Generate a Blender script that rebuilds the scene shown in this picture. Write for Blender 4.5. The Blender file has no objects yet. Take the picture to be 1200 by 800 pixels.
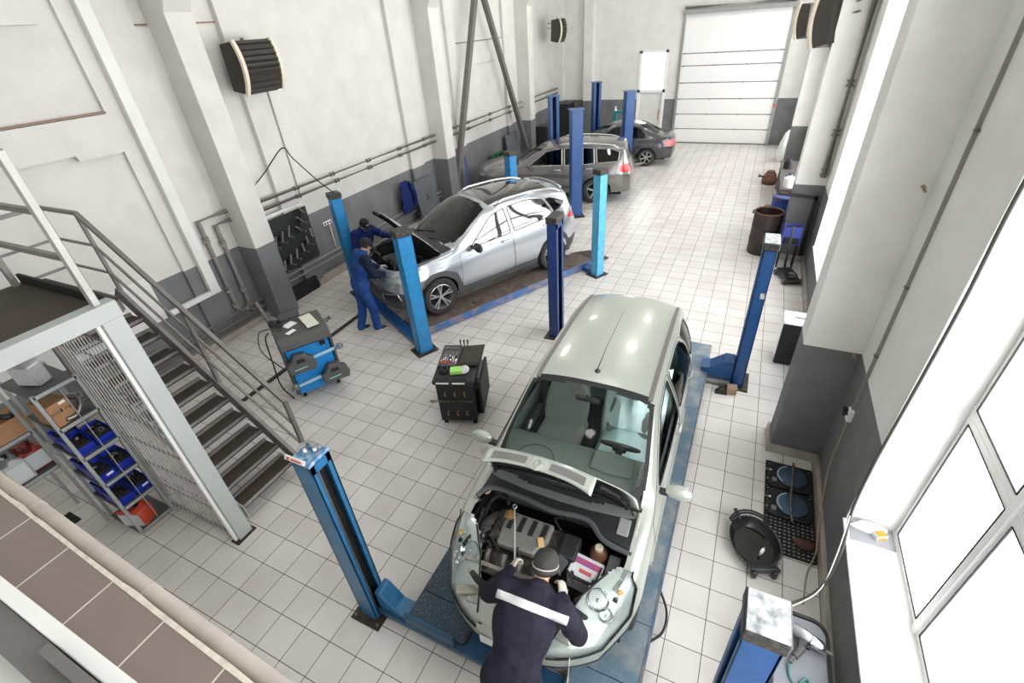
RT,UP,FW = (0.9030240046732275, 0.4246168844418943, -0.06517782161737128), (-0.18836020967515632, 0.5277196481131692, 0.8282707313472112), (-0.38609335450776416, 0.7356714446287637, -0.5565244353689872)
POW, EXPO, SKY = .12, -0.1, 8
import bpy, bmesh, math, random
from mathutils import Vector, Matrix
random.seed(7)
C = bpy.context.scene.collection
PI = math.pi
def lin(h):
    h = h.lstrip('#'); o = []
    for i in (0, 2, 4):
        c = int(h[i:i+2], 16)/255.0
        o.append(c/12.92 if c <= .04045 else ((c+.055)/1.055)**2.4)
    return (o[0], o[1], o[2], 1.0)
MATS = {}
def mat(name, col, rough=.5, metal=0.0, noise=None, spec=.5, coat=0.0, bump=None, alpha=None, col2=None, flake=None):
    """procedural principled material; noise=(scale, amount) mixes in col2 (or a darker shade)"""
    if name in MATS: return MATS[name]
    m = bpy.data.materials.new(name); m.use_nodes = True
    nt = m.node_tree; b = nt.nodes['Principled BSDF']
    c = lin(col)
    b.inputs['Base Color'].default_value = c
    b.inputs['Roughness'].default_value = rough
    b.inputs['Metallic'].default_value = metal
    b.inputs['Specular IOR Level'].default_value = spec
    b.inputs['Coat Weight'].default_value = coat
    b.inputs['Coat Roughness'].default_value = .06
    if alpha is not None: b.inputs['Alpha'].default_value = alpha
    tc = None
    if noise:
        tc = nt.nodes.new('ShaderNodeTexCoord')
        n = nt.nodes.new('ShaderNodeTexNoise'); n.inputs['Scale'].default_value = noise[0]
        n.inputs['Detail'].default_value = 6
        nt.links.new(tc.outputs['Object'], n.inputs['Vector'])
        r = nt.nodes.new('ShaderNodeMapRange'); r.inputs[1].default_value = .42; r.inputs[2].default_value = .68
        nt.links.new(n.outputs['Fac'], r.inputs[0])
        k = nt.nodes.new('ShaderNodeMath'); k.operation = 'MULTIPLY'; k.inputs[1].default_value = noise[1]
        nt.links.new(r.outputs[0], k.inputs[0])
        x = nt.nodes.new('ShaderNodeMix'); x.data_type = 'RGBA'
        x.inputs[6].default_value = c
        x.inputs[7].default_value = lin(col2) if col2 else (c[0]*.45, c[1]*.45, c[2]*.45, 1)
        nt.links.new(k.outputs[0], x.inputs[0]); nt.links.new(x.outputs[2], b.inputs['Base Color'])
    if bump:
        if tc is None: tc = nt.nodes.new('ShaderNodeTexCoord')
        n2 = nt.nodes.new('ShaderNodeTexNoise'); n2.inputs['Scale'].default_value = bump[0]; n2.inputs['Detail'].default_value = 4
        nt.links.new(tc.outputs['Object'], n2.inputs['Vector'])
        bp = nt.nodes.new('ShaderNodeBump'); bp.inputs['Strength'].default_value = bump[1]; bp.inputs['Distance'].default_value = .01
        nt.links.new(n2.outputs['Fac'], bp.inputs['Height']); nt.links.new(bp.outputs['Normal'], b.inputs['Normal'])
    MATS[name] = m
    return m
def glass(name, tint, transp=.8, rough=.02, ior=1.5):
    """thin window glass: a Fresnel mix of a tinted transparent pane and a mirror-like coat"""
    if name in MATS: return MATS[name]
    m = bpy.data.materials.new(name); m.use_nodes = True
    nt = m.node_tree; nt.nodes.clear()
    out = nt.nodes.new('ShaderNodeOutputMaterial')
    t = nt.nodes.new('ShaderNodeBsdfTransparent'); c = lin(tint)
    t.inputs['Color'].default_value = (c[0]*transp, c[1]*transp, c[2]*transp, 1)
    g = nt.nodes.new('ShaderNodeBsdfGlossy'); g.inputs['Roughness'].default_value = rough
    f = nt.nodes.new('ShaderNodeFresnel')
    ge = nt.nodes.new('ShaderNodeNewGeometry'); mr = nt.nodes.new('ShaderNodeMapRange'); mr.inputs[3].default_value = ior; mr.inputs[4].default_value = 1/ior
    nt.links.new(ge.outputs['Backfacing'], mr.inputs[0]); nt.links.new(mr.outputs[0], f.inputs['IOR'])
    mx = nt.nodes.new('ShaderNodeMixShader')
    nt.links.new(f.outputs[0], mx.inputs[0]); nt.links.new(t.outputs[0], mx.inputs[1]); nt.links.new(g.outputs[0], mx.inputs[2])
    nt.links.new(mx.outputs[0], out.inputs['Surface'])
    MATS[name] = m
    return m
def emit(name, col, s):
    if name in MATS: return MATS[name]
    m = bpy.data.materials.new(name); m.use_nodes = True
    b = m.node_tree.nodes['Principled BSDF']
    b.inputs['Base Color'].default_value = lin(col); b.inputs['Emission Color'].default_value = lin(col); b.inputs['Emission Strength'].default_value = s
    MATS[name] = m
    return m

def rotz(a): return Matrix.Rotation(a, 3, 'Z')
def frame(d):
    d = Vector(d).normalized()
    u = Vector((0, 0, 1)) if abs(d.z) < .95 else Vector((1, 0, 0))
    a = d.cross(u).normalized(); return a, a.cross(d).normalized(), d
class MB:
    def __init__(s): s.v = []; s.f = []; s.m = []; s.k = 0
    def mi(s, k): s.k = k; return s
    def add(s, vs, fs):
        o = len(s.v); s.v += [tuple(v) for v in vs]
        for f in fs: s.f.append([i+o for i in f]); s.m.append(s.k)
        return s
    def box(s, c, d, R=None):
        x, y, z = d[0]/2, d[1]/2, d[2]/2
        vs = [Vector((a*x, b*y, e*z)) for e in (-1, 1) for b in (-1, 1) for a in (-1, 1)]
        if R is not None: vs = [R @ v for v in vs]
        c = Vector(c)
        return s.add([v+c for v in vs], [(0, 2, 3, 1), (4, 5, 7, 6), (0, 1, 5, 4), (2, 6, 7, 3), (0, 4, 6, 2), (1, 3, 7, 5)])
    def bb(s, a, b):
        return s.box([(a[i]+b[i])/2 for i in range(3)], [abs(b[i]-a[i]) for i in range(3)])
    def bar(s, p, q, w, h=None, up=None):
        """square bar from p to q, w wide, h tall"""
        h = h or w; p = Vector(p); q = Vector(q); d = (q-p)
        if d.length < 1e-6: return s
        d.normalize()
        u = Vector(up) if up else (Vector((0, 0, 1)) if abs(d.z) < .95 else Vector((0, 1, 0)))
        a = d.cross(u).normalized(); b = a.cross(d).normalized()
        vs = [e + a*(i*w/2) + b*(j*h/2) for e in (p, q) for (i, j) in ((-1, -1), (1, -1), (1, 1), (-1, 1))]
        return s.add(vs, [(3, 2, 1, 0), (4, 5, 6, 7), (0, 1, 5, 4), (1, 2, 6, 5), (2, 3, 7, 6), (3, 0, 4, 7)])
    def loft(s, rings, caps=True, closed=True):
        n = len(rings[0]); vs = [p for r in rings for p in r]; fs = []
        for i in range(len(rings)-1):
            for j in range(n if closed else n-1):
                k = (j+1) % n
                fs.append((i*n+j, i*n+k, (i+1)*n+k, (i+1)*n+j))
        if caps and closed:
            fs.append(tuple(range(n-1, -1, -1))); fs.append(tuple((len(rings)-1)*n+j for j in range(n)))
        return s.add(vs, fs)
    def tube(s, pts, r, n=8, caps=True, closed=False):
        pts = [Vector(p) for p in pts]; N = len(pts)
        rs = r if isinstance(r, (list, tuple)) else [r]*N
        prev = None; rings = []
        for i, p in enumerate(pts):
            if closed: d = pts[(i+1) % N]-pts[i-1]
            else: d = pts[min(i+1, N-1)]-pts[max(i-1, 0)]
            d.normalize()
            if prev is None: a, b, _ = frame(d)
            else:
                a = prev-d*prev.dot(d)
                if a.length < 1e-5: a, b, _ = frame(d)
                a.normalize(); b = d.cross(a)
            prev = a
            rings.append([p+(a*math.cos(t*2*PI/n)+b*math.sin(t*2*PI/n))*rs[i] for t in range(n)])
        if closed: rings.append(rings[0])
        return s.loft(rings, caps and not closed)
    def cyl(s, p, q, r, r2=None, n=20): 
        return s.tube([p, q], [r, r if r2 is None else r2], n)
    def lathe(s, prof, c=(0, 0, 0), axis=(0, 0, 1), n=24, caps=True):
        a, b, d = frame(axis); c = Vector(c)
        return s.loft([[c+d*z+(a*math.cos(t*2*PI/n)+b*math.sin(t*2*PI/n))*r for t in range(n)] for r, z in prof], caps)
    def ring(s, c, R, r, axis=(0, 0, 1), n=28, m=8):
        a, b, d = frame(axis); c = Vector(c)
        return s.tube([c+(a*math.cos(t*2*PI/n)+b*math.sin(t*2*PI/n))*R for t in range(n)], r, m, closed=True)
    def prism(s, poly, o, ux, uy, dep):
        """polygon (2d) laid in plane o+ux*a+uy*b, extruded along vector dep"""
        o = Vector(o); ux = Vector(ux); uy = Vector(uy); dep = Vector(dep); n = len(poly)
        A = [o+ux*a+uy*b for a, b in poly]
        return s.add(A+[p+dep for p in A], [tuple(range(n-1, -1, -1)), tuple(range(n, 2*n))] + [(i, (i+1) % n, (i+1) % n+n, i+n) for i in range(n)])
    def ball(s, c, r, n=14, m=10, R=None):
        rr = r if isinstance(r, (tuple, list)) else (r, r, r); c = Vector(c); rings = []
        for i in range(1, m):
            t = PI*i/m
            rings.append([Vector((rr[0]*math.sin(t)*math.cos(2*PI*j/n), rr[1]*math.sin(t)*math.sin(2*PI*j/n), rr[2]*math.cos(t))) for j in range(n)])
        vs = [Vector((0, 0, rr[2]))]+[p for q in rings for p in q]+[Vector((0, 0, -rr[2]))]
        if R is not None: vs = [R @ v for v in vs]
        fs = [(0, 1+j, 1+(j+1) % n) for j in range(n)]
        for i in range(m-2):
            for j in range(n):
                k = (j+1) % n; a = 1+i*n
                fs.append((a+j, a+n+j, a+n+k, a+k))
        L = len(vs)-1; a = 1+(m-2)*n
        fs += [(L, a+(j+1) % n, a+j) for j in range(n)]
        return s.add([v+c for v in vs], fs)
    def grid(s, P, nu, nv):
        """P(i,j)->point"""
        return s.add([P(i, j) for i in range(nu) for j in range(nv)],
                     [(i*nv+j, (i+1)*nv+j, (i+1)*nv+j+1, i*nv+j+1) for i in range(nu-1) for j in range(nv-1)])
    def build(s, name, mats, parent=None, smooth=35, bevel=0, seg=2, solid=0, sub=0, loc=None, fix=True, rz=0):
        me = bpy.data.meshes.new(name)
        if loc is not None: me.from_pydata([(v[0]-loc[0], v[1]-loc[1], v[2]-loc[2]) for v in s.v], [], s.f)
        else: me.from_pydata(s.v, [], s.f)
        if not isinstance(mats, (list, tuple)): mats = [mats]
        for m in mats: me.materials.append(m)
        me.polygons.foreach_set('material_index', s.m)
        if fix:
            bm = bmesh.new(); bm.from_mesh(me)
            if not bevel: bmesh.ops.remove_doubles(bm, verts=bm.verts, dist=1e-5)
            bmesh.ops.recalc_face_normals(bm, faces=bm.faces)
            bm.to_mesh(me); bm.free()
        if smooth:
            me.shade_smooth() if hasattr(me, 'shade_smooth') else None
            me.set_sharp_from_angle(angle=math.radians(smooth))
        o = bpy.data.objects.new(name, me); C.objects.link(o)
        if loc is not None: o.location = loc
        if rz: o.rotation_euler = (0, 0, rz)
        if parent is not None: o.parent = parent
        if solid:
            d = o.modifiers.new('solid', 'SOLIDIFY'); d.thickness = solid; d.offset = 0
        if bevel:
            d = o.modifiers.new('bevel', 'BEVEL'); d.width = bevel; d.segments = seg; d.limit_method = 'ANGLE'; d.angle_limit = math.radians(40)
            d.harden_normals = False
        if sub:
            d = o.modifiers.new('sub', 'SUBSURF'); d.levels = sub; d.render_levels = sub
        return o
def tag(o, label, cat, group=None, kind=None):
    o['label'] = label; o['category'] = cat
    if group: o['group'] = group
    if kind: o['kind'] = kind
    return o
def thing(name, label, cat, loc=(0, 0, 0), rz=0, group=None):
    o = bpy.data.objects.new(name, None); C.objects.link(o); o.empty_display_size = .1
    o.location = loc; o.rotation_euler = (0, 0, rz)
    return tag(o, label, cat, group)
def struct(o):
    o['kind'] = 'structure'; return o
def copy_thing(root, loc, rz, label, group=None):
    r = root.copy(); C.objects.link(r); r.location = loc; r.rotation_euler = (0, 0, rz); r['label'] = label
    if group: r['group'] = group
    for ch in list(root.children):
        c = ch.copy(); C.objects.link(c); c.parent = r
        for g in list(ch.children):
            d = g.copy(); C.objects.link(d); d.parent = c
    return r
def curve_pts(P, n=10):
    """Catmull-Rom through the points"""
    P = [Vector(p) for p in P]; Q = [P[0]*2-P[1]]+P+[P[-1]*2-P[-2]]; out = []
    for i in range(1, len(Q)-2):
        for k in range(n):
            t = k/n; a, b, c, d = Q[i-1], Q[i], Q[i+1], Q[i+2]
            out.append(.5*((2*b)+(c-a)*t+(2*a-5*b+4*c-d)*t*t+(3*b-a-3*c+d)*t**3))
    out.append(P[-1]); return out
_LET = {}
def text_mesh(mb, s, o, ux, uy, size, align='CENTER', depth=.002):
    """letter outlines turned into mesh faces laid on the plane o,ux,uy (a little proud of it)"""
    cu = bpy.data.curves.new('t', 'FONT'); cu.body = s; cu.size = size; cu.align_x = align; cu.align_y = 'CENTER'
    cu.resolution_u = 2
    ob = bpy.data.objects.new('t', cu); C.objects.link(ob)
    dg = bpy.context.evaluated_depsgraph_get(); me = bpy.data.meshes.new_from_object(ob.evaluated_get(dg))
    o = Vector(o); ux = Vector(ux); uy = Vector(uy); n = ux.cross(uy)
    mb.add([o+ux*v.co.x+uy*v.co.y+n*depth for v in me.vertices], [tuple(p.vertices) for p in me.polygons])
    bpy.data.objects.remove(ob); bpy.data.curves.remove(cu); bpy.data.meshes.remove(me)
    return mb
# ------------------------------------------------------------------ materials of the setting
def tile_material(name, size, col_a, col_b, grout, gw, rough, off=(0, 0)):
    m = bpy.data.materials.new(name); m.use_nodes = True; nt = m.node_tree; b = nt.nodes['Principled BSDF']
    L = nt.links.new; N = nt.nodes.new
    geo = N('ShaderNodeNewGeometry'); sep = N('ShaderNodeSeparateXYZ'); L(geo.outputs['Position'], sep.inputs[0])
    facs = []; cells = []
    for ax in (0, 1):
        d = N('ShaderNodeMath'); d.operation = 'MULTIPLY_ADD'; d.inputs[1].default_value = 1/size[ax]; d.inputs[2].default_value = 100+off[ax]
        L(sep.outputs[ax], d.inputs[0])
        fr = N('ShaderNodeMath'); fr.operation = 'FRACT'; L(d.outputs[0], fr.inputs[0])
        fl = N('ShaderNodeMath'); fl.operation = 'FLOOR'; L(d.outputs[0], fl.inputs[0]); cells.append(fl)
        pp = N('ShaderNodeMath'); pp.operation = 'PINGPONG'; pp.inputs[1].default_value = .5; L(fr.outputs[0], pp.inputs[0])
        lt = N('ShaderNodeMapRange'); lt.inputs[1].default_value = gw/size[ax]*.35; lt.inputs[2].default_value = gw/size[ax]*.65; L(pp.outputs[0], lt.inputs[0]); facs.append(lt)
    mn = N('ShaderNodeMath'); mn.operation = 'MINIMUM'; L(facs[0].outputs[0], mn.inputs[0]); L(facs[1].outputs[0], mn.inputs[1])
    cb = N('ShaderNodeCombineXYZ'); L(cells[0].outputs[0], cb.inputs[0]); L(cells[1].outputs[0], cb.inputs[1])
    wn = N('ShaderNodeTexWhiteNoise'); wn.noise_dimensions = '2D'; L(cb.outputs[0], wn.inputs['Vector'])
    ns = N('ShaderNodeTexNoise'); ns.inputs['Scale'].default_value = 1.6; ns.inputs['Detail'].default_value = 7; L(geo.outputs['Position'], ns.inputs['Vector'])
    ad = N('ShaderNodeMath'); ad.operation = 'MULTIPLY_ADD'; ad.inputs[1].default_value = .45; L(wn.outputs['Value'], ad.inputs[0]); 
    sub = N('ShaderNodeMath'); sub.operation = 'MULTIPLY_ADD'; sub.inputs[1].default_value = 1.8; sub.inputs[2].default_value = -.62; L(ns.outputs['Fac'], sub.inputs[0])
    L(sub.outputs[0], ad.inputs[2]); ad.use_clamp = True
    mc = N('ShaderNodeMix'); mc.data_type = 'RGBA'; mc.inputs[6].default_value = lin(col_a); mc.inputs[7].default_value = lin(col_b); L(ad.outputs[0], mc.inputs[0])
    mg = N('ShaderNodeMix'); mg.data_type = 'RGBA'; mg.inputs[6].default_value = lin(grout); L(mn.outputs[0], mg.inputs[0]); L(mc.outputs[2], mg.inputs[7])
    L(mg.outputs[2], b.inputs['Base Color'])
    rr = N('ShaderNodeMapRange'); rr.inputs[3].default_value = .85; rr.inputs[4].default_value = rough; L(mn.outputs[0], rr.inputs[0]); L(rr.outputs[0], b.inputs['Roughness'])
    bp = N('ShaderNodeBump'); bp.inputs['Strength'].default_value = .25; bp.inputs['Distance'].default_value = .004; L(mn.outputs[0], bp.inputs['Height']); L(bp.outputs['Normal'], b.inputs['Normal'])
    return m
def wall_material(name, zline, white, grey, xline=None):
    """painted plaster: white above the dado line, grey oil paint under it"""
    m = bpy.data.materials.new(name); m.use_nodes = True; nt = m.node_tree; b = nt.nodes['Principled BSDF']
    L = nt.links.new; N = nt.nodes.new
    geo = N('ShaderNodeNewGeometry'); sep = N('ShaderNodeSeparateXYZ'); L(geo.outputs['Position'], sep.inputs[0])
    ns = N('ShaderNodeTexNoise'); ns.inputs['Scale'].default_value = 2.3; ns.inputs['Detail'].default_value = 8; L(geo.outputs['Position'], ns.inputs['Vector'])
    st = N('ShaderNodeMapRange'); st.inputs[1].default_value = .35; st.inputs[2].default_value = .75; L(ns.outputs['Fac'], st.inputs[0])
    w = N('ShaderNodeMix'); w.data_type = 'RGBA'; w.inputs[6].default_value = lin(white); c = lin(white); w.inputs[7].default_value = (c[0]*.90, c[1]*.89, c[2]*.88, 1); L(st.outputs[0], w.inputs[0])
    g = N('ShaderNodeMix'); g.data_type = 'RGBA'; g.inputs[6].default_value = lin(grey); c = lin(grey); g.inputs[7].default_value = (c[0]*.72, c[1]*.71, c[2]*.7, 1); L(st.outputs[0], g.inputs[0])
    gt = N('ShaderNodeMath'); gt.operation = 'GREATER_THAN'; gt.inputs[1].default_value = zline; L(sep.outputs[2], gt.inputs[0])
    if xline:      # the window reveals are white all the way down
        gx = N('ShaderNodeMath'); gx.operation = 'GREATER_THAN'; gx.inputs[1].default_value = xline; L(sep.outputs[0], gx.inputs[0]); g2 = N('ShaderNodeMath'); g2.operation = 'MAXIMUM'; L(gt.outputs[0], g2.inputs[0]); L(gx.outputs[0], g2.inputs[1]); gt = g2
    x = N('ShaderNodeMix'); x.data_type = 'RGBA'; L(gt.outputs[0], x.inputs[0]); L(g.outputs[2], x.inputs[6]); L(w.outputs[2], x.inputs[7]); L(x.outputs[2], b.inputs['Base Color'])
    b.inputs['Roughness'].default_value = .62; b.inputs['Specular IOR Level'].default_value = .25
    n2 = N('ShaderNodeTexNoise'); n2.inputs['Scale'].default_value = 30; L(geo.outputs['Position'], n2.inputs['Vector'])
    bp = N('ShaderNodeBump'); bp.inputs['Strength'].default_value = .12; bp.inputs['Distance'].default_value = .01; L(n2.outputs['Fac'], bp.inputs['Height']); L(bp.outputs['Normal'], b.inputs['Normal'])
    return m
TS = .33
M_floor = tile_material('floor_tiles', (TS, TS), '#d5d2ce', '#c2bdb7', '#584a41', .0075, .30)
M_sill = tile_material('sill_tiles', (.288, 2.0), '#857770', '#776a63', '#cfc7b8', .006, .5, off=(.42, .5))
M_wallL = wall_material('wall_paint_left', 1.60, '#d2d1cc', '#77797b')
M_wallR = wall_material('wall_paint_right', 1.70, '#e6e6e2', '#757676', 5.012)
M_wallB = wall_material('wall_paint_back', 1.76, '#dfdfdb', '#77797b')
M_white = mat('white_paint', '#dcdcd8', .5, noise=(3, .12))
M_pvc = mat('white_plastic', '#eeeeec', .3)
M_ceil = mat('ceiling_paint', '#dcdcd8', .8, noise=(2, .1))
M_steel_grey = mat('grey_steel', '#6a6764', .5, .3, noise=(5, .3))
M_pipe = mat('pipe_paint', '#8b8480', .5, .1, noise=(6, .35))
M_black = mat('black_plastic', '#17181a', .45)
M_rubber = mat('black_rubber', '#202122', .75, noise=(12, .3))
M_chrome = mat('chrome', '#d6d8da', .15, 1.0)
M_alu = mat('brushed_aluminium', '#b4b6b8', .35, .9, noise=(20, .2))
M_skirt = mat('skirting_tile', '#a79e96', .4, noise=(5, .3))
M_brown = mat('seam_filler', '#8d7668', .8)

# ------------------------------------------------------------------ floor, ceiling, walls
YB = 22.7
mb = MB(); mb.bb((-6.2, -3.2, -.12), (5.6, YB+.3, 0)); struct(mb.build('floor', M_floor, smooth=0))
mb = MB(); mb.bb((-6.2, -3.4, 0), (5.72, -3.2, 8.4)); struct(mb.build('wall_front_unseen', M_white, smooth=0))  # unseen wall behind the camera, added to shut out the open sky's light
mb = MB(); mb.bb((-6.2, -3.2, 8.4), (5.6, YB+.3, 8.6)); struct(mb.build('ceiling', M_ceil, smooth=0))
# left wall with the relief of its precast panels
mb = MB(); mb.bb((-5.7, -3.2, 0), (-5.42, YB, 8.4))
def rib(y0, y1, z0=0, z1=8.4, d=.10): mb.bb((-5.43, y0, z0), (-5.42+d, y1, z1))
rib(3.66, 4.62, d=.06); rib(6.05, 6.55, d=.11); rib(10.75, 11.35, d=.10); rib(13.45, 13.9, d=.10); rib(17.25, 17.6, d=.1); rib(19.6, 20.0, d=.1)
# upper panels stand proud of the lower ones, with a stepped lower edge
mb.prism([(-3.2, 5.32), (3.36, 5.32), (3.36, 8.4), (-3.2, 8.4)], (-5.43, 0, 0), (0, 1, 0), (0, 0, 1), (.13, 0, 0))
mb.prism([(-3.2, 3.74), (3.0, 3.74), (3.02, 3.66), (3.66, 3.66), (3.66, 4.2), (-3.2, 4.2)], (-5.43, 0, 0), (0, 1, 0), (0, 0, 1), (.10, 0, 0))
mb.prism([(4.62, 4.55), (4.9, 4.55), (4.9, 5.25), (4.62, 5.25)], (-5.43, 0, 0), (0, 1, 0), (0, 0, 1), (.05, 0, 0))
mb.prism([(13.9, 3.9), (16.9, 3.9), (16.9, 3.8), (17.25, 3.8), (17.25, 4.5), (13.9, 4.5)], (-5.43, 0, 0), (0, 1, 0), (0, 0, 1), (.05, 0, 0))
# seams between panels
mb.mi(1)
for y0, y1, z in ((-3.2, 3.66, 4.22), (4.62, 6.05, 5.28), (13.9, 17.25, 4.52)): mb.bb((-5.43, y0, z-.012), (-5.327 if z < 4.3 else -5.405, y1, z+.012))
struct(mb.build('wall_left', [M_wallL, M_brown], smooth=0))
mb = MB(); mb.bb((-5.425, -3.2, .95), (-5.412, 3.08, 1.75)); struct(mb.build('wall_left_lining', M_white, smooth=0))
# tiled skirting along the left wall
mb = MB()
for y0, y1 in ((-3.2, 4.85), (6.35, 12.0), (12.5, 18.4), (18.9, YB)): mb.bb((-5.42, y0, 0), (-5.25, y1, .14))
mb.bb((-5.42, 5.32, 0), (-5.33, 6.35, .14))
struct(mb.build('baseboard_left', M_skirt, smooth=0, bevel=.006))
# columns of the left wall, each with a haunch under the crane girder
def column(y0, w, n):
    b = MB(); b.prism([(-5.45, 0), (-4.9, 0), (-4.9, 5.4), (-4.55, 5.95), (-4.55, 8.4), (-5.45, 8.4)], (0, y0, 0), (1, 0, 0), (0, 0, 1), (0, w, 0))
    struct(b.build('wall_left_column_%d' % n, M_wallL, smooth=0, bevel=.012))
column(4.85, .47, 1); column(12.0, .48, 2); column(18.45, .45, 3)
# back wall with the opening of the gate and of the door
mb = MB()
mb.bb((-5.7, YB, 0), (-1.62, YB+.3, 8.4)); mb.bb((-.42, YB, 0), (.1, YB+.3, 8.4)); mb.bb((3.9, YB, 0), (5.6, YB+.3, 8.4))
mb.bb((-1.62, YB, 3.6), (-.42, YB+.3, 8.4)); mb.bb((.1, YB, 4.75), (3.9, YB+.3, 8.4))
mb.bb((-4.0, YB-.3, 0), (-3.6, YB, 8.4)); mb.bb((-5.45, YB-.22, 0), (-5.0, YB, 8.4))
struct(mb.build('wall_back', M_wallB, smooth=0))
# right wall: piers, the wall under the windows, lintels
mb = MB()
PIERS = [(4.55, 4.95), (10.95, 11.4), (17.3, 17.75)]
for a, b in PIERS: mb.bb((4.44, a, 0), (5.50, b, 8.4))
WIN = [(-2.6, 3.1), (5.0, 10.1), (12.2, 16.6), (18.6, 21.6)]
def span(y0, y1, z0, z1): mb.bb((5.0, y0, z0), (5.50, y1, z1))
last = -3.2
for a, b in WIN:
    if a > last: span(last, a, 0, 8.4)
    span(a, b, 0, .69); span(a, b, 6.4, 8.4); last = b
span(last, YB, 0, 8.4)
struct(mb.build('wall_right', M_wallR, smooth=0, bevel=.008))
mb = MB()
for a, b in ((-3.2, 4.55), (4.95, 10.95), (11.4, 17.3), (17.75, YB)): mb.bb((4.955, a, 0), (5.0, b, .13))
for a, b in PIERS:
    mb.bb((4.405, a-.035, 0), (4.44, b+.03, .13)); mb.bb((4.44, a-.035, 0), (5.0, a, .13))
struct(mb.build('baseboard_right', M_skirt, smooth=0, bevel=.005))
# window boards, frames and panes
M_pane = glass('window_glass', '#ffffff', .98, ior=1.12)
for n, (a, b) in enumerate(WIN, 1):
    f = MB(); X0, X1 = 5.40, 5.48; z0, z1 = .70, 6.4
    def fr(y0, y1, za, zb, w=.075):
        f.bb((X0, y0, za), (X1, y1, za+w)); f.bb((X0, y0, zb-w), (X1, y1, zb)); f.bb((X0+.005, y0+.003, za+.003), (X1-.005, y0+w, zb-.003)); f.bb((X0+.005, y1-w, za+.003), (X1-.005, y1-.003, zb-.003))
    if n == 1: ys = [3.1, 2.14, .6, -1.0, -2.6]; zs = [.7, 2.23, 4.0, 6.4]
    else:
        k = 4 if n < 4 else 3; ys = [b-(b-a)*i/k for i in range(k+1)]; zs = [.7, 2.23, 4.0, 6.4]
    for i in range(len(ys)-1):
        for j in range(len(zs)-1):
            fr(ys[i+1], ys[i], zs[j], zs[j+1])
    for y in ys[1:-1]: f.bb((X0-.02, y-.035, z0), (X1, y+.035, z1))
    w = struct(f.build('window_%d' % n, M_pvc, bevel=.006))
    p = MB()
    for i in range(len(ys)-1):
        for j in range(len(zs)-1):
            p.bb((5.435, ys[i+1]+.07, zs[j]+.07), (5.441, ys[i]-.07, zs[j+1]-.07))
    p.build('pane', M_pane, w, smooth=0)
    g = MB()
    for i in range(len(ys)-1):
        for j in range(len(zs)-1):
            y0, y1, za, zb = ys[i+1]+.07, ys[i]-.07, zs[j]+.07, zs[j+1]-.07
            for q in (((y0, za), (y1, za)), ((y1, za), (y1, zb)), ((y1, zb), (y0, zb)), ((y0, zb), (y0, za))):
                g.bar((5.399, q[0][0], q[0][1]), (5.399, q[1][0], q[1][1]), .008)
    g.build('gasket', M_rubber, w, smooth=0)
    s = MB(); s.bb((4.985, a, .69), (5.42, b, .715)); s.build('window_sill', M_pvc, w, bevel=.006)
# ------------------------------------------------------------------ sectional gate and side door in the back wall
mb = MB(); zs = [0, .58, 1.16, 1.75, 2.36, 2.98, 3.42, 4.9]
for i in range(7): mb.bb((.12, YB+.02, zs[i]+.014), (3.88, YB+.09, zs[i+1]-.014))
d1 = struct(mb.build('door_1', M_pvc, smooth=0, bevel=.01))
mb = MB()
for z in zs[1:-1]:
    mb.bb((.12, YB+.03, z-.014), (3.88, YB+.06, z+.014))
    for x in (.2, 1.4, 2.6, 3.75): mb.bb((x-.025, YB+.0, z-.022), (x+.025, YB+.02, z+.022))
mb.bb((.12, YB-.01, -.0), (3.88, YB+.06, .035))
mb.build('joint', M_steel_grey, d1, smooth=0)
mb = MB(); mb.bb((.02, YB-.06, 0), (.12, YB+.02, 4.85)); mb.bb((3.88, YB-.06, 0), (3.98, YB+.02, 4.85)); mb.bb((.0, YB-.16, 4.75), (4.0, YB-.04, 4.9))
mb.cyl((.05, YB-.12, 4.98), (3.95, YB-.12, 4.98), .05)
mb.build('guide_rail', mat('galvanised', '#a9a9a6', .4, .6, noise=(8, .2)), d1, bevel=.004)
mb = MB(); mb.lathe([(.0, 0), (.06, 0), (.05, .05), (0, .06)], (3.93, YB-.07, 1.5), (0, -1, 0)); mb.build('warning_light', mat('orange_lens', '#d96a28', .3), d1)
mb = MB(); mb.bb((-1.6, YB+.04, 0), (-.44, YB+.1, 2.05)); d2 = struct(mb.build('door_2', M_white, bevel=.005))
mb = MB()
for x0, x1, z0, z1 in ((-1.62, -1.5, 0, 3.6), (-.54, -.42, 0, 3.6), (-1.62, -.42, 3.5, 3.6), (-1.62, -.42, 2.02, 2.14)): mb.bb((x0, YB-.02, z0), (x1, YB+.08, z1))
mb.build('frame', M_pvc, d2, bevel=.004)
mb = MB(); mb.bb((-1.5, YB+.03, 2.14), (-.54, YB+.036, 3.5)); mb.build('pane', M_pane, d2, smooth=0)
mb = MB(); mb.tube([(-.62, YB+.03, .95), (-.62, YB-.04, .95), (-.62, YB-.04, 1.35), (-.62, YB+.03, 1.35)], .014); mb.build('handle', mat('red_plastic', '#b03a30', .4), d2)
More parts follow.
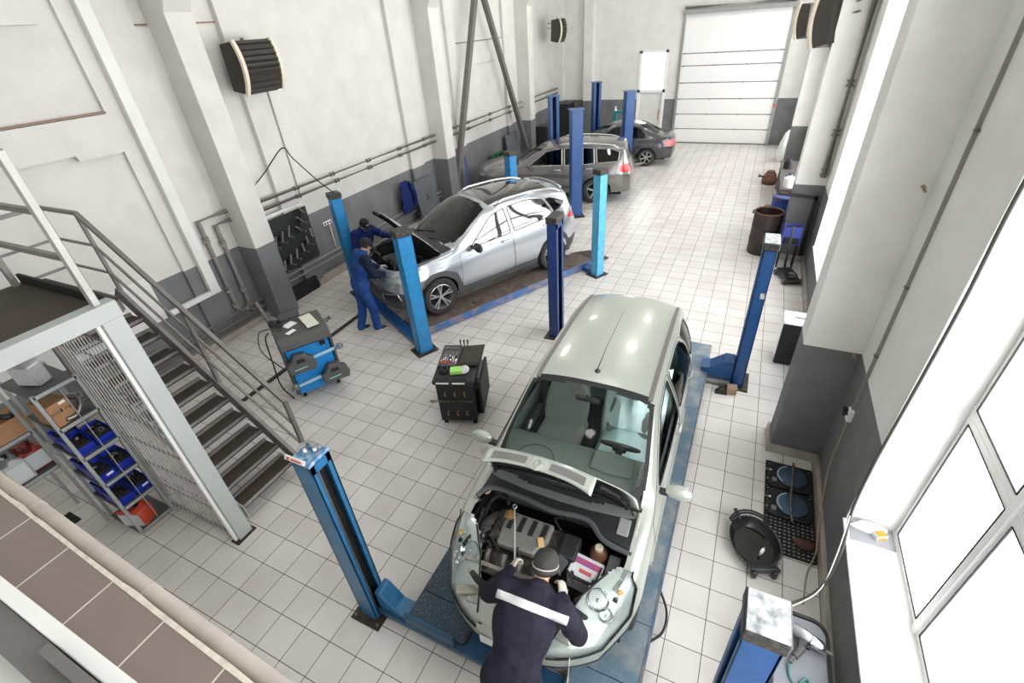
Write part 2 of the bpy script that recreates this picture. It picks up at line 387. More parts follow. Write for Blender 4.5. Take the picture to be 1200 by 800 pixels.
# ------------------------------------------------------------------ the near wall and its tiled sill (the upper office window)
mb = MB(); mb.bb((-.4, -.95, 0), (4.98, -.68, 3.46)); struct(mb.build('wall_near', M_white, smooth=0))
ye = lambda x: -.568-.0375*(x-1)
mb = MB(); mb.prism([(-.4, -.80), (4.98, -.80), (4.98, ye(4.98)-.004), (-.4, ye(-.4)-.004)], (0, 0, 3.46), (1, 0, 0), (0, 1, 0), (0, 0, .04)); o = struct(mb.build('trim_1', M_sill, smooth=0))
mb = MB(); random.seed(3)
n = 60; pts = []
for i in range(n+1):
    x = -.4+5.38*i/n; pts.append((x, ye(x)-.003+.004*random.random()+(.004 if random.random() < .2 else 0)))
mb.prism([(-.4, ye(-.4)-.010)]+[(4.98, ye(4.98)-.010)]+[(x, y+.004) for x, y in reversed(pts)], (0, 0, 3.468), (1, 0, 0), (0, 1, 0), (0, 0, .034))
struct(mb.build('trim_2', mat('cement_bead', '#d6cfc0', .8, noise=(30, .4)), smooth=0))
mb = MB(); mb.bb((-.4, -.798, 3.46), (4.98, -.757, 3.535)); 
w5 = struct(mb.build('window_5', M_pvc, bevel=.004))
mb = MB(); mb.bb((-.4, -.88, 3.46), (4.98, -.80, 3.52)); mb.bb((1.98, -.83, 3.52), (4.9, -.802, 3.56)); mb.build('gasket', mat('grey_gasket', '#6d6b69', .7), w5, smooth=0)
mb = MB(); mb.tube([(x, ye(x)+.032, 3.43) for x in (-.4, 1.0, 1.9, 3.2, 4.9)], .028, 14)
mb.cyl((1.98, ye(1.98)+.032, 3.43), (2.0, ye(2.0)+.032, 3.43), .0295); mb.cyl((1.18, ye(1.18)+.032, 3.43), (1.195, ye(1.195)+.032, 3.43), .030)
o = mb.build('insulated_pipe', mat('pipe_lagging', '#b9b0a8', .75, noise=(7, .25)), loc=(0, -.53, 3.43)); tag(o, 'pale lagged pipe running just below the tiled sill', 'pipe')
# ------------------------------------------------------------------ car lifts
def blue(name, c): return mat(name, c, .35, .0, noise=(9, .35), bump=(60, .05))
B_steel = blue('lift_paint_steel_blue', '#2c668f'); B_navy = blue('lift_paint_navy', '#22407c'); B_deep = blue('lift_paint_deep_blue', '#1b4f88')
B_sky = blue('lift_paint_sky_blue', '#2f86bf'); B_cyan = blue('lift_paint_cyan', '#5fb4dc'); B_two = blue('lift_paint_royal', '#2a5590')
M_cap = mat('dark_cap', '#2d2c2b', .55, .2, noise=(25, .5), col2='#6a6560')
M_captop = mat('worn_white_cap', '#c2c4c4', .5, noise=(16, .95), col2='#6f777d')
M_slot = mat('dark_slot', '#0c0d10', .7)
M_plate = mat('oily_plate', '#34302c', .55, .4, noise=(15, .5), col2='#594a3c')
def tread(name, base, worn, amt):
    """checker plate: painted steel, rubbed bare in patches, raised lozenges"""
    m = mat(name, base, .45, .25, noise=(4.5, amt), col2=worn)
    nt = m.node_tree; b = nt.nodes['Principled BSDF']; N = nt.nodes.new; L = nt.links.new
    tc = N('ShaderNodeTexCoord'); mp = N('ShaderNodeMapping'); mp.inputs['Rotation'].default_value = (0, 0, .785); L(tc.outputs['Object'], mp.inputs['Vector'])
    ck = N('ShaderNodeTexChecker'); ck.inputs['Scale'].default_value = 62; L(mp.outputs['Vector'], ck.inputs['Vector'])
    vo = N('ShaderNodeTexVoronoi'); vo.inputs['Scale'].default_value = 62; L(tc.outputs['Object'], vo.inputs['Vector'])
    lt = N('ShaderNodeMath'); lt.operation = 'LESS_THAN'; lt.inputs[1].default_value = .33; L(vo.outputs['Distance'], lt.inputs[0])
    bp = N('ShaderNodeBump'); bp.inputs['Strength'].default_value = .8; bp.inputs['Distance'].default_value = .006; L(lt.outputs[0], bp.inputs['Height']); L(bp.outputs['Normal'], b.inputs['Normal'])
    src = b.inputs['Base Color'].links[0].from_socket
    x = N('ShaderNodeMix'); x.data_type = 'RGBA'; x.inputs[7].default_value = lin('#9fb0ba')
    k = N('ShaderNodeMath'); k.operation = 'MULTIPLY'; k.inputs[1].default_value = .22; L(lt.outputs[0], k.inputs[0]); L(k.outputs[0], x.inputs[0]); L(src, x.inputs[6]); L(x.outputs[2], b.inputs['Base Color'])
    return m
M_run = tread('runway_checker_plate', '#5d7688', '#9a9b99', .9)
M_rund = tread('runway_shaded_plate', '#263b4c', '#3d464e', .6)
M_rundirt = mat('runway_dirty_timber', '#6a5d54', .7, noise=(6, .6), col2='#3d352f')
M_runedge = mat('runway_edge_paint', '#3f6aa0', .5, noise=(5, .8), col2='#9b8270')
M_rod = mat('cable_rod', '#8b8f94', .3, .8)

def post4(parent, c, u, w, d, h, paint, slot_side, cap=True, capc=None, label=None, plate=.16):
    """hollow square post: u = direction of its width, slot_side = +-1 along the normal of u shows the slot with its cable"""
    u = Vector((u[0], u[1], 0)).normalized(); n = Vector((-u.y, u.x, 0)); c = Vector((c[0], c[1], 0)); t = .022
    def P(a, b, z): return c+u*a+n*b+Vector((0, 0, z))
    R = Matrix((u, n, Vector((0, 0, 1)))).transposed(); s = slot_side
    m = MB()
    m.box(P(0, -s*(d/2-t/2), h/2), (w, t, h), R); m.box(P(-w/2+t/2, 0, h/2), (t, d, h), R); m.box(P(w/2-t/2, 0, h/2), (t, d, h), R)
    lip = w*.24
    m.box(P(-w/2+lip/2, s*(d/2-t/2), h/2), (lip, t, h), R); m.box(P(w/2-lip/2, s*(d/2-t/2), h/2), (lip, t, h), R)
    m.box(P(0, s*(d/2-t/2), h-.05), (w, t, .1), R); m.box(P(0, 0, h-.01), (w, d, .02), R)
    o = m.build('post', paint, parent, smooth=0, bevel=.006)
    if label: o['label'] = label
    m = MB(); m.box(P(0, 0, h/2), (w-.06, .012, h-.12), R); m.build('inner_channel', M_slot, o, smooth=0)
    m = MB(); m.cyl(P(-.02, s*.05, .05), P(-.02, s*.05, h-.1), .009, n=8); m.build('lift_cable', M_rod, o)
    if cap:
        k = MB(); k.box(P(0, 0, h+.045), (w+.03, d+.03, .10), R); q = k.build('post_cap', M_cap, o, smooth=0, bevel=.012)
        k = MB(); k.box(P(0, 0, h+.098), (w+.01, d+.01, .01), R); k.build('cap_top', capc or M_cap, o, smooth=0, bevel=.004)
    k = MB(); k.box(P(0, 0, .008), (w+plate, d+plate, .016), R)
    b = k.build('base_plate', M_plate, o, smooth=0, bevel=.004)
    k = MB()
    for a in (-1, 1):
        for e in (-1, 1): k.cyl(P(a*(w/2+plate/4), e*(d/2+plate/4), .016), P(a*(w/2+plate/4), e*(d/2+plate/4), .04), .014, n=6)
    k.build('anchor_bolt', M_steel_grey, o)
    return o
# --- the four-post lift under the pale green car
L1 = thing('four_post_lift', 'blue four-post lift that carries the pale green car, dark checker plate runways', 'car lift', (2.4, 3.3, 0))
def loc1(p): return (p[0]-2.4, p[1]-3.3)
pn = post4(L1, loc1((.875, .78)), (0, 1), .21, .19, 2.27, B_steel, -1, cap=False)
m = MB(); m.box((.88-2.4, .78-3.3, 2.285), (.2, .22, .03)); m.build('post_cap', mat('worn_blue_cap', '#3c7aac', .45, noise=(22, .8), col2='#b9c2c8'), pn, smooth=0, bevel=.005)
m = MB()
for x, y in ((.84, .78), (.9, .82)):
    m.cyl((x-2.4, y-3.3, 2.3), (x-2.4, y-3.3, 2.36), .017); m.cyl((x-2.4, y-3.3, 2.36), (x-2.4, y-3.3, 2.38), .026, n=6)
m.bar((.80-2.4, .84-3.3, 2.335), (.96-2.4, .84-3.3, 2.335), .035, .03); m.build('cable_anchor', M_alu, pn, bevel=.003)
m = MB(); m.box((.86-2.4, .665-3.3, 2.33), (.2, .012, .035), Matrix.Rotation(-.5, 3, 'X')); sg = m.build('sign_plate', mat('sign_white', '#e8e6e2', .4), pn, smooth=0)
m = MB(); m.box((.80-2.4, .658-3.3, 2.333), (.02, .012, .016), Matrix.Rotation(-.5, 3, 'X'))
m.box((.88-2.4, .658-3.3, 2.333), (.1, .012, .008), Matrix.Rotation(-.5, 3, 'X')); m.build('sign_print', mat('sign_red', '#c4453c', .5), pn, smooth=0)
post4(L1, loc1((.79, 6.28)), (0, 1), .34, .17, 2.2, B_navy, -1, capc=M_cap)
post4(L1, loc1((3.96, 5.92)), (0, 1), .34, .17, 2.28, B_deep, 1, capc=M_captop)
post4(L1, loc1((4.035, .80)), (0, 1), .22, .19, 2.27, B_deep, 1, capc=M_captop)
m = MB(); m.box((4.0-2.4, 5.744-3.3, 1.62), (.055, .004, .085)); m.build('rating_plate', M_captop, L1, smooth=0)
# crossbeams between the posts
for y in (.83, 5.95):
    m = MB(); m.bb((.97-2.4, y-.1-3.3, .05), (3.9-2.4, y+.1-3.3, .13)); m.build('crossbeam', mat('crossbeam_blue', '#234c6c', .4, .1, noise=(9, .4)), L1, smooth=0, bevel=.008)
m = MB()
m.prism([(0, .02), (.0, .40), (.06, .40), (.20, .2), (.42, .14), (.42, .02)], (.975-2.4, .93-3.3, 0), (1, 0, 0), (0, 0, 1), (0, -.17, 0)); m.build('corner_bracket', B_steel, L1, smooth=0, bevel=.01)
m = MB(); m.prism([(0, .10), (0, .42), (-.14, .42), (-.34, .26), (-.46, .24), (-.46, .10)], (3.87-2.4, 5.78-3.3, 0), (1, 0, 0), (0, 0, 1), (0, .26, 0)); m.build('corner_bracket', B_deep, L1, smooth=0, bevel=.01)
m = MB(); m.bb((3.40-2.4, 5.70-3.3, .04), (3.86-2.4, 5.77-3.3, .10)); m.build('crossbeam_guard', M_alu, L1, smooth=0, bevel=.006)
m = MB(); m.bb((1.32-2.4, .73-3.3, .14), (1.88-2.4, .77-3.3, .30)); m.build('wheel_stop', MATS['crossbeam_blue'], L1, smooth=0, bevel=.012)
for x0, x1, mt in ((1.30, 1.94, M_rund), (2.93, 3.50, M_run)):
    y0 = .78 if x0 < 2 else .55
    for i, (a, b) in enumerate(((y0, 1.07), (1.075, 1.62), (1.625, 6.2), (6.2, 6.75))):
        m = MB()
        if i < 3: m.bb((x0-2.4, a-3.3, .03), (x1-2.4, b-3.3, .165))
        else: m.prism([(0, .02), (0, .165), (.55, .05), (.55, .02)], (x0-2.4, a-3.3+.002, 0), (0, 1, 0), (0, 0, 1), (x1-x0, 0, 0))
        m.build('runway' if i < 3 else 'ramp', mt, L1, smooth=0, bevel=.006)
for x in (1.945, 3.505, 2.925):
    m = MB(); m.bb((x-.012-2.4, .80-3.3, .02), (x+.012-2.4, 6.18-3.3, .17)); m.build('runway_edge', M_plate if x < 2 else mat('runway_side_paint', '#465f74', .5, noise=(6, .7), col2='#85786c'), L1, smooth=0)
m = MB(); m.tube(curve_pts([(3.50-2.4, 2.05-3.3, .1), (3.60-2.4, 1.88-3.3, .06), (3.60-2.4, 1.68-3.3, .05), (3.50-2.4, 1.52-3.3, .08)]), .012); m.build('air_hose', M_rubber, L1)
m = MB(); m.tube(curve_pts([(3.48-2.4, 1.02-3.3, .10), (3.53-2.4, .9-3.3, .05), (3.50-2.4, .7-3.3, .05)]), .012); m.build('air_hose', M_rubber, L1)
# --- the four-post lift of the silver car, standing askew
dv = Vector((.465, .885, 0)).normalized(); nv = Vector((-dv.y, dv.x, 0))
L2o = Vector((-1.31, 4.93, 0))
L2 = thing('four_post_lift', 'light blue four-post lift that carries the silver car with the two mechanics', 'car lift', L2o)
def L2p(s, n, z=0): return dv*s+nv*n+Vector((0, 0, z))
pA = post4(L2, L2p(0, 0), nv, .2, .26, 2.24, B_sky, -1, capc=M_cap)
post4(L2, L2p(4.5, 0), nv, .19, .22, 2.26, B_cyan, -1, capc=M_cap, label='pale cyan post')
post4(L2, L2p(0, 3.13), nv, .22, .22, 2.2, B_sky, -1, capc=M_cap)
post4(L2, L2p(4.5, 3.10), nv, .22, .22, 2.2, B_sky, -1, capc=M_cap)
R2 = Matrix((dv, nv, Vector((0, 0, 1)))).transposed()
for s in (.02, 4.48):
    m = MB(); m.box(L2p(s, 1.56, .07), (.2, 2.9, .10), R2); m.build('crossbeam', B_deep, L2, smooth=0, bevel=.008)
for n0 in (.40, 2.12):
    for s0, s1 in ((.12, 1.1), (1.105, 2.75), (2.755, 4.75)):
        m = MB(); m.box(L2p((s0+s1)/2, n0+.32, .10), (s1-s0, .64, .11), R2); m.build('runway', M_rundirt, L2, smooth=0, bevel=.006)
    m = MB(); m.box(L2p(2.43, n0-.012, .09), (4.64, .03, .15), R2); m.build('runway_edge', M_runedge, L2, smooth=0, bevel=.004)
    m = MB(); m.prism([(0, .03), (0, .15), (.55, .04), (.55, .02)], L2p(4.752, n0), dv, (0, 0, 1), nv*.64); m.build('ramp', M_plate, L2, smooth=0)
m = MB(); m.lathe([(0, .0), (.1, .0), (.1, .018), (0, .02)], L2p(1.62, .62, .155)); m.build('turn_disc', M_rundirt, L2)
# --- two-post lifts
def two_post(label, a, b, h, paint):
    a = Vector((a[0], a[1], 0)); b = Vector((b[0], b[1], 0)); mid = (a+b)/2; u = (b-a).normalized(); n = Vector((-u.y, u.x, 0)); R = Matrix((u, n, Vector((0, 0, 1)))).transposed()
    t = thing('two_post_lift', label, 'car lift', mid)
    for p, s in ((a-mid, 1), (b-mid, -1)):
        def P(x, y, z): return p+u*(x*s)+n*y+Vector((0, 0, z))
        m = MB(); w, d = .32, .30
        m.box(P(-d/2+.01, 0, h/2), (.02, w, h), R)
        for e in (-1, 1):
            m.box(P(0, e*(w/2-.01), h/2), (d, .02, h), R); m.box(P(d/2-.01, e*(w/2-.05), h/2), (.02, .1, h), R)
        o = m.build('post', paint, t, smooth=0, bevel=.005)
        m = MB(); m.box(P(0, 0, h+.008), (d+.06, w+.08, .02), R); m.build('post_cap', paint, o, smooth=0)
        m = MB(); m.box(P(0, 0, .012), (.5, .46, .024), R); m.build('base_plate', M_plate, o, smooth=0)
        m = MB(); m.cyl(P(.02, 0, .05), P(.02, 0, h-.05), .03, n=10); m.build('lead_screw', M_slot, o)
        m = MB(); m.box(P(.02, 0, .38), (d-.06, w-.06, .6), R); c = m.build('carriage', paint, t, smooth=0, bevel=.008)
        for e in (-1, 1):
            m = MB(); q0 = P(.16, e*.12, .15); q1 = P(.44, e*.55, .13); q2 = P(.58, e*.95, .12)
            m.bar(q0, q1, .12, .09); m.bar(q1, q2, .09, .07); k = m.build('swing_arm', M_pipe, t, smooth=0, bevel=.006)
            m = MB(); m.cyl(q2, q2+Vector((0, 0, .08)), .06, n=14); m.build('lift_pad', M_rubber, k)
    return t
two_post('blue two-post lift straddling the grey off-road car with roof rails', (-.98, 12.55), (-2.62, 15.1), 2.9, B_two)
two_post('blue two-post lift straddling the dark saloon nearest the roller gate', (-.72, 17.45), (-2.75, 20.3), 2.72, B_two)
# ------------------------------------------------------------------ cars: one continuous skin cut into panels, windows and lamps
def spl(P):
    """monotone cubic through (x,y) points"""
    P = sorted(P); xs = [p[0] for p in P]; ys = [p[1] for p in P]; n = len(P)
    d = [(ys[i+1]-ys[i])/(xs[i+1]-xs[i]) for i in range(n-1)]
    m = [d[0]]+[0 if d[i-1]*d[i] <= 0 else 2*d[i-1]*d[i]/(d[i-1]+d[i]) for i in range(1, n-1)]+[d[-1]] if n > 2 else [d[0], d[0]]
    def f(x):
        if x <= xs[0]: return ys[0]
        if x >= xs[-1]: return ys[-1]
        i = 0
        while x > xs[i+1]: i += 1
        h = xs[i+1]-xs[i]; t = (x-xs[i])/h
        return ys[i]*(2*t**3-3*t*t+1)+m[i]*h*(t**3-2*t*t+t)+ys[i+1]*(3*t*t-2*t**3)+m[i+1]*h*(t**3-t*t)
    return f
def inside(p, poly):
    x, y = p; c = False; j = len(poly)-1
    for i in range(len(poly)):
        a = poly[i]; b = poly[j]
        if (a[1] > y) != (b[1] > y) and x < (b[0]-a[0])*(y-a[1])/(b[1]-a[1])+a[0]: c = not c
        j = i
    return c
def nearest(p, poly):
    best = (1e9, p); x, y = p
    for i in range(len(poly)):
        a = poly[i-1]; b = poly[i]; dx = b[0]-a[0]; dy = b[1]-a[1]; L = dx*dx+dy*dy
        t = 0 if L == 0 else max(0, min(1, ((x-a[0])*dx+(y-a[1])*dy)/L))
        q = (a[0]+dx*t, a[1]+dy*t); e = math.hypot(q[0]-x, q[1]-y)
        if e < best[0]: best = (e, q)
    return best
def rounded(poly, r=.04, n=4):
    """rounds the corners of a 2d polygon"""
    out = []; N = len(poly)
    for i in range(N):
        a = Vector(poly[i-1]); b = Vector(poly[i]); c = Vector(poly[(i+1) % N])
        u = (a-b); v = (c-b); k = min(r, u.length*.45, v.length*.45); p = b+u.normalized()*k; q = b+v.normalized()*k
        for t in range(n+1):
            s = t/n; out.append(tuple(p*(1-s)**2+b*2*s*(1-s)+q*s*s))
    return out
def circle(cx, cy, r, n=40): return [(cx+r*math.cos(2*PI*i/n), cy+r*math.sin(2*PI*i/n)) for i in range(n)]
class Skin:
    def __init__(s, c):
        s.c = c; s.L = c['L']
        for k in ('top', 'edge', 'wedge', 'belt', 'wbelt', 'wmax', 'plan'): setattr(s, k, spl(c[k]))
        s.zb = spl(c['bot']) if 'bot' in c else (lambda x: .2)
        s.zm = c.get('zmid', .62); s.inb = c.get('tuck', .07)
        s.w0 = s.wedge(0)*s.plan(0); s.w1 = s.wedge(s.L)*s.plan(s.L); s.wr = max(p[1] for p in c['wmax'])
        s.pf = spl(c['nose']) if 'nose' in c else (lambda z: 0); s.pr = spl(c['tail']) if 'tail' in c else (lambda z: 0)
    def Y(s, x, z):
        e = s.edge(x); b = min(s.belt(x), e-.03); pl = s.plan(x); wm = s.wmax(x)
        zb = s.zb(x)
        P = [(zb, wm-s.inb), (zb+.6*(s.zm-zb), wm-.008), (s.zm, wm), (b, s.wbelt(x)), (e, s.wedge(x))]
        if P[3][0] <= P[2][0]+.02: P = [P[0], P[1], (min(s.zm, e-.06), wm), P[4]]
        return spl(P)(z)*pl
    def Z(s, x, y):
        w = max(1e-3, s.wedge(x)*s.plan(x)); e = s.edge(x); t = s.top(x); k = min(1, abs(y)/w)
        return e+(t-e)*(1-k**s.c.get('crown', 2.2))
    def warp(s, x, y, z):
        c = s.c; k = abs(y)/s.wr
        x2 = x + c['cf']*k**c.get('pw', 2.6)*max(0, 1-x/c.get('fd', .9))**1.5 + s.pf(z)*max(0, 1-x/.5)**1.5
        r = s.L-x
        x2 -= c['cr']*k**c.get('pw', 2.6)*max(0, 1-r/.6)**1.5 + s.pr(z)*max(0, 1-r/.45)**1.5
        return Vector((x2, y, z))
    def W(s, q, z, side=1, off=0):
        """point on the wrap surface: q<0 front cap, q in [0,L] flank, q>L rear cap"""
        if q < 0: x, y = 0, max(0, s.w0+q)
        elif q > s.L: x, y = s.L, max(0, s.w1-(q-s.L))
        else: x, y = q, s.Y(q, z)
        if q < 0 or q > s.L:
            # tuck with height as the flank does
            y = y*s.Y(x, z)/max(1e-3, (s.w0 if q < 0 else s.w1))
        p = s.warp(x, y, z)
        if off:
            if q < 0: n = Vector((-1, .3*y/s.w0, .1))
            elif q > s.L: n = Vector((1, .3*y/s.w1, .1))
            else: n = Vector((0, 1, .15))
            p = p+n.normalized()*off
        p.y *= side; return p
    def T(s, x, y, off=0):
        p = s.warp(x, y, s.Z(x, y)); p.z += off; return p
    def unwarp(s, poly):
        """flank outline given in true x -> skin coordinate"""
        out = []
        for X, z in poly:
            a, b = 0.0, s.L
            for _ in range(40):
                m = (a+b)/2
                if s.warp(m, s.Y(m, z), z).x < X: a = m
                else: b = m
            out.append((a, z))
        return out
    def ztop_w(s, q):
        if q < 0: return s.Z(0, max(0, s.w0+q))
        if q > s.L: return s.Z(s.L, max(0, s.w1-(q-s.L)))
        return s.edge(q)
    def zbot_w(s, q): return s.zb(max(0, min(s.L, q)))
    def regions(s, wrap, top, du=.033, nz=34, ny=22):
        """wrap/top: ordered lists of (name, polygon); returns {(name, side): MB}; name None cuts a hole"""
        out = {}
        def get(k):
            if k not in out: out[k] = MB()
            return out[k]
        def stations(a, b, d):
            n = max(1, int(round((b-a)/d))); return [a+(b-a)*i/n for i in range(n+1)]
        extra = s.c.get('dense', [])
        def refine(L):
            o = []
            for i in range(len(L)-1):
                o.append(L[i]); 
                for (a, b, k) in extra:
                    if a <= L[i] < b:
                        for j in range(1, k): o.append(L[i]+(L[i+1]-L[i])*j/k)
                        break
            return o+[L[-1]]
        qs = stations(-s.w0, 0, du)+refine(stations(0, s.L, du))[1:]+stations(s.L, s.L+s.w1, du)[1:]
        def snap(p, polys, r):
            best = (r, None)
            for nm, pg, bx in polys:
                if bx[0]-r > p[0] or bx[1]+r < p[0] or bx[2]-r > p[1] or bx[3]+r < p[1]: continue
                e, q = nearest(p, pg)
                if e < best[0]: best = (e, q)
            return best[1] or p
        def bb(pl): return [(n, p, (min(a for a, b in p), max(a for a, b in p), min(b for a, b in p), max(b for a, b in p))) for n, p in pl]
        wrap = bb(wrap); top = bb(top)
        for side in (1, -1):
            G = []
            for q in qs:
                z0, z1 = s.zbot_w(q), s.ztop_w(q); row = []
                for j in range(nz+1):
                    z = z0+(z1-z0)*j/nz
                    p = snap((q, z), wrap, .55*min(du, (z1-z0)/nz*1.2)) if 0 < j < nz else (q, z)
                    row.append((p, s.W(p[0], p[1], side)))
                G.append(row)
            for i in range(len(G)-1):
                for j in range(nz):
                    Q = (G[i][j], G[i+1][j], G[i+1][j+1], G[i][j+1])
                    cx = sum(k[0][0] for k in Q)/4; cz = sum(k[0][1] for k in Q)/4; nm = 'body'
                    for n_, pg, bx in wrap:
                        if bx[0] <= cx <= bx[1] and bx[2] <= cz <= bx[3] and inside((cx, cz), pg): nm = n_; break
                    if nm is None: continue
                    get((nm, side)).add([k[1] for k in Q], [(0, 1, 2, 3)])
        xs = refine(stations(0, s.L, du)); G = []
        for x in xs:
            w = s.wedge(x)*s.plan(x); row = []
            for j in range(-ny, ny+1):
                y = w*j/ny
                if abs(j) < ny:
                    p = snap((x, abs(y)), top, .5*min(du, w/ny)); sg = 1 if y > 0 else (-1 if y < 0 else 0)
                    p = (p[0], p[1]*(sg if sg else 1))
                    if sg == 0: p = (p[0], 0.0)
                else: p = (x, y)
                row.append((p, s.T(p[0], p[1])))
            G.append(row)
        for i in range(len(G)-1):
            for j in range(2*ny):
                Q = (G[i][j], G[i+1][j], G[i+1][j+1], G[i][j+1])
                cx = sum(k[0][0] for k in Q)/4; cy = sum(k[0][1] for k in Q)/4; nm = 'body'
                for n_, pg, bx in top:
                    if bx[0] <= cx <= bx[1] and bx[2] <= abs(cy) <= bx[3] and inside((cx, abs(cy)), pg): nm = n_; break
                if nm is None: continue
                get((nm, 1 if cy > 0 else -1)).add([k[1] for k in Q], [(0, 1, 2, 3)])
        return out
    def line_w(s, mb, pts, r=.004, side=1, off=.0, n=6, step=.04):
        P = []
        for i in range(len(pts)-1):
            a, b = pts[i], pts[i+1]; k = max(1, int(math.hypot(b[0]-a[0], b[1]-a[1])/step))
            for t in range(k): P.append(s.W(a[0]+(b[0]-a[0])*t/k, a[1]+(b[1]-a[1])*t/k, side, off))
        P.append(s.W(pts[-1][0], pts[-1][1], side, off)); mb.tube(P, r, n)
    def line_t(s, mb, pts, r=.004, off=.0, n=6, step=.05):
        P = []
        for i in range(len(pts)-1):
            a, b = pts[i], pts[i+1]; k = max(1, int(math.hypot(b[0]-a[0], b[1]-a[1])/step))
            for t in range(k): P.append(s.T(a[0]+(b[0]-a[0])*t/k, a[1]+(b[1]-a[1])*t/k, off))
        P.append(s.T(pts[-1][0], pts[-1][1], off)); mb.tube(P, r, n)
M_tyre = mat('tyre_rubber', '#2b2a2a', .8, noise=(30, .4), col2='#4a4744')
M_dark = mat('dark_lining', '#111214', .8)
M_trim = mat('dark_trim', '#2a2b2d', .5, noise=(15, .3))
M_red = mat('red_lens', '#c62a2c', .12, coat=.6)
M_clear = glass('clear_lens', '#f6faf8', .93)
M_reflector = mat('lamp_reflector', '#d5dad8', .3, .55)
M_seatg = mat('grey_seat_fabric', '#7c7f7b', .85, noise=(40, .3))
M_plate_w = mat('number_plate', '#e8e8e6', .4)
def wheel(car, x, y, r, w, side, spokes=5, rimcol=None, twin=False, full=True, lab=None):
    """tyre with tread shoulders > alloy rim with spokes and hub"""
    rimcol = rimcol or mat('alloy_rim', '#b9bbbb', .3, .75)
    ax = (0, side, 0); c = (x, y-side*w/2, r); rr = r*.68
    m = MB(); m.lathe([(rr, .012), (r*.80, -.003), (r*.93, .008), (r*.985, .03), (r, .055), (r, w-.055), (r*.985, w-.03), (r*.93, w-.008), (r*.80, w+.003), (rr, w-.012), (rr*.98, w-.05), (rr*.98, .05)], c, ax, 40, caps=False)
    m.add([], [])
    t = m.build('wheel', M_tyre, car)
    if lab: t['label'] = lab
    f = MB(); o = Vector((x, y-side*w/2, r)); a = Vector((0, side, 0)); u = Vector((1, 0, 0)); v = Vector((0, 0, 1))
    f.lathe([(rr*1.01, w-.012), (rr*.97, w-.006), (rr*.93, w-.03), (rr*.92, .04)], c, ax, 40, caps=False)
    f.lathe([(0, w-.02), (rr*.16, w-.022), (rr*.2, w-.045), (rr*.2, .06)], c, ax, 20, caps=False)
    for k in range(spokes):
        for dl in ((-.16, .16) if twin else (0,)):
            th = 2*PI*k/spokes+.3; d0 = u*math.cos(th)+v*math.sin(th); d1 = u*math.cos(th+dl)+v*math.sin(th+dl)
            p = o+a*(w-.045)+d0*rr*.15; q = o+a*(w-.03)+d1*rr*.95
            f.bar(p, q, rr*(.1 if twin else .2), .03, up=a)
    f.build('rim', rimcol, t)
    b = MB(); b.lathe([(0, w*.35), (rr*.9, w*.35), (rr*.9, w*.3), (0, w*.3)], c, ax, 24); b.build('brake_disc', M_dark, t)
    return t
def seat(car, x, y, m, zs=.33, label=None):
    b = MB(); b.loft([[(x+.0+dx, y+dy*w, zs+dz) for dx, dy, dz in ((0, -1, .1), (0, -.9, .16), (0, 0, .13), (0, .9, .16), (0, 1, .1), (0, .8, 0), (0, -.8, 0))] if 0 else
                [(x+dx, y+dy, zs+dz) for dy, dz in ((-.26, .04), (-.25, .13), (-.17, .16), (0, .125), (.17, .16), (.25, .13), (.26, .04), (.2, -.02), (-.2, -.02))] for dx in (-.0, .05, .25, .46, .5)])
    o = b.build('seat', m, car, bevel=.02)
    b = MB(); rings = []
    for t, wd in ((0, .24), (.15, .26), (.35, .25), (.5, .22), (.60, .17), (.64, .12)):
        cx = x+.48+t*.30; cz = zs+.08+t; th = .085-t*.04
        rings.append([(cx-th-k, y+dy*wd, cz) for dy, k in ((-1, .03), (-.75, .045), (0, 0), (.75, .045), (1, .03))]+[(cx+th, y+wd*.9, cz), (cx+th, y-wd*.9, cz)])
    b.loft(rings); b.build('seat_back', m, o, bevel=.015)
    b = MB(); b.box((x+.66, y, zs+.83), (.09, .25, .17), Matrix.Rotation(.25, 3, 'Y'))
    b.cyl((x+.65, y-.06, zs+.70), (x+.66, y-.06, zs+.8), .008); b.cyl((x+.65, y+.06, zs+.70), (x+.66, y+.06, zs+.8), .008); b.build('headrest', m, o, bevel=.03)
    return o
def steering_wheel(car, x, y, z, tilt=.45):
    ax = Vector((math.cos(tilt), 0, math.sin(tilt)))
    b = MB(); b.ring((x, y, z), .185, .017, ax, 32, 8); o = b.build('steering_wheel', M_trim, car)
    b = MB(); a, c, d = frame(ax)
    b.lathe([(0, .05), (.06, .045), (.075, .0), (.06, -.03), (0, -.03)], Vector((x, y, z))-d*.03, ax, 18)
    for th in (0.2, PI-.2, PI*1.5): b.bar(Vector((x, y, z)), Vector((x, y, z))+(a*math.cos(th)+c*math.sin(th))*.18, .05, .018, up=d)
    b.cyl(Vector((x, y, z))-d*.03, Vector((x, y, z))-d*.35, .035); b.build('steering_hub', M_trim, o)
    return o
def mirror(car, x, y, z, side, m, shell='door_mirror'):
    b = MB(); rings = []
    for t, s in ((0, .45), (.03, .8), (.10, 1), (.17, .95), (.215, .6)):
        rings.append([(x-.045*s*math.cos(a)*1.3+.02, y+side*(.05+t), z+.085*s*math.sin(a)+.01*t) for a in [2*PI*i/14 for i in range(14)]])
    b.loft(rings); o = b.build(shell, m, car)
    k = MB(); k.bar((x+.02, y-side*.02, z-.04), (x+.01, y+side*.09, z-.03), .06, .04); k.build('mirror_arm', M_trim, o, bevel=.008)
    k = MB(); k.box((x+.062, y+side*.155, z), (.006, .15, .12)); k.build('mirror_glass', M_chrome, o, bevel=.002)
    return o
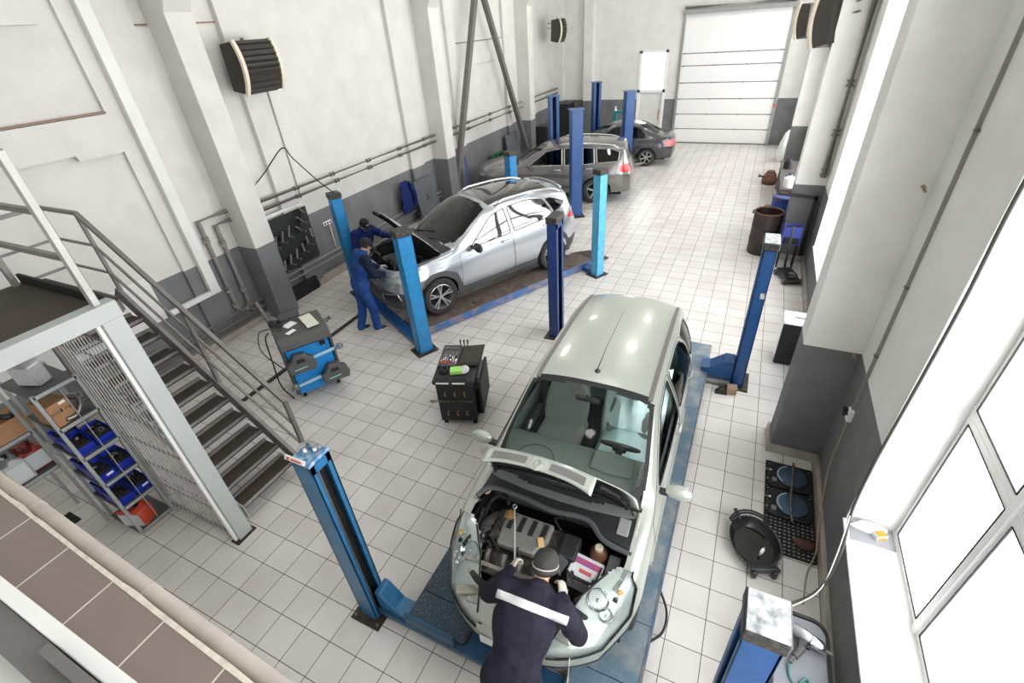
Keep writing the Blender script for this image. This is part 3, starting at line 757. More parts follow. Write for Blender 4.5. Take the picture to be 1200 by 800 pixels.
def door_handle(S, mb, x, z, side, w=.17):
    P = [S.W(x-w/2, z, side, .0), S.W(x-w/2+.03, z+.004, side, .03), S.W(x+w/2-.03, z+.004, side, .03), S.W(x+w/2, z, side, .0)]
    mb.tube(P, [.012, .015, .015, .012], 8)
def roof_rail(S, mb, x0, x1, y, side, r=.018, lift=.045):
    n = 14; P = []
    for i in range(n+1):
        t = i/n; x = x0+(x1-x0)*t; h = lift*min(1, min(t, 1-t)*9)
        P.append(S.T(x, side*y, h))
    mb.tube(P, r, 8)
def interior(car, L, xs, ys, W, z0=.28, z1=.86):
    b = MB(); b.bb((.45, -W, .24), (L-.35, W, .30)); b.build('floor_pan', M_dark, car, smooth=0)
def arches(car, S, axles, R):
    for x in axles:
        for sd in (1, -1):
            b = MB(); P = lambda i, j: Vector((x+R*.99*math.cos(PI*i/16), sd*(.42+(.30 if j else 0)), .34+R*1.0*math.sin(PI*i/16)))
            b.grid(P, 17, 2); b.add([P(i, 0) for i in range(17)]+[(x+R, sd*.42, .2), (x-R, sd*.42, .2)], [tuple(range(17))])
            b.build('wheel_housing', M_dark, car, fix=False)
def emit_regions(car, R, mats, joint=(), skip=()):
    """turns the cut skin into parts; joint names are one part spanning both sides"""
    out = {}
    names = []
    for (n, s) in R:
        if n not in names: names.append(n)
    for n in names:
        if n in skip: continue
        key = n; nice = n.split('#')[0]
        if n in joint or n == 'body':
            m = MB()
            for s in (1, -1):
                if (n, s) in R:
                    r = R[(n, s)]; m.add(r.v, r.f)
            out[n] = [m.build(nice, mats[n], car, smooth=50)]
        else:
            out[n] = [R[(n, s)].build(nice, mats[n], car, smooth=50) for s in (1, -1) if (n, s) in R]
    return out
# ------------------------------------------------------------------ the pale green people carrier on the near lift
P_green = mat('pale_green_paint', '#aeb3aa', .28, .3, coat=.7, noise=(2.5, .10), col2='#a2a79d')
M_tint = glass('green_tinted_glass', '#f1f8f4', .98, ior=1.28)
M_tintd = glass('green_side_glass', '#a9cabd', .85)
SC = dict(L=4.17, cf=.46, cr=.16, pw=2.6, fd=.85, zmid=.62, tuck=.08, crown=2.6,
 top=[(0, .64), (.15, .70), (.4, .84), (.8, .97), (1.12, 1.03), (1.35, 1.16), (1.75, 1.41), (2.06, 1.565), (2.4, 1.605), (3.0, 1.615), (3.6, 1.585), (3.95, 1.54), (4.06, 1.50), (4.11, 1.34), (4.15, 1.1), (4.17, .95)],
 edge=[(0, .615), (.15, .68), (.4, .80), (.7, .90), (1.0, .955), (1.28, .99), (1.45, 1.10), (1.75, 1.31), (2.06, 1.49), (2.4, 1.545), (3.0, 1.555), (3.6, 1.52), (3.95, 1.46), (4.06, 1.40), (4.11, 1.28), (4.15, 1.08), (4.17, .92)],
 wedge=[(0, .74), (.4, .765), (1.2, .765), (1.5, .725), (2.06, .645), (2.5, .635), (3.4, .625), (3.9, .61), (4.17, .70)],
 belt=[(0, .6), (1.2, .93), (2.0, .95), (3.4, 1.0), (4.17, .98)],
 wbelt=[(0, .80), (1.2, .815), (2.0, .83), (3.4, .82), (4.17, .78)],
 wmax=[(0, .83), (.6, .86), (3.6, .86), (4.17, .82)],
 plan=[(0, .80), (.15, .89), (.35, .96), (.7, 1), (3.6, 1), (3.95, .97), (4.17, .90)],
 bot=[(0, .22), (4.17, .24)], nose=[(.2, .07), (.35, .01), (.5, .0), (.60, .02), (.66, .05)],
 dense=[(3.98, 4.17, 3), (0, .12, 2)])
S1 = Skin(SC)
car1 = thing('car', 'pale green people carrier with its bonnet up, mechanic in navy leaning over the engine', 'car', (2.46, .755, .166), PI/2+.015); car1.scale = (1.115, 1.08, .95)
winF = rounded([(1.52, .985), (1.60, 1.06), (2.10, 1.40), (2.42, 1.475), (2.50, 1.475), (2.50, .985)], .05)
winR = rounded([(2.60, .995), (2.60, 1.478), (3.05, 1.485), (3.24, 1.46), (3.42, 1.30), (3.46, 1.02)], .06)
winQ = rounded([(3.52, 1.04), (3.50, 1.30), (3.36, 1.45), (3.60, 1.455), (3.86, 1.40), (3.98, 1.22), (3.98, 1.06)], .07)
dF = rounded([(1.18, .33), (1.20, .90), (1.50, 1.02), (2.08, 1.44), (2.45, 1.52), (2.555, 1.52), (2.555, .33)], .05)
dR = rounded([(2.565, .33), (2.565, 1.522), (3.08, 1.53), (3.30, 1.49), (3.48, 1.30), (3.50, .80), (3.18, .55), (3.02, .33)], .06)
hlS = [(0, .50), (0, .70), (.4, .84), (.66, .95), (.56, .76), (.30, .60)]
wrap = [('front_door_window', winF), ('rear_door_window', winR), ('quarter_window', winQ),
        (None, S1.unwarp(circle(.84, .30, .335))), (None, S1.unwarp(circle(3.42, .30, .335))),
        ('headlight', [(-.33, .53), (-.36, .72), (0, .72), (.4, .86), (.66, .96), (.60, .78), (.30, .62), (0, .54)]),
        ('bumper_strip', [(-.8, .405), (-.8, .455), (.42, .455), (.42, .405)]), ('air_intake', [(-.8, .245), (-.8, .355), (-.24, .355), (-.20, .245)]),
        ('front_door', dF), ('rear_door', dR)]
ws = rounded([(1.16, 0), (1.16, .3), (1.24, .52), (1.40, .66), (1.55, .655), (2.02, .585), (2.05, .5), (2.06, 0)], .05)[0:]
ws[0] = (1.16, -.01); ws = [(1.16, -.02)]+[p for p in ws if p[1] > .02]+[(2.06, -.02)]
hole = [(.10, -.02), (.10, .34), (.40, .44), (.64, .60), (.72, .695), (1.0, .70), (1.20, .70), (1.36, .70), (1.20, .54), (1.12, .3), (1.12, -.02)]
top = [('headlight', [(0, .28), (.10, .33), (.40, .44), (.64, .60), (.70, .70), (.68, .82), (0, .82)]), (None, hole), ('windshield', ws),
       ('windshield_seal', [(1.12, -.02), (1.12, .3), (1.20, .54), (1.37, .71), (1.56, .695), (2.05, .62), (2.115, .56), (2.118, -.02)]),
       ('rear_window', [(4.075, -.02), (4.075, .55), (4.14, .62), (4.148, -.02)])]
R = S1.regions(wrap, top, .03, 36, 30)
M_lensgrey = mat('headlamp_lens', '#a9b2b1', .10, .45, coat=1.0, noise=(9, .6), col2='#6c7474')
pm = {'body': P_green, 'front_door_window': M_tintd, 'rear_door_window': M_tintd, 'quarter_window': M_tintd, 'headlight': M_clear, 'bumper_strip': mat('bumper_strip', '#9fa59b', .4), 'air_intake': M_trim,
      'front_door': P_green, 'rear_door': P_green, 'windshield': M_tint, 'windshield_seal': M_rubber, 'rear_window': M_tintd}
# the driver's window is wound down: only a strip of glass is left in its frame
E1 = emit_regions(car1, R, pm, joint=('windshield', 'windshield_seal', 'rear_window', 'bumper_strip', 'air_intake'), skip=('front_door_window',))
m = MB(); r = R[('front_door_window', 1)]; m.add(r.v, r.f); m.build('front_door_window', M_tintd, car1)
d = E1['front_door']; d2_ = E1['rear_door']
for i, sd in enumerate((1, -1)):
    m = MB(); door_handle(S1, m, 2.42, .86, sd); m.build('handle', P_green, d[i])
    m = MB(); door_handle(S1, m, 3.32, .90, sd); m.build('handle', P_green, d2_[i])
    m = MB()
    for pl in (winF, winR, winQ): S1.line_w(m, pl+[pl[0]], .007, sd, .001)
    m.build('window_seal', M_rubber, car1)
    m = MB()
    for pl in (dF, dR): S1.line_w(m, pl+[pl[0]], .0035, sd, -.001)
    m.build('door_gap', M_dark, car1)
    m = MB(); S1.line_w(m, [(.98, .60), (2.55, .60), (3.0, .60)], .016, sd, .003); m.build('rubbing_strip', P_green, car1)
    # black gutter strip on the roof
    m = MB(); P = [S1.T(2.08+(4.02-2.08)*i_/30, sd*(.575-.02*i_/30), .004) for i_ in range(31)]
    m.loft([[p+Vector((0, -.022, 0)), p+Vector((0, .022, 0)), p+Vector((0, .020, .010)), p+Vector((0, -.020, .010))] for p in P]); m.build('roof_strip', mat('roof_strip', '#6d6a68', .5), car1)
    mirror(car1, 1.50, sd*.82, .985, sd, P_green)
for x in (.84, 3.42):
    for sd in (1, -1):
        w_ = wheel(car1, x, sd*.75, .305, .185, sd, 5); k_ = (1.04/1.115, 1.04/1.08, 1.04/.95); w_.scale = k_; w_.location = (x*(1-k_[0]), sd*.75*(1-k_[1]), 0)
arches(car1, S1, (.84, 3.42), .335); interior(car1, 4.17, 0, 0, .76)
m = MB(); b0 = S1.T(2.28, 0, 0); m.lathe([(.03, 0), (.024, .018), (.012, .03), (0, .034)], b0, (0, 0, 1), 14)
m.tube([b0+Vector((.0, 0, .03)), b0+Vector((.22, -.02, .16)), b0+Vector((.80, -.06, .30))], [.006, .003, .002], 6); m.build('antenna', M_trim, car1)
# lamps inside the headlight, dark edge of its housing
for sd in (1, -1):
    m = MB(); P = [(.02, .30), (.10, .33), (.40, .44), (.62, .585)]
    S1.line_t(m, [(a, b*sd) for a, b in P], .008, .004); S1.line_w(m, [(.66, .955), (.60, .78), (.30, .62), (0, .54), (-.33, .53)], .006, sd, .003); m.build('headlight_rim', M_rubber, car1)
    m = MB(); r = R[('headlight', sd)]; m.v = [(v[0]+.014, v[1]*.99, v[2]-.016) for v in r.v]; m.f = r.f; m.m = r.m; m.build('headlight_reflector', M_reflector, car1)
    for (x_, y_, r_) in ((.40, .56, .085), (.27, .64, .055)):
        m = MB(); q = S1.T(x_, sd*y_, -.02); m.lathe([(r_, .012), (r_*.96, .016), (r_*.5, -.03), (0, -.035)], q, (-.55, sd*.15, .8), 22, caps=False); m.ball(q+Vector((.0, 0, -.01)), r_*.22); m.build('headlight_bowl', M_chrome, car1)
    m = MB(); q = S1.T(.50, sd*.70, -.025); m.ball(q, (.035, .03, .012), 14, 8, Matrix.Rotation(.3, 3, 'Y')); m.build('indicator_bulb', mat('amber_lens', '#d9a765', .2), car1)
# open bonnet: outer skin, inner panel with ribs, and the grille carried on its front edge
hx, hz = 1.24, 1.03; ang = math.radians(66)
def hood_pt(u, v, dz=0):
    """u 0 hinge .. 1 front edge, v -1..1 across; closed shape swung up about the hinge line"""
    w = .70-.03*u if u < .45 else (.6865-.255*((u-.45)/.55)**1.35)
    x = hx-.12*(1-v*v)*(1-u)-u*1.02; zz = .012-.05*v*v*(1-.3*u)-.035*u*u-.05*max(0, u-.7)+dz
    a = Vector((x-hx, v*w, zz)); c, s_ = math.cos(ang), math.sin(ang)
    return Vector((hx+a.x*c+a.z*s_, a.y, hz-a.x*s_+a.z*c))
nu, nv_ = 15, 17
m = MB(); m.grid(lambda i, j: hood_pt(i/(nu-1), -1+2*j/(nv_-1)), nu, nv_)
hood = m.build('bonnet', P_green, car1, solid=.006)
m = MB(); m.grid(lambda i, j: hood_pt(.04+.9*i/(nu-1), (-1+2*j/(nv_-1))*.93, -.02-.02*math.sin(PI*i/(nu-1))), nu, nv_)
m.build('bonnet_lining', mat('bonnet_lining', '#1b1d1f', .75, noise=(30, .5), col2='#2b2e30'), hood)
m = MB()
for v in (-.86, 0, .86): m.tube([hood_pt(t, v, -.045) for t in (.06, .3, .6, .86)], .016, 6)
for u in (.12, .5, .86): m.tube([hood_pt(u, v/8, -.045) for v in range(-7, 8)], .016, 6)
m.tube([hood_pt(.86, 0, -.05), hood_pt(.93, .02, -.10), hood_pt(.86, .06, -.06)], .012, 6); m.build('bonnet_rib', M_dark, hood)
fw = hood_pt(1, 0)-hood_pt(.94, 0); fw.normalize(); dn = Vector((0, 1, 0)).cross(fw); dn.normalize()
if dn.x > 0 and dn.z < 0: pass
# grille band folded down from the front edge of the bonnet
nrm = (hood_pt(.5, 0, 1)-hood_pt(.5, 0, 0)).normalized()
band = MB(); nvb = 25
def band_pt(v, k): # k 0 top edge 1 lower edge
    p = hood_pt(1, v); return p+fw*(.05*k+.0)-nrm*(.135*k-.03*k*(1-abs(v)**4))
band.grid(lambda i, j: band_pt(-1+2*j/(nvb-1), i/3), 4, nvb); bo = band.build('bonnet_front', P_green, hood, solid=.012)
gr = MB(); mesh_m = mat('grille_mesh', '#8d8d8b', .5, .3)
for s_ in (1, -1):
    f = MB(); f.grid(lambda i, j: band_pt(s_*(.22+.62*j/10), .24+.5*i/3)+fw*.009, 4, 11); f.build('grille', M_dark, hood)
    f = MB()
    for i in range(6):
        f.tube([band_pt(s_*(.22+.62*j/8), .24+.1*i)+fw*.014 for j in range(9)], .0035, 5)
    for j in range(26):
        f.tube([band_pt(s_*(.22+.62*j/25), .24+.1*i)+fw*.014 for i in (0, 5)], .0030, 5)
    f.build('grille_mesh', mesh_m, hood)
# rhombus badge
f = MB(); c0 = band_pt(0, .5)+fw*.012; ey = Vector((0, 1, 0)); ez = (band_pt(0, 0)-band_pt(0, 1)).normalized()
def rh(k, h): return [c0+ey*(.036*k*a)+ez*(.052*k*b)+fw*h for a, b in ((0, 1), (1, 0), (0, -1), (-1, 0))]
f.loft([rh(1, .0), rh(1, .012), rh(.62, .012), rh(.62, 0)], caps=False); f.build('badge', M_chrome, hood, smooth=0)
f = MB(); f.prism([(-.075, -.045), (-.055, .055), (.055, .055), (.075, -.045), (0, -.07)], c0-fw*.006, ey, ez, fw*.008); f.build('badge_field', P_green, hood, smooth=0, bevel=.004)
f = MB(); hq = hood_pt(.985, -.80, -.0)
for sd in (1, -1):
    f.tube([(1.18, sd*.66, .95), hood_pt(.2, sd*.9, -.03)], .01, 6)
f.build('bonnet_hinge', M_trim, hood)
# front bumper details: towing eye cover, plate
m = MB(); m.tube([S1.W(-.8+.02*i, .38, 1, .004) for i in range(0, 70)], .006, 6); m.tube([S1.W(-.8+.02*i, .38, -1, .004) for i in range(0, 70)], .006, 6); m.build('bumper_crease', M_trim, car1)
m = MB(); m.box((.0, 0, .44), (.012, .5, .11)); m.build('number_plate', M_plate_w, car1, bevel=.003)
# --- cabin
m = MB(); rings = []
for y, d_ in ((-.74, .0), (-.6, .04), (-.3, .07), (0, .08), (.3, .07), (.6, .04), (.74, 0)):
    rings.append([(1.12-.0, y, .62), (1.14-d_, y, .93), (1.22-d_, y, .985), (1.50, y, 1.0), (1.72, y, .985), (1.80, y, .93), (1.79, y, .80), (1.68, y, .62)])
m.loft(rings); M_dash = mat('dashboard_green_grey', '#666d69', .7, noise=(60, .25)); dash = m.build('dashboard', M_dash, car1, bevel=.01)
m = MB(); m.ring((1.42, .36, 1.0), .19, .004, (0, 0, 1), 30, 6); m.build('airbag_seam', M_trim, dash)
m = MB(); m.loft([[(1.60+a, -.36+b*.2, z) for a, b in ((-.1, -1), (-.12, 0), (-.1, 1), (.12, 1), (.14, 0), (.12, -1))] for z in (.97, 1.03)]); m.build('instrument_hood', M_dash, dash, bevel=.015)
m = MB(); m.bb((1.66, -.12, .45), (1.80, .12, .92)); m.build('centre_console', M_trim, car1, bevel=.02)
m = MB(); m.bb((1.9, -.1, .30), (2.6, .1, .42)); m.tube([(2.0, 0, .42), (1.98, 0, .58)], .01); m.ball((1.98, 0, .6), .028); m.build('gear_tunnel', M_trim, car1, bevel=.02)
steering_wheel(car1, 1.86, -.37, 1.0, .60)
sP = seat(car1, 1.92, .37, M_seatg, .50)
sD = seat(car1, 1.92, -.37, M_seatg, .50)
for y in (-.45, 0, .45): seat(car1, 2.95, y, M_seatg, .38)
# crumpled pale blue dust sheet over the driver's seat
random.seed(11)
def sheet(i, j):
    u = i/22; v = j/16; y = -.37+(v-.5)*.66
    if u < .42: p = Vector((1.90+.46*(u/.42), y, .695-.03*math.cos(6*v)))
    else: t = (u-.42)/.58; p = Vector((2.30+.27*t, y, .71+.82*t))
    k = max(0, abs(v-.5)-.36)*2.2
    p.z -= k*.5*(1 if u < .42 else .15); p.x += k*.3*(0 if u < .42 else 1)
    w = .022*math.sin(9*v+5*u)+.018*math.sin(23*v-4*u)+.014*math.sin(17*u+6*v)+.008*random.uniform(-1, 1)
    return p+Vector((-.7*w, 0, .7*w))
m = MB(); m.grid(sheet, 23, 17); m.build('seat_dust_sheet', mat('dust_sheet_plastic', '#d2edf0', .35, noise=(8, .5), col2='#ffffff', coat=.3), car1, solid=.003)['label'] = 'pale blue crumpled dust sheet'
m = MB(); q = S1.T(1.98, .02, -.08); m.box(q+Vector((.04, 0, -.05)), (.035, .24, .07), Matrix.Rotation(-.3, 3, 'Y')); m.cyl(q+Vector((.02, 0, .03)), q+Vector((.04, 0, -.03)), .014); m.build('rear_view_mirror', M_trim, car1, bevel=.015)
# door cards seen through the windows
for sd in (1, -1):
    m = MB(); m.grid(lambda i, j: S1.W(1.35+2.0*i/12, .36+.6*j/5, sd, -.055), 13, 6); dc = m.build('door_card', mat('door_card', '#4e5553', .8), car1, solid=.02)
    m = MB(); m.bb((1.95, sd*.69-.04, .70), (2.4, sd*.69+.04, .75)); m.ball((1.72, sd*.735, .62), (.12, .02, .05)); m.build('armrest', M_trim, dc, bevel=.015)
m = MB(); m.bb((1.5, -.72, .27), (3.9, .72, .33)); m.build('carpet', M_trim, car1, smooth=0)
for sd in (1, -1):
    m = MB(); m.tube([(2.58, sd*.60, 1.44), (2.60, sd*.68, 1.30), (2.62, sd*.72, .9), (2.62, sd*.72, .4)], .04, 8); m.build('inner_pillar', mat('inner_pillar', '#7d827e', .7), car1)
# --- engine bay (tub, engine and everything around it)
M_bay = mat('engine_bay_black', '#17181a', .7, noise=(25, .4), col2='#2a2826')
M_cast = mat('cast_aluminium', '#77756f', .5, .6, noise=(18, .5), col2='#4a4640')
M_cover = mat('engine_cover', '#85857f', .5, .2, noise=(40, .3))
M_oily = mat('oily_metal', '#4c4742', .5, .5, noise=(20, .6), col2='#8a8279')
m = MB(); m.bb((.36, -.60, .24), (1.22, .60, .28)); m.bb((1.20, -.72, .28), (1.24, .72, 1.0))
m.bb((.50, -.70, .28), (1.22, -.665, .80)); m.bb((.50, .665, .28), (1.22, .70, .80)); m.build('engine_bay', M_bay, car1, smooth=0)
for sd in (1, -1):
    m = MB(); P = [(.50, sd*.66), (.72, sd*.715), (1.0, sd*.715), (1.22, sd*.71)]
    m.tube([S1.T(a, b, -.02) for a, b in P], .022, 8); m.build('wing_flange', mat('wing_flange', '#aeb4aa', .4, .2, noise=(14, .4)), car1)
m = MB()
for k in range(21):
    pass
m.tube(curve_pts([(.86, .72, .93), (1.0, .62, .96), (1.0, .3, .97), (.97, 0, .965), (1.0, -.3, .955), (.88, -.48, .93), (.84, -.72, .92)], 6), .024, 8); m.build('scuttle_seal', mat('scuttle_seal', '#4c5052', .6), car1)
m = MB(); m.prism([(.86, -.7), (.90, -.48), (1.02, -.3), (1.0, .3), (1.02, .6), (.88, .7), (1.2, .7), (1.2, -.7)], (0, 0, .93), (1, 0, 0), (0, 1, 0), (0, 0, .02)); m.build('scuttle_panel', M_trim, car1, smooth=0)
ec = (0.72, .20)  # centre of the engine cover
m = MB(); m.prism([(-.18, -.17), (-.19, .17), (-.02, .19), (.14, .19), (.14, -.24), (-.02, -.24), (-.13, -.18)], (ec[0], ec[1], .76), (1, 0, 0), (0, 1, 0), (0, 0, .08)); eo = m.build('engine_cover', M_cover, car1, smooth=0, bevel=.02)
m = MB()
for y in (-.18, -.075, .03, .13): m.box((ec[0]+.04, ec[1]+y, .842), (.15, .045, .01))
m.build('cover_slot', M_bay, eo, smooth=0, bevel=.004)
m = MB(); m.lathe([(.045, 0), (.045, .03), (.03, .04), (0, .042)], (ec[0]+.08, ec[1]+.165, .845), (0, 0, 1), 16); m.bar((ec[0]+.05, ec[1]+.165, .89), (ec[0]+.11, ec[1]+.165, .89), .015, .02); m.build('oil_cap', mat('oil_cap', '#8a6a3a', .5), eo)
m = MB(); m.box((ec[0]-.06, ec[1]-.19, .85), (.09, .05, .006), rotz(.5)); m.build('paper_tag', mat('paper_tag', '#d9b77e', .7), eo, smooth=0)
m = MB(); m.bb((.60, -.25, .30), (.88, .5, .75)); m.bb((.45, -.1, .40), (.62, .45, .62)); m.bb((.55, -.45, .32), (.86, -.25, .60)); m.build('engine_block', M_oily, car1, smooth=0, bevel=.02)
m = MB()
for y in (-.02, .13, .28, .43): m.tube(curve_pts([(.52, y, .74), (.44, y, .70), (.41, y, .60)], 5), .028, 8)
m.cyl((.40, -.08, .58), (.40, .48, .58), .032); m.build('intake_manifold', M_cast, car1)
m = MB(); m.tube([(.34, .58, .80), (.36, .2, .77), (.40, -.12, .75)], .018, 10); m.build('coolant_rail', mat('polished_pipe', '#a7a29a', .3, .8, noise=(15, .4)), car1)
for pts, r in (([(.30, .50, .70), (.22, .35, .72), (.24, .15, .70), (.33, .02, .62)], .03), ([(.40, -.15, .74), (.34, -.22, .76), (.30, -.28, .70), (.26, -.22, .62)], .026), ([(.36, -.30, .72), (.30, -.40, .74), (.30, -.50, .70), (.42, -.54, .66)], .03),
               ([(.9, .42, .86), (.98, .5, .85), (.9, .6, .82), (.7, .6, .78)], .018), ([(.42, .62, .84), (.6, .60, .82), (.78, .62, .86)], .016), ([(.52, .52, .80), (.66, .56, .84), (.82, .5, .80)], .014)):
    m = MB(); m.tube(curve_pts(pts, 6), r, 10); m.build('hose', M_rubber, car1)
random.seed(5)
for k in range(16):
    x, y = random.uniform(.48, .90), random.uniform(.38, .62); m = MB()
    if k % 3 == 0: m.cyl((x, y, .45), (x, y, random.uniform(.62, .78)), random.uniform(.03, .06), n=14)
    elif k % 3 == 1: m.box((x, y, .62+.1*random.random()), (.07, .09, .12), rotz(random.random()))
    else: m.ring((x, y, .68+.08*random.random()), .05, .012, (random.uniform(-.5, .5), random.uniform(-.5, .5), 1))
    m.build('bracket', random.choice([M_cast, M_oily, M_bay, M_alu]), car1, bevel=.006)
for x, y in ((.48, .10), (.52, -.18), (.50, .34), (.86, -.1), (.34, -.36)):
    m = MB(); m.tube(curve_pts([(x, y, .78), (x+.06, y+.08, .84), (x+.12, y+.02, .80), (x+.2, y+.1, .83)], 5), .008, 6); m.build('cable', M_rubber, car1)
m = MB(); m.bb((.62, -.30, .70), (.84, -.14, .83)); m.build('air_filter_box', M_trim, car1, smooth=0, bevel=.02)
m = MB(); m.cyl((.50, -.17, .78), (.62, -.21, .80), .05); m.ring((.51, -.173, .78), .05, .008, (1, -.3, .1)); m.build('air_duct', mat('duct_grey', '#5c6064', .4), car1)
# battery with its printed top
m = MB(); m.box((.62, -.40, .66), (.19, .26, .24), rotz(-.12)); ba = m.build('battery', mat('battery_white', '#dcdde0', .4), car1, smooth=0, bevel=.008)
m = MB(); m.box((.655, -.41, .783), (.05, .22, .006), rotz(-.12)); m.build('battery_print', mat('battery_pink', '#c35a74', .5, noise=(30, .8), col2='#6a5aa8'), ba, smooth=0)
m = MB(); m.box((.58, -.405, .783), (.03, .10, .006), rotz(-.12)); m.build('battery_print', mat('battery_red', '#d0605e', .5), ba, smooth=0)
m = MB(); m.bar((.515, -.29, .79), (.50, -.49, .79), .02, .02); m.cyl((.53, -.31, .78), (.53, -.31, .815), .016, n=8); m.cyl((.52, -.49, .78), (.52, -.49, .815), .016, n=8); m.bar((.66, -.52, .79), (.51, -.50, .80), .012, .012); m.build('battery_clamp', M_trim, ba)
m = MB(); m.lathe([(0, 0), (.07, 0), (.075, .09), (.05, .14), (.028, .15)], (.78, -.46, .70), (0, 0, 1), 18); rs = m.build('brake_fluid_reservoir', mat('reservoir_amber', '#6b4a34', .4), car1)
m = MB(); m.lathe([(.034, 0), (.034, .03), (.014, .034), (.012, .02), (0, .02)], (.78, -.46, .85), (0, 0, 1), 16); m.build('reservoir_cap', mat('reservoir_cap', '#cfc6ae', .5), rs)
m = MB(); m.box((.66, -.60, .72), (.26, .10, .2)); m.build('fuse_box', mat('fuse_box', '#5a5d5f', .6), car1, smooth=0, bevel=.012)
m = MB(); m.box((.50, -.55, .72), (.08, .08, .1), rotz(.3)); m.tube([(.44, -.38, .68), (.50, -.46, .72), (.58, -.55, .76)], .018); m.build('headlight_bracket', M_cast, car1, bevel=.01)
m = MB(); m.bb((.13, -.42, .30), (.20, .42, .62)); m.build('radiator', M_bay, car1, smooth=0)
m = MB(); m.box((.22, .42, .66), (.07, .26, .05), rotz(.35)); m.build('slam_panel', mat('slam_panel', '#9c988c', .5, .2, noise=(20, .5)), car1, smooth=0, bevel=.008)
m = MB(); m.bb((.14, -.44, .60), (.20, .44, .66)); m.build('slam_panel', P_green, car1, smooth=0, bevel=.01)
m = MB(); m.ball((1.0, .66, .90), (.05, .035, .02)); m.build('bonnet_bump_stop', mat('tan_plastic', '#c9a27a', .6), car1)
m = MB(); m.bb((.96, -.66, .94), (1.12, -.56, .965)); m.build('fuse_lid', mat('fuse_lid', '#8d8d8b', .5), car1, smooth=0, bevel=.01)
for ch in list(car1.children):
    if ch.name.split('.')[0] in ('engine_cover', 'engine_block', 'intake_manifold', 'coolant_rail', 'hose', 'bracket', 'cable', 'air_filter_box', 'air_duct', 'battery', 'brake_fluid_reservoir', 'fuse_box'): ch.location.x = .055
# ------------------------------------------------------------------ the silver crossover, the grey off-road car and the dark saloon
M_darkglass = glass('dark_tinted_glass', '#9fa8a6', .30, ior=2.9)
M_blackglass = glass('privacy_glass', '#6a6e70', .10)
M_sideglass = glass('plain_dark_glass', '#7f8886', .35)
M_shield = glass('windscreen_glass', '#b6c0bc', .5)
M_silver_trim = mat('satin_silver_trim', '#c6c9ca', .3, .7)
def finish(car, S, paint, cfg):
    """everything that the three cars have in common"""
    L = cfg['L']
    for i, sd in enumerate((1, -1)):
        for nm, lst in cfg.get('gaps', {}).items():
            m = MB()
            for pl in lst: S.line_w(m, pl+[pl[0]], .0035, sd, -.001)
            m.build(nm, M_dark, car)
        m = MB()
        for pl in cfg['win']: S.line_w(m, pl+[pl[0]], .008, sd, .002)
        m.build('window_seal', cfg.get('sealmat', M_rubber), car)
        mirror(car, cfg['mir'][0], sd*cfg['mir'][1], cfg['mir'][2], sd, cfg.get('mirmat', paint))
        if 'rail' in cfg:
            m = MB(); roof_rail(S, m, *cfg['rail'], sd, .02, .045); m.build('roof_rail', M_silver_trim, car)
        for x, z in cfg['handles']:
            m = MB(); door_handle(S, m, x, z, sd, .19); m.build('handle', cfg.get('hmat', M_silver_trim), car)
    for x in cfg['axles']:
        for sd in (1, -1): wheel(car, x, sd*cfg['track'], cfg['r'], cfg['tw'], sd, cfg.get('spokes', 5), twin=cfg.get('twin', False))
    arches(car, S, cfg['axles'], cfg['r']+.035); interior(car, L, 0, 0, .78)
    m = MB(); W = .72; m.loft([[(cfg['dash'], y, .55), (cfg['dash'], y, cfg['dashz']-.06), (cfg['dash']+.12, y, cfg['dashz']), (cfg['dash']+.5, y, cfg['dashz']-.02), (cfg['dash']+.58, y, cfg['dashz']-.12), (cfg['dash']+.5, y, .55)] for y in (-W, -.3, .3, W)])
    m.build('dashboard', M_trim, car, bevel=.02)
    ms = cfg.get('seat', M_trim)
    for y in (.37, -.37): seat(car, cfg['dash']+.72, y, ms, cfg.get('seatz', .45))
    m = MB(); m.bb((cfg['dash']+1.55, -.62, .4), (cfg['dash']+1.95, .62, .58)); m.box((cfg['dash']+2.1, 0, .80), (.16, 1.24, .55), Matrix.Rotation(.25, 3, 'Y')); m.build('rear_bench', ms, car, bevel=.04)
    steering_wheel(car, cfg['dash']+.66, -.37, cfg['dashz']-.06, .5)
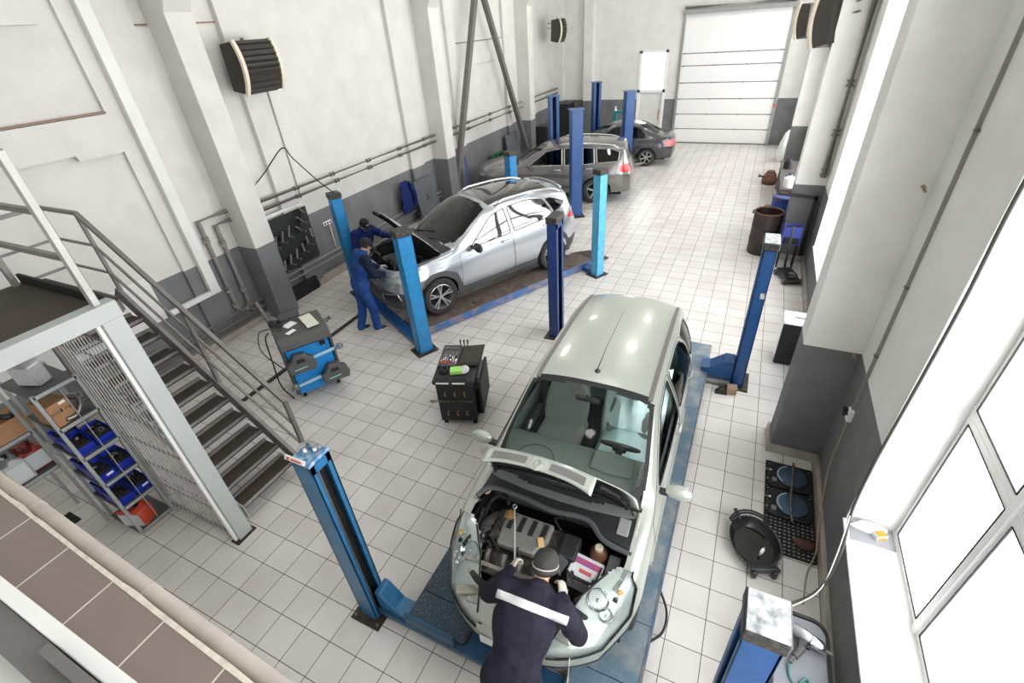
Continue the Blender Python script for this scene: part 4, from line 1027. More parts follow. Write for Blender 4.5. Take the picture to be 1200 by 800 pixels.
# ---------------- silver crossover
P_silver = mat('silver_blue_paint', '#adb3b8', .25, .6, coat=.8, noise=(2.5, .08), col2='#a3a9ae')
IX = dict(L=4.41, cf=.40, cr=.24, pw=2.8, fd=.85, zmid=.72, tuck=.07, crown=2.4,
 top=[(0, .88), (.1, .95), (.35, 1.01), (.8, 1.07), (1.12, 1.11), (1.4, 1.25), (1.8, 1.46), (2.12, 1.59), (2.5, 1.645), (3.0, 1.655), (3.6, 1.615), (4.05, 1.54), (4.16, 1.50), (4.24, 1.34), (4.35, 1.12), (4.41, 1.0)],
 edge=[(0, .85), (.2, .92), (.6, .985), (1.0, 1.02), (1.25, 1.05), (1.5, 1.18), (1.85, 1.38), (2.2, 1.52), (2.6, 1.57), (3.1, 1.57), (3.6, 1.53), (4.05, 1.44), (4.16, 1.39), (4.24, 1.26), (4.35, 1.09), (4.41, .97)],
 wedge=[(0, .74), (.5, .80), (1.2, .80), (1.6, .735), (2.2, .645), (3.0, .64), (3.8, .62), (4.2, .64), (4.41, .74)],
 belt=[(0, .8), (1.2, .98), (1.6, .99), (3.0, 1.09), (3.8, 1.20), (4.41, 1.1)],
 wbelt=[(0, .80), (1.2, .845), (2.0, .855), (3.4, .85), (4.0, .82), (4.41, .80)],
 wmax=[(0, .86), (.6, .90), (1.2, .895), (3.0, .90), (3.6, .91), (4.41, .86)],
 plan=[(0, .82), (.15, .90), (.4, .97), (.8, 1), (3.7, 1), (4.1, .96), (4.41, .84)],
 bot=[(0, .24), (.6, .25), (3.9, .25), (4.41, .30)], nose=[(.24, .08), (.5, .0), (.7, .02), (.9, .09)], tail=[(.3, .05), (.55, 0), (.8, .01), (1.05, .06)],
 dense=[(4.05, 4.41, 3), (0, .12, 2)])
S2 = Skin(IX)
hd = dv  # the car stands along its lift
org = L2o+L2p(-.14, 1.66, .155); car2 = thing('car', 'silver crossover with its bonnet propped open, two mechanics in blue at its nose', 'car', org, math.atan2(dv.y, dv.x))
wF = rounded([(1.62, 1.03), (1.74, 1.12), (2.20, 1.43), (2.50, 1.50), (2.52, 1.06)], .04)
wR = rounded([(2.60, 1.07), (2.58, 1.505), (3.05, 1.515), (3.42, 1.45), (3.55, 1.17), (3.46, 1.125)], .05)
wQ = rounded([(3.60, 1.19), (3.50, 1.435), (3.62, 1.43), (3.95, 1.30)], .03)
dF = rounded([(1.36, .36), (1.38, .98), (1.60, 1.06), (2.20, 1.47), (2.54, 1.545), (2.56, .36)], .05)
dR = rounded([(2.57, .36), (2.55, 1.545), (3.05, 1.55), (3.46, 1.49), (3.60, 1.20), (3.50, .85), (3.22, .60), (3.12, .36)], .06)
clad = [(-.9, .2), (-.9, .64), (-.2, .62), (.1, .56), (.36, .52), (.40, .55), (.5, .70), (.7, .80), (.88, .815), (1.06, .80), (1.28, .68), (1.38, .40), (2.0, .37), (3.05, .37), (3.10, .50), (3.24, .70), (3.40, .80), (3.52, .815), (3.68, .80), (3.86, .70), (4.0, .55), (4.41, .56), (5.4, .58), (5.4, .2)]  # dark plastic; the raised nose part also carries bumper shade in its colour
car2.scale = (1.11, 1.11, 1.11)
wrapI = [('front_window', wF), ('rear_window_glass', wR), ('quarter_window', wQ), (None, S2.unwarp(circle(.88, .345, .385))), (None, S2.unwarp(circle(3.52, .345, .385))),
  ('headlight', rounded([(-.40, .70), (-.34, .80), (0, .86), (.40, .94), (.52, .90), (.20, .74), (-.2, .66)], .03)),
  ('fog_lamp', rounded([(-.30, .40), (-.28, .52), (-.02, .56), (.02, .44), (-.1, .38)], .03)),
  ('grille', [(-.9, .40), (-.9, .62), (-.44, .62), (-.36, .44), (-.5, .40)]), ('tail_light', rounded([(4.05, .98), (3.98, 1.03), (4.20, 1.09), (4.41, 1.10), (4.62, 1.06), (4.62, .92), (4.41, .90), (4.20, .95)], .03)),
  ('upper_grille', [(-.9, .70), (-.9, .80), (-.45, .79), (-.5, .70)]),
  ('front_door', dF), ('rear_door', dR), ('cladding_and_shade', clad)]
wsI = [(1.20, -.02), (1.20, .3), (1.28, .55), (1.42, .68), (1.6, .69), (2.08, .585), (2.15, .55), (2.19, .4), (2.20, -.02)]
hoodI = [(.10, -.02), (.10, .40), (.18, .60), (.40, .69), (1.0, .735), (1.12, .70), (1.04, .4), (1.02, -.02)]
topI = [('hood', hoodI), ('windshield', wsI), ('panorama_roof', rounded([(2.28, -.1), (2.28, .53), (3.75, .50), (3.75, -.1)], .04)), ('cowl_panel', [(1.02, -.02), (1.04, .4), (1.12, .72), (1.30, .75), (1.24, .5), (1.20, -.02)]),
  ('tailgate_window', [(4.16, -.02), (4.17, .50), (4.32, .58), (4.335, -.02)])]
R = S2.regions(wrapI, topI, .035, 34, 26)
pmI = {'body': P_silver, 'front_window': M_darkglass, 'rear_window_glass': M_darkglass, 'quarter_window': M_blackglass, 'headlight': M_lensgrey, 'fog_lamp': M_trim, 'grille': M_trim, 'upper_grille': M_dark, 'tail_light': M_red, 'front_door': P_silver, 'rear_door': P_silver,
  'cladding_and_shade': mat('grey_cladding_and_shade', '#4d4f51', .6, noise=(12, .3)), 'windshield': M_shield, 'cowl_panel': M_trim, 'tailgate_window': M_blackglass, 'panorama_roof': mat('panorama_glass', '#141313', .06, coat=1.0)}
emit_regions(car2, R, pmI, joint=('windshield', 'cowl_panel', 'tailgate_window', 'panorama_roof', 'grille', 'upper_grille', 'cladding_and_shade'), skip=('hood',))
# the propped bonnet: skin turned up about its hinge, dark lining under it
hv = []; hm = MB()
for sd in (1, -1):
    r = R[('hood', sd)]; hm.add(r.v, r.f)
HX, HZ = 1.10, 1.06; an = math.radians(54)
def swing(v, dz=0):
    a = Vector((v[0]-HX, v[1], v[2]+dz-HZ)); c, s_ = math.cos(an), math.sin(an)
    return Vector((HX+a.x*c+a.z*s_, a.y, HZ-a.x*s_+a.z*c))
h2 = MB(); h2.v = [tuple(swing(v)) for v in hm.v]; h2.f = hm.f; h2.m = hm.m
hood2 = h2.build('bonnet', P_silver, car2, solid=.004)
h3 = MB(); h3.v = [tuple(swing((.03+v[0]*.96, v[1]*.95, v[2]), -.035)) for v in hm.v]; h3.f = hm.f; h3.m = hm.m
h3.build('bonnet_lining', mat('bonnet_lining', '#1b1d1f', .75), hood2)
m = MB()
for y in (-.5, -.17, .17, .5): m.tube([swing((x, y*(.8+.2*x), S2.Z(x, abs(y))), -.05) for x in (.22, .5, .8, 1.0)], .02, 6)
m.build('bonnet_rib', M_dark, hood2)
m = MB(); m.tube([(.30, .62, .95), swing((.62, .52, 1.0), -.04)], .007, 6); m.build('bonnet_prop', M_alu, car2)
m = MB(); m.bb((.4, -.66, .3), (1.1, .66, .40)); m.bb((1.08, -.74, .4), (1.12, .74, 1.02)); m.bb((.5, .70, .4), (1.1, .74, .93)); m.bb((.5, -.74, .4), (1.1, -.70, .93)); m.bb((.14, -.40, .4), (.20, .40, .84)); m.build('engine_bay', M_bay, car2, smooth=0)
m = MB(); m.box((.62, .08, .84), (.44, .6, .08)); m.build('engine_cover', M_trim, car2, bevel=.03)
random.seed(9)
for k in range(12):
    x, y = random.uniform(.28, .98), random.uniform(-.62, .62); m = MB(); h_ = random.uniform(.80, .92)
    if k % 2: m.box((x, y, h_-.1), (random.uniform(.1, .22), random.uniform(.1, .2), .2), rotz(random.random()*.4))
    else: m.cyl((x, y, .5), (x, y, h_), random.uniform(.03, .07), n=14)
    m.build('engine_part', random.choice([M_bay, M_trim, M_cast, M_oily]), car2, bevel=.012)
for pts in ([(.3, -.5, .86), (.4, -.2, .9), (.45, .1, .88), (.3, .3, .82)], [(.9, -.4, .92), (.8, 0, .93), (.9, .4, .9)]):
    m = MB(); m.tube(curve_pts(pts, 6), .024, 8); m.build('hose', M_rubber, car2)
finish(car2, S2, P_silver, dict(L=4.41, win=[wF, wR, wQ], gaps={'door_gap': [dF, dR]}, mir=(1.66, .84, 1.06), mirmat=M_trim, rail=(2.35, 3.95, .605), handles=[(2.36, .95), (3.36, 1.0)], hmat=P_silver,
   axles=(.88, 3.52), track=.80, r=.345, tw=.225, spokes=5, twin=True, dash=1.30, dashz=1.06, seatz=.5))
for sd in (1, -1):
    m = MB(); S2.line_w(m, [(-.30, .39), (-.28, .53), (-.02, .57), (.02, .44)], .008, sd, .006); m.build('fog_lamp_trim', M_silver_trim, car2)
    m = MB(); S2.line_w(m, [(.95, .86), (1.4, .90), (2.6, .96), (3.4, 1.02), (4.0, 1.06)], .006, sd, .004); m.build('waist_crease', P_silver, car2)
m = MB(); m.bar(S2.T(1.22, .5, .02), S2.T(1.34, -.1, .02), .02, .015); m.bar(S2.T(1.20, -.1, .02), S2.T(1.36, -.62, .02), .02, .015); m.build('wiper', M_trim, car2)
m = MB(); m.tube([S2.T(3.98, -.55, .02)]+[S2.T(4.1, y/10, .03) for y in range(-5, 6)]+[S2.T(3.98, .55, .02)], .02, 8); m.build('tail_spoiler', P_silver, car2)
# ---------------- grey off-road estate
P_grey = mat('warm_grey_paint', '#7e7b78', .24, .65, coat=.8, noise=(2.5, .08), col2='#75726f')
HL = dict(L=4.785, cf=.34, cr=.20, pw=2.8, fd=.8, zmid=.80, tuck=.06, crown=2.4,
 top=[(0, .92), (.1, 1.0), (.4, 1.06), (.9, 1.12), (1.28, 1.15), (1.6, 1.32), (1.95, 1.52), (2.2, 1.63), (2.7, 1.70), (3.3, 1.715), (4.0, 1.69), (4.45, 1.64), (4.54, 1.58), (4.64, 1.36), (4.74, 1.14), (4.785, 1.02)],
 edge=[(0, .89), (.2, .96), (.6, 1.02), (1.1, 1.07), (1.4, 1.11), (1.65, 1.25), (2.0, 1.46), (2.3, 1.58), (2.8, 1.63), (3.4, 1.635), (4.0, 1.60), (4.45, 1.53), (4.54, 1.46), (4.64, 1.28), (4.74, 1.1), (4.785, .98)],
 wedge=[(0, .80), (.5, .84), (1.3, .84), (1.7, .78), (2.3, .70), (3.2, .69), (4.2, .675), (4.55, .70), (4.785, .80)],
 belt=[(0, .85), (1.3, 1.05), (2.0, 1.07), (3.4, 1.10), (4.4, 1.14), (4.785, 1.05)],
 wbelt=[(0, .84), (1.3, .885), (3.5, .89), (4.3, .87), (4.785, .84)],
 wmax=[(0, .90), (.6, .95), (4.0, .955), (4.785, .90)],
 plan=[(0, .84), (.15, .91), (.4, .97), (.8, 1), (4.0, 1), (4.5, .96), (4.785, .87)],
 bot=[(0, .28), (4.785, .34)], nose=[(.28, .07), (.5, 0), (.9, .06)], tail=[(.3, .04), (.55, 0), (.8, .01), (1.05, .06)], dense=[(4.4, 4.785, 3)])
S3 = Skin(HL)
a3 = math.radians(12.0); rd = Vector((math.cos(a3), math.sin(a3), 0)); nd = Vector((-rd.y, rd.x, 0))
org3 = Vector((.23, 13.9, 0))+rd*(.17-4.785*1.08)+nd*1.06
car3 = thing('car', 'grey off-road estate with silver roof rails, its tail towards the middle of the hall', 'car', org3, a3); car3.scale = (1.08, 1.08, 1.03)
w1 = rounded([(1.78, 1.12), (1.90, 1.22), (2.28, 1.50), (2.72, 1.575), (2.74, 1.13)], .04)
w2 = rounded([(2.82, 1.13), (2.80, 1.58), (3.28, 1.59), (3.30, 1.15)], .03); w2b = rounded([(3.34, 1.15), (3.32, 1.59), (3.62, 1.57), (3.66, 1.17)], .03)
w3 = rounded([(3.74, 1.18), (3.70, 1.56), (4.10, 1.54), (4.36, 1.46), (4.34, 1.22)], .04)
dF3 = rounded([(1.50, .42), (1.50, 1.06), (1.78, 1.15), (2.26, 1.52), (2.76, 1.61), (2.78, .42)], .05)
dR3 = rounded([(2.79, .42), (2.77, 1.61), (3.30, 1.62), (3.67, 1.60), (3.70, 1.0), (3.52, .80), (3.36, .42)], .05)
wrap3 = [('front_window', w1), ('rear_window_glass', w2), ('rear_window_glass', w2b), ('quarter_window', w3), (None, S3.unwarp(circle(.93, .38, .43))), (None, S3.unwarp(circle(3.72, .38, .43))),
  ('headlight', rounded([(-.30, .78), (-.26, .92), (.4, 1.0), (.5, .96), (.2, .82)], .03)), ('grille', [(-.9, .60), (-.9, .84), (-.36, .84), (-.42, .60)]),
  ('tail_light', rounded([(4.44, .92), (4.40, 1.05), (4.52, 1.12), (4.70, 1.14), (5.0, 1.12), (5.0, .93), (4.7, .90)], .03)), ('tail_light_white', rounded([(4.44, .84), (4.42, .93), (4.7, .90), (5.0, .92), (5.0, .86)], .02)),
  ('front_door', dF3), ('rear_door', dR3)]
top3 = [('windshield', [(1.36, -.02), (1.36, .3), (1.44, .58), (1.58, .72), (1.75, .735), (2.18, .64), (2.24, .6), (2.27, -.02)]), ('cowl_panel', [(1.2, -.02), (1.22, .5), (1.3, .78), (1.46, .79), (1.40, .5), (1.36, -.02)]),
  ('tailgate_window', [(4.56, -.02), (4.57, .55), (4.68, .62), (4.69, -.02)])]
R = S3.regions(wrap3, top3, .04, 30, 22)
pm3 = {'body': P_grey, 'front_window': M_sideglass, 'rear_window_glass': M_blackglass, 'quarter_window': M_blackglass, 'headlight': M_lensgrey, 'grille': M_trim, 'tail_light': M_red, 'tail_light_white': M_lensgrey, 'front_door': P_grey, 'rear_door': P_grey, 'windshield': M_shield, 'cowl_panel': M_trim, 'tailgate_window': M_blackglass}
emit_regions(car3, R, pm3, joint=('windshield', 'cowl_panel', 'tailgate_window', 'grille'), skip=('front_window',))
m = MB(); r = R[('front_window', 1)]; m.add(r.v, r.f); m.build('front_window', M_sideglass, car3)
finish(car3, S3, P_grey, dict(L=4.785, win=[w1, w2, w2b, w3], sealmat=M_silver_trim, gaps={'door_gap': [dF3, dR3]}, mir=(1.80, .87, 1.14), rail=(2.55, 4.30, .66), handles=[(2.60, 1.0), (3.50, 1.03)], axles=(.93, 3.72), track=.84, r=.38, tw=.245, spokes=5, dash=1.48, dashz=1.1, seat=M_seatg, seatz=.52))
for sd in (1, -1):
    m = MB(); S3.line_w(m, [(.6, .50), (1.5, .50), (3.3, .50)], .02, sd, .004); m.build('sill_trim', M_trim, car3)
m = MB(); m.bb((1.2, -.8, .3), (4.3, .8, .42)); m.build('underbody', M_dark, car3, smooth=0)
# ---------------- dark saloon
P_dark = mat('anthracite_paint', '#4b4a4d', .22, .6, coat=.9, noise=(2.5, .08), col2='#444346')
SD = dict(L=4.5, cf=.34, cr=.22, pw=2.8, fd=.8, zmid=.62, tuck=.06, crown=2.4,
 top=[(0, .70), (.15, .80), (.5, .88), (1.0, .95), (1.2, .98), (1.5, 1.12), (1.9, 1.32), (2.15, 1.41), (2.5, 1.45), (3.0, 1.44), (3.3, 1.39), (3.6, 1.26), (3.9, 1.10), (4.05, 1.04), (4.3, 1.01), (4.42, .99), (4.5, .93)],
 edge=[(0, .67), (.2, .76), (.6, .84), (1.1, .90), (1.35, .93), (1.6, 1.06), (1.95, 1.25), (2.25, 1.35), (2.6, 1.37), (3.0, 1.36), (3.3, 1.30), (3.6, 1.17), (3.85, 1.04), (4.0, .99), (4.3, .96), (4.42, .95), (4.5, .90)],
 wedge=[(0, .70), (.5, .76), (1.3, .76), (1.7, .70), (2.2, .60), (3.0, .585), (3.4, .62), (3.8, .69), (4.1, .72), (4.5, .70)],
 belt=[(0, .66), (1.3, .88), (2.0, .90), (3.4, .94), (4.5, .88)], wbelt=[(0, .76), (1.3, .80), (3.5, .80), (4.5, .74)],
 wmax=[(0, .82), (.6, .86), (4.0, .86), (4.5, .82)], plan=[(0, .82), (.15, .90), (.4, .97), (.8, 1), (3.8, 1), (4.2, .96), (4.5, .86)],
 bot=[(0, .22), (4.5, .28)], nose=[(.2, .05), (.45, 0), (.7, .06)], tail=[(.3, .05), (.5, 0), (.7, .0), (.95, .05)], dense=[(4.2, 4.5, 2)])
S4 = Skin(SD)
a4 = math.radians(8.0); rd = Vector((math.cos(a4), math.sin(a4), 0)); nd = Vector((-rd.y, rd.x, 0))
org4 = Vector((.7, 18.5, 0))+rd*(.16-4.5*1.04)+nd*.94
car4 = thing('car', 'dark saloon parked farthest back, beside the white side door', 'car', org4, a4); car4.scale = (1.04, 1.04, 1.04)
v1 = rounded([(1.72, .95), (1.82, 1.02), (2.22, 1.28), (2.50, 1.33), (2.52, .96)], .04)
v2 = rounded([(2.60, .96), (2.58, 1.335), (2.98, 1.325), (3.24, 1.27), (3.42, 1.06), (3.40, .98)], .05)
dF4 = rounded([(1.45, .34), (1.46, .92), (1.72, .99), (2.2, 1.31), (2.54, 1.365), (2.56, .34)], .05)
dR4 = rounded([(2.57, .34), (2.55, 1.365), (3.0, 1.355), (3.28, 1.29), (3.48, 1.06), (3.44, .80), (3.28, .62), (3.14, .34)], .05)
wrap4 = [('front_window', v1), ('rear_window_glass', v2), (None, S4.unwarp(circle(.88, .31, .355))), (None, S4.unwarp(circle(3.50, .31, .355))),
  ('headlight', rounded([(-.34, .54), (-.3, .68), (.3, .80), (.42, .76), (.1, .60)], .03)), ('grille', [(-.8, .50), (-.8, .62), (-.4, .62), (-.4, .50)]),
  ('tail_light', rounded([(4.22, .72), (4.20, .86), (4.5, .90), (4.74, .88), (4.74, .70), (4.5, .68)], .03)), ('front_door', dF4), ('rear_door', dR4)]
top4 = [('windshield', [(1.30, -.02), (1.30, .3), (1.38, .52), (1.52, .64), (1.68, .65), (2.12, .545), (2.18, .5), (2.2, -.02)]),
  ('rear_screen', [(3.20, -.02), (3.20, .46), (3.26, .53), (3.8, .60), (3.86, .5), (3.90, -.02)])]
R = S4.regions(wrap4, top4, .045, 26, 18)
pm4 = {'body': P_dark, 'front_window': M_sideglass, 'rear_window_glass': M_blackglass, 'headlight': M_lensgrey, 'grille': M_trim, 'tail_light': M_red, 'front_door': P_dark, 'rear_door': P_dark, 'windshield': M_shield, 'rear_screen': M_blackglass}
emit_regions(car4, R, pm4, joint=('windshield', 'rear_screen', 'grille'))
finish(car4, S4, P_dark, dict(L=4.5, win=[v1, v2], gaps={'door_gap': [dF4, dR4]}, mir=(1.72, .79, .96), handles=[(2.38, .82), (3.30, .86)], hmat=P_dark, axles=(.88, 3.50), track=.75, r=.31, tw=.20, spokes=6, dash=1.42, dashz=.94, seatz=.36))
# ------------------------------------------------------------------ people: one smooth implicit surface per body
import numpy as np
class Body:
    def __init__(s, h=.006): s.P = []; s.h = h
    def cone(s, a, b, ra, rb, m, k=.03, flat=None, amt=1.0):
        """tapered limb; flat = direction along which the section is scaled by amt"""
        s.P.append((np.array(a, float), np.array(b, float), ra, rb, m, k, None if flat is None else np.array(flat, float)/np.linalg.norm(flat), amt)); return s
    def mesh(s, name, mats, parent, wr=.004):
        h = s.h
        pts = np.array([p[0] for p in s.P]+[p[1] for p in s.P]); R = max(max(p[2], p[3])*max(1, p[7]) for p in s.P)+.05
        lo = pts.min(0)-R; hi = pts.max(0)+R; n = np.ceil((hi-lo)/h).astype(int)+1
        F = np.full(n, 1.0, np.float32); M = np.zeros(n, np.int16); D = np.full(n, 9.0, np.float32)
        for (a, b, ra, rb, m, k, fl, amt) in s.P:
            r = max(ra, rb)*max(1, amt)+k+.02
            i0 = np.maximum(0, np.floor((np.minimum(a, b)-r-lo)/h).astype(int)); i1 = np.minimum(n, np.ceil((np.maximum(a, b)+r-lo)/h).astype(int)+1)
            g = np.stack(np.meshgrid(*[lo[i]+h*np.arange(i0[i], i1[i]) for i in range(3)], indexing='ij'), -1)
            v = g-a; ab = b-a; L = max(ab@ab, 1e-9); t = np.clip((v@ab)/L, 0, 1); w = v-t[..., None]*ab
            if fl is not None:
                c = w@fl; w = w+(c/amt-c)[..., None]*fl
            d = np.linalg.norm(w, axis=-1)-(ra+(rb-ra)*t)
            if m in s.cloth: d = d+wr*(np.sin(g[..., 2]*34+g[..., 0]*27+2.0*np.sin(g[..., 1]*21))*.6+np.sin(g[..., 0]*55-g[..., 2]*43+g[..., 1]*38)*.4)
            sl = tuple(slice(i0[i], i1[i]) for i in range(3)); f = F[sl]; mm = M[sl]; dd = D[sl]
            near = d < dd; mm[near] = m; dd[near] = d[near]
            e = np.maximum(k-np.abs(f-d), 0)/k; F[sl] = np.minimum(f, d)-e*e*k*.25
        V, Q, idx = nets(F, lo, h)
        me = bpy.data.meshes.new(name); me.from_pydata(V.tolist(), [], Q.tolist())
        for x in mats: me.materials.append(x)
        c = V[Q].mean(1); ci = np.clip(np.round((c-lo)/h).astype(int), 0, n-1); me.polygons.foreach_set('material_index', M[ci[:, 0], ci[:, 1], ci[:, 2]].astype(np.int32))
        me.shade_smooth(); o = bpy.data.objects.new(name, me); C.objects.link(o); o.parent = parent
        sm = o.modifiers.new('smooth', 'SMOOTH'); sm.factor = .5; sm.iterations = 2
        return o
def nets(F, lo, h):
    S = F < 0; n = np.array(F.shape); cs = n-1
    corner = np.stack([S[i:cs[0]+i, j:cs[1]+j, k:cs[2]+k] for i in (0, 1) for j in (0, 1) for k in (0, 1)])
    cnt = corner.sum(0); act = (cnt > 0) & (cnt < 8); ids = np.full(cs, -1, np.int64); I = np.argwhere(act); ids[act] = np.arange(len(I))
    acc = np.zeros((len(I), 3)); num = np.zeros(len(I)); off = [(i, j, k) for i in (0, 1) for j in (0, 1) for k in (0, 1)]
    val = {o: F[I[:, 0]+o[0], I[:, 1]+o[1], I[:, 2]+o[2]] for o in off}
    for a in off:
        for ax in range(3):
            if a[ax]: continue
            b = list(a); b[ax] = 1; b = tuple(b); va, vb = val[a], val[b]; cr = (va < 0) != (vb < 0)
            t = np.where(cr, va/np.where(cr, va-vb, 1), 0)
            p = np.tile(np.array(a, float), (len(I), 1)); p[:, ax] = t
            acc[cr] += p[cr]; num[cr] += 1
    V = lo+h*(I+acc/num[:, None]); Qs = []
    for ax in range(3):
        sl0 = [slice(None)]*3; sl1 = [slice(None)]*3; sl0[ax] = slice(0, -1); sl1[ax] = slice(1, None)
        A = S[tuple(sl0)]; B = S[tuple(sl1)]; u, v = (ax+1) % 3, (ax+2) % 3
        for flip in (0, 1):
            E = np.argwhere((A & ~B) if not flip else (~A & B)); 
            ok = (E[:, u] > 0) & (E[:, v] > 0) & (E[:, u] < cs[u]) & (E[:, v] < cs[v]); E = E[ok]
            def cell(du, dv_):
                c = E.copy(); c[:, u] -= du; c[:, v] -= dv_; return ids[c[:, 0], c[:, 1], c[:, 2]]
            q = np.stack([cell(1, 1), cell(0, 1), cell(0, 0), cell(1, 0)], 1)
            if flip: q = q[:, ::-1]
            Qs.append(q[(q >= 0).all(1)])
    return V, np.concatenate(Qs), ids
M_skin = mat('skin', '#c99a80', .55, noise=(20, .15)); M_glove = mat('work_glove', '#c9c2b4', .85, noise=(40, .35)); M_shoe = mat('dark_shoe', '#24242a', .6); M_sole = mat('pale_sole', '#d9d6d0', .6)
M_hair = mat('dark_hair', '#2a2320', .8, noise=(60, .4))
def cloth(name, c, c2):
    return mat(name, c, .85, noise=(7, .55), col2=c2, spec=.2, bump=(26, .5))
M_navy = cloth('navy_workwear', '#23222f', '#2f2e3c'); M_blue = cloth('blue_workwear', '#20407a', '#2a4c88'); M_blue2 = cloth('dark_blue_workwear', '#17255a', '#1f2f66')
M_navy2 = cloth('navy_panel', '#171c33', '#20263f')
def person(label, o, f, J, suit, sleeve=None, glove=True, shoe=None, hairy=True, h=.006, bulk=1.0):
    """o feet origin, f facing angle (0 = +y, anticlockwise); J joints in (right, forward, up)"""
    o = Vector(o); t = thing('person', label, 'person', o); ca, sa = math.cos(f), math.sin(f)
    def W(p): return np.array((p[0]*ca-p[1]*sa, p[0]*sa+p[1]*ca, p[2]))
    j = {k: W(v) for k, v in J.items() if not k.endswith('_')}
    B = Body(h); B.cloth = (0, 5)
    rt = W((1, 0, 0)); fw = W((0, 1, 0)); up = np.array((0, 0, 1.0)); nrm = lambda v: v/np.linalg.norm(v)
    sp = nrm(j['neck']-j['pelvis']); back = nrm(np.cross(rt, sp)) if np.linalg.norm(np.cross(rt, sp)) > .1 else fw
    b = bulk
    mid = j['pelvis']*.45+j['chest']*.55
    B.cone(j['pelvis']-rt*.075*b, j['pelvis']+rt*.075*b, .125*b, .125*b, 0, .06, back, .95)
    B.cone(j['pelvis'], mid, .155*b, .15*b, 0, .06, back, .82); B.cone(mid, j['chest'], .15*b, .175*b, 0, .06, back, .80)
    sh = (j['shL']+j['shR'])/2
    B.cone(j['chest']-rt*.06, j['chest']+rt*.06, .145*b, .145*b, 0, .06, back, .85)
    B.cone(j['chest'], sh+sp*.0, .165*b, .11*b, 0, .06, back, .78)
    B.cone(j['shL']*.75+sh*.25, j['shR']*.75+sh*.25, .075*b, .075*b, 0, .07)
    hd = nrm(W(J['face_'])); j['neck2'] = j['head']-up*.03-hd*.03
    B.cone(sh+sp*.02, j['neck'], .085, .07, 0, .04); B.cone(j['neck'], j['neck2'], .052, .055, 1, .012)
    ht = nrm(np.cross(np.cross(hd, nrm(j['head']-j['neck'])), hd)) # up of the head
    hr = nrm(np.cross(hd, ht))
    c = j['head']
    B.cone(c+ht*.035-hd*.022, c+ht*.03+hd*.012, .088, .085, 1, .03, hr, .86); B.cone(c-ht*.01+hd*.03, c-ht*.085+hd*.05, .068, .036, 1, .03, hr, .92)
    B.cone(c+ht*.012+hd*.088, c-ht*.028+hd*.106, .010, .015, 1, .014); B.cone(c-ht*.066+hd*.075-hr*.014, c-ht*.066+hd*.075+hr*.014, .010, .010, 1, .012)
    for s_ in (-1, 1):
        B.cone(c+hr*s_*.078+ht*.02-hd*.012, c+hr*s_*.076-ht*.022-hd*.006, .017, .011, 1, .006, hr, .5)
        B.cone(c+hr*s_*.032+ht*.022+hd*.076, c+hr*s_*.032+ht*.022+hd*.078, .012, .012, 1, .012)
        B.cone(c+hr*s_*.018+ht*.04+hd*.078, c+hr*s_*.05+ht*.04+hd*.066, .010, .010, 1, .012)
    sl = 0 if sleeve is None else 5
    for q in 'LR':
        S_, E_, W_ = j['sh'+q], j['el'+q], j['wr'+q]
        B.cone(S_, S_*.35+E_*.65, .078*b, .066*b, sl, .04); B.cone(S_*.35+E_*.65, E_, .066*b, .060*b, sl, .03); B.cone(E_, E_*.5+W_*.5, .058*b, .052*b, sl, .03); B.cone(E_*.5+W_*.5, W_, .052*b, .044, sl, .02)
        d = nrm(W(J['hand'+q+'_'])); pn = W(J['palm'+q+'_']); pn = nrm(pn-d*(pn@d)); lt = np.cross(d, pn)
        g = 2 if glove else 1; cu = J.get('curl_', .6); ts = J['thumb'+q+'_']
        B.cone(W_, W_+d*.045, .030, .036, g, .015, pn, .7); B.cone(W_+d*.03, W_+d*.085, .040, .044, g, .015, pn, .46)
        for i, (x, L_) in enumerate(((-.033, .066), (-.011, .078), (.011, .074), (.033, .058))):
            x *= -ts; p0 = W_+d*.088+lt*x; a1 = cu*.6; a2 = cu*1.5; a3 = cu*2.2
            p1 = p0+(d*math.cos(a1)+pn*math.sin(a1))*L_*.5; p2 = p1+(d*math.cos(a2)+pn*math.sin(a2))*L_*.32; p3 = p2+(d*math.cos(a3)+pn*math.sin(a3))*L_*.25
            B.cone(p0, p1, .0115, .0105, g, .004); B.cone(p1, p2, .0105, .0095, g, .004); B.cone(p2, p3, .0095, .0085, g, .004)
        p0 = W_+d*.035+lt*ts*.034; p1 = p0+(d*.72+lt*ts*.55+pn*.25)*.045; p2 = p1+(d*.86+pn*.45)*.036
        B.cone(p0, p1, .0155, .0125, g, .01); B.cone(p1, p2, .0125, .010, g, .004)
        Hp, K_, A_ = j['hip'+q], j['kn'+q], j['an'+q]
        B.cone(Hp, K_, .098*b, .072*b, 0, .05); B.cone(K_, K_*.5+A_*.5, .072*b, .066*b, 0, .03); B.cone(K_*.5+A_*.5, A_+up*.01, .066*b, .066*b, 0, .03)
        td = nrm(W(J['toe'+q+'_'])); B.cone(A_-up*.035-td*.03, A_-up*.045+td*.10, .042, .036, 3, .02); B.cone(A_-up*.045+td*.10, A_-up*.05+td*.15, .037, .030, 3, .02)
        B.cone(A_-up*.068-td*.045, A_-up*.068+td*.165, .020, .020, 4, .004, lt*0+np.cross(td, up), 1.9)
    body = B.mesh('body', [suit, M_skin, M_glove, shoe or M_shoe, M_sole, sleeve or suit], t)
    for s_ in (-1, 1):
        e = MB(); e.ball(c+hr*s_*.032+ht*.022+hd*.083, .0075, 10, 8); eb = e.build('eye', mat('eye_dark', '#2b211d', .3), t)
    return t, j, (c, hd, ht, hr, W)
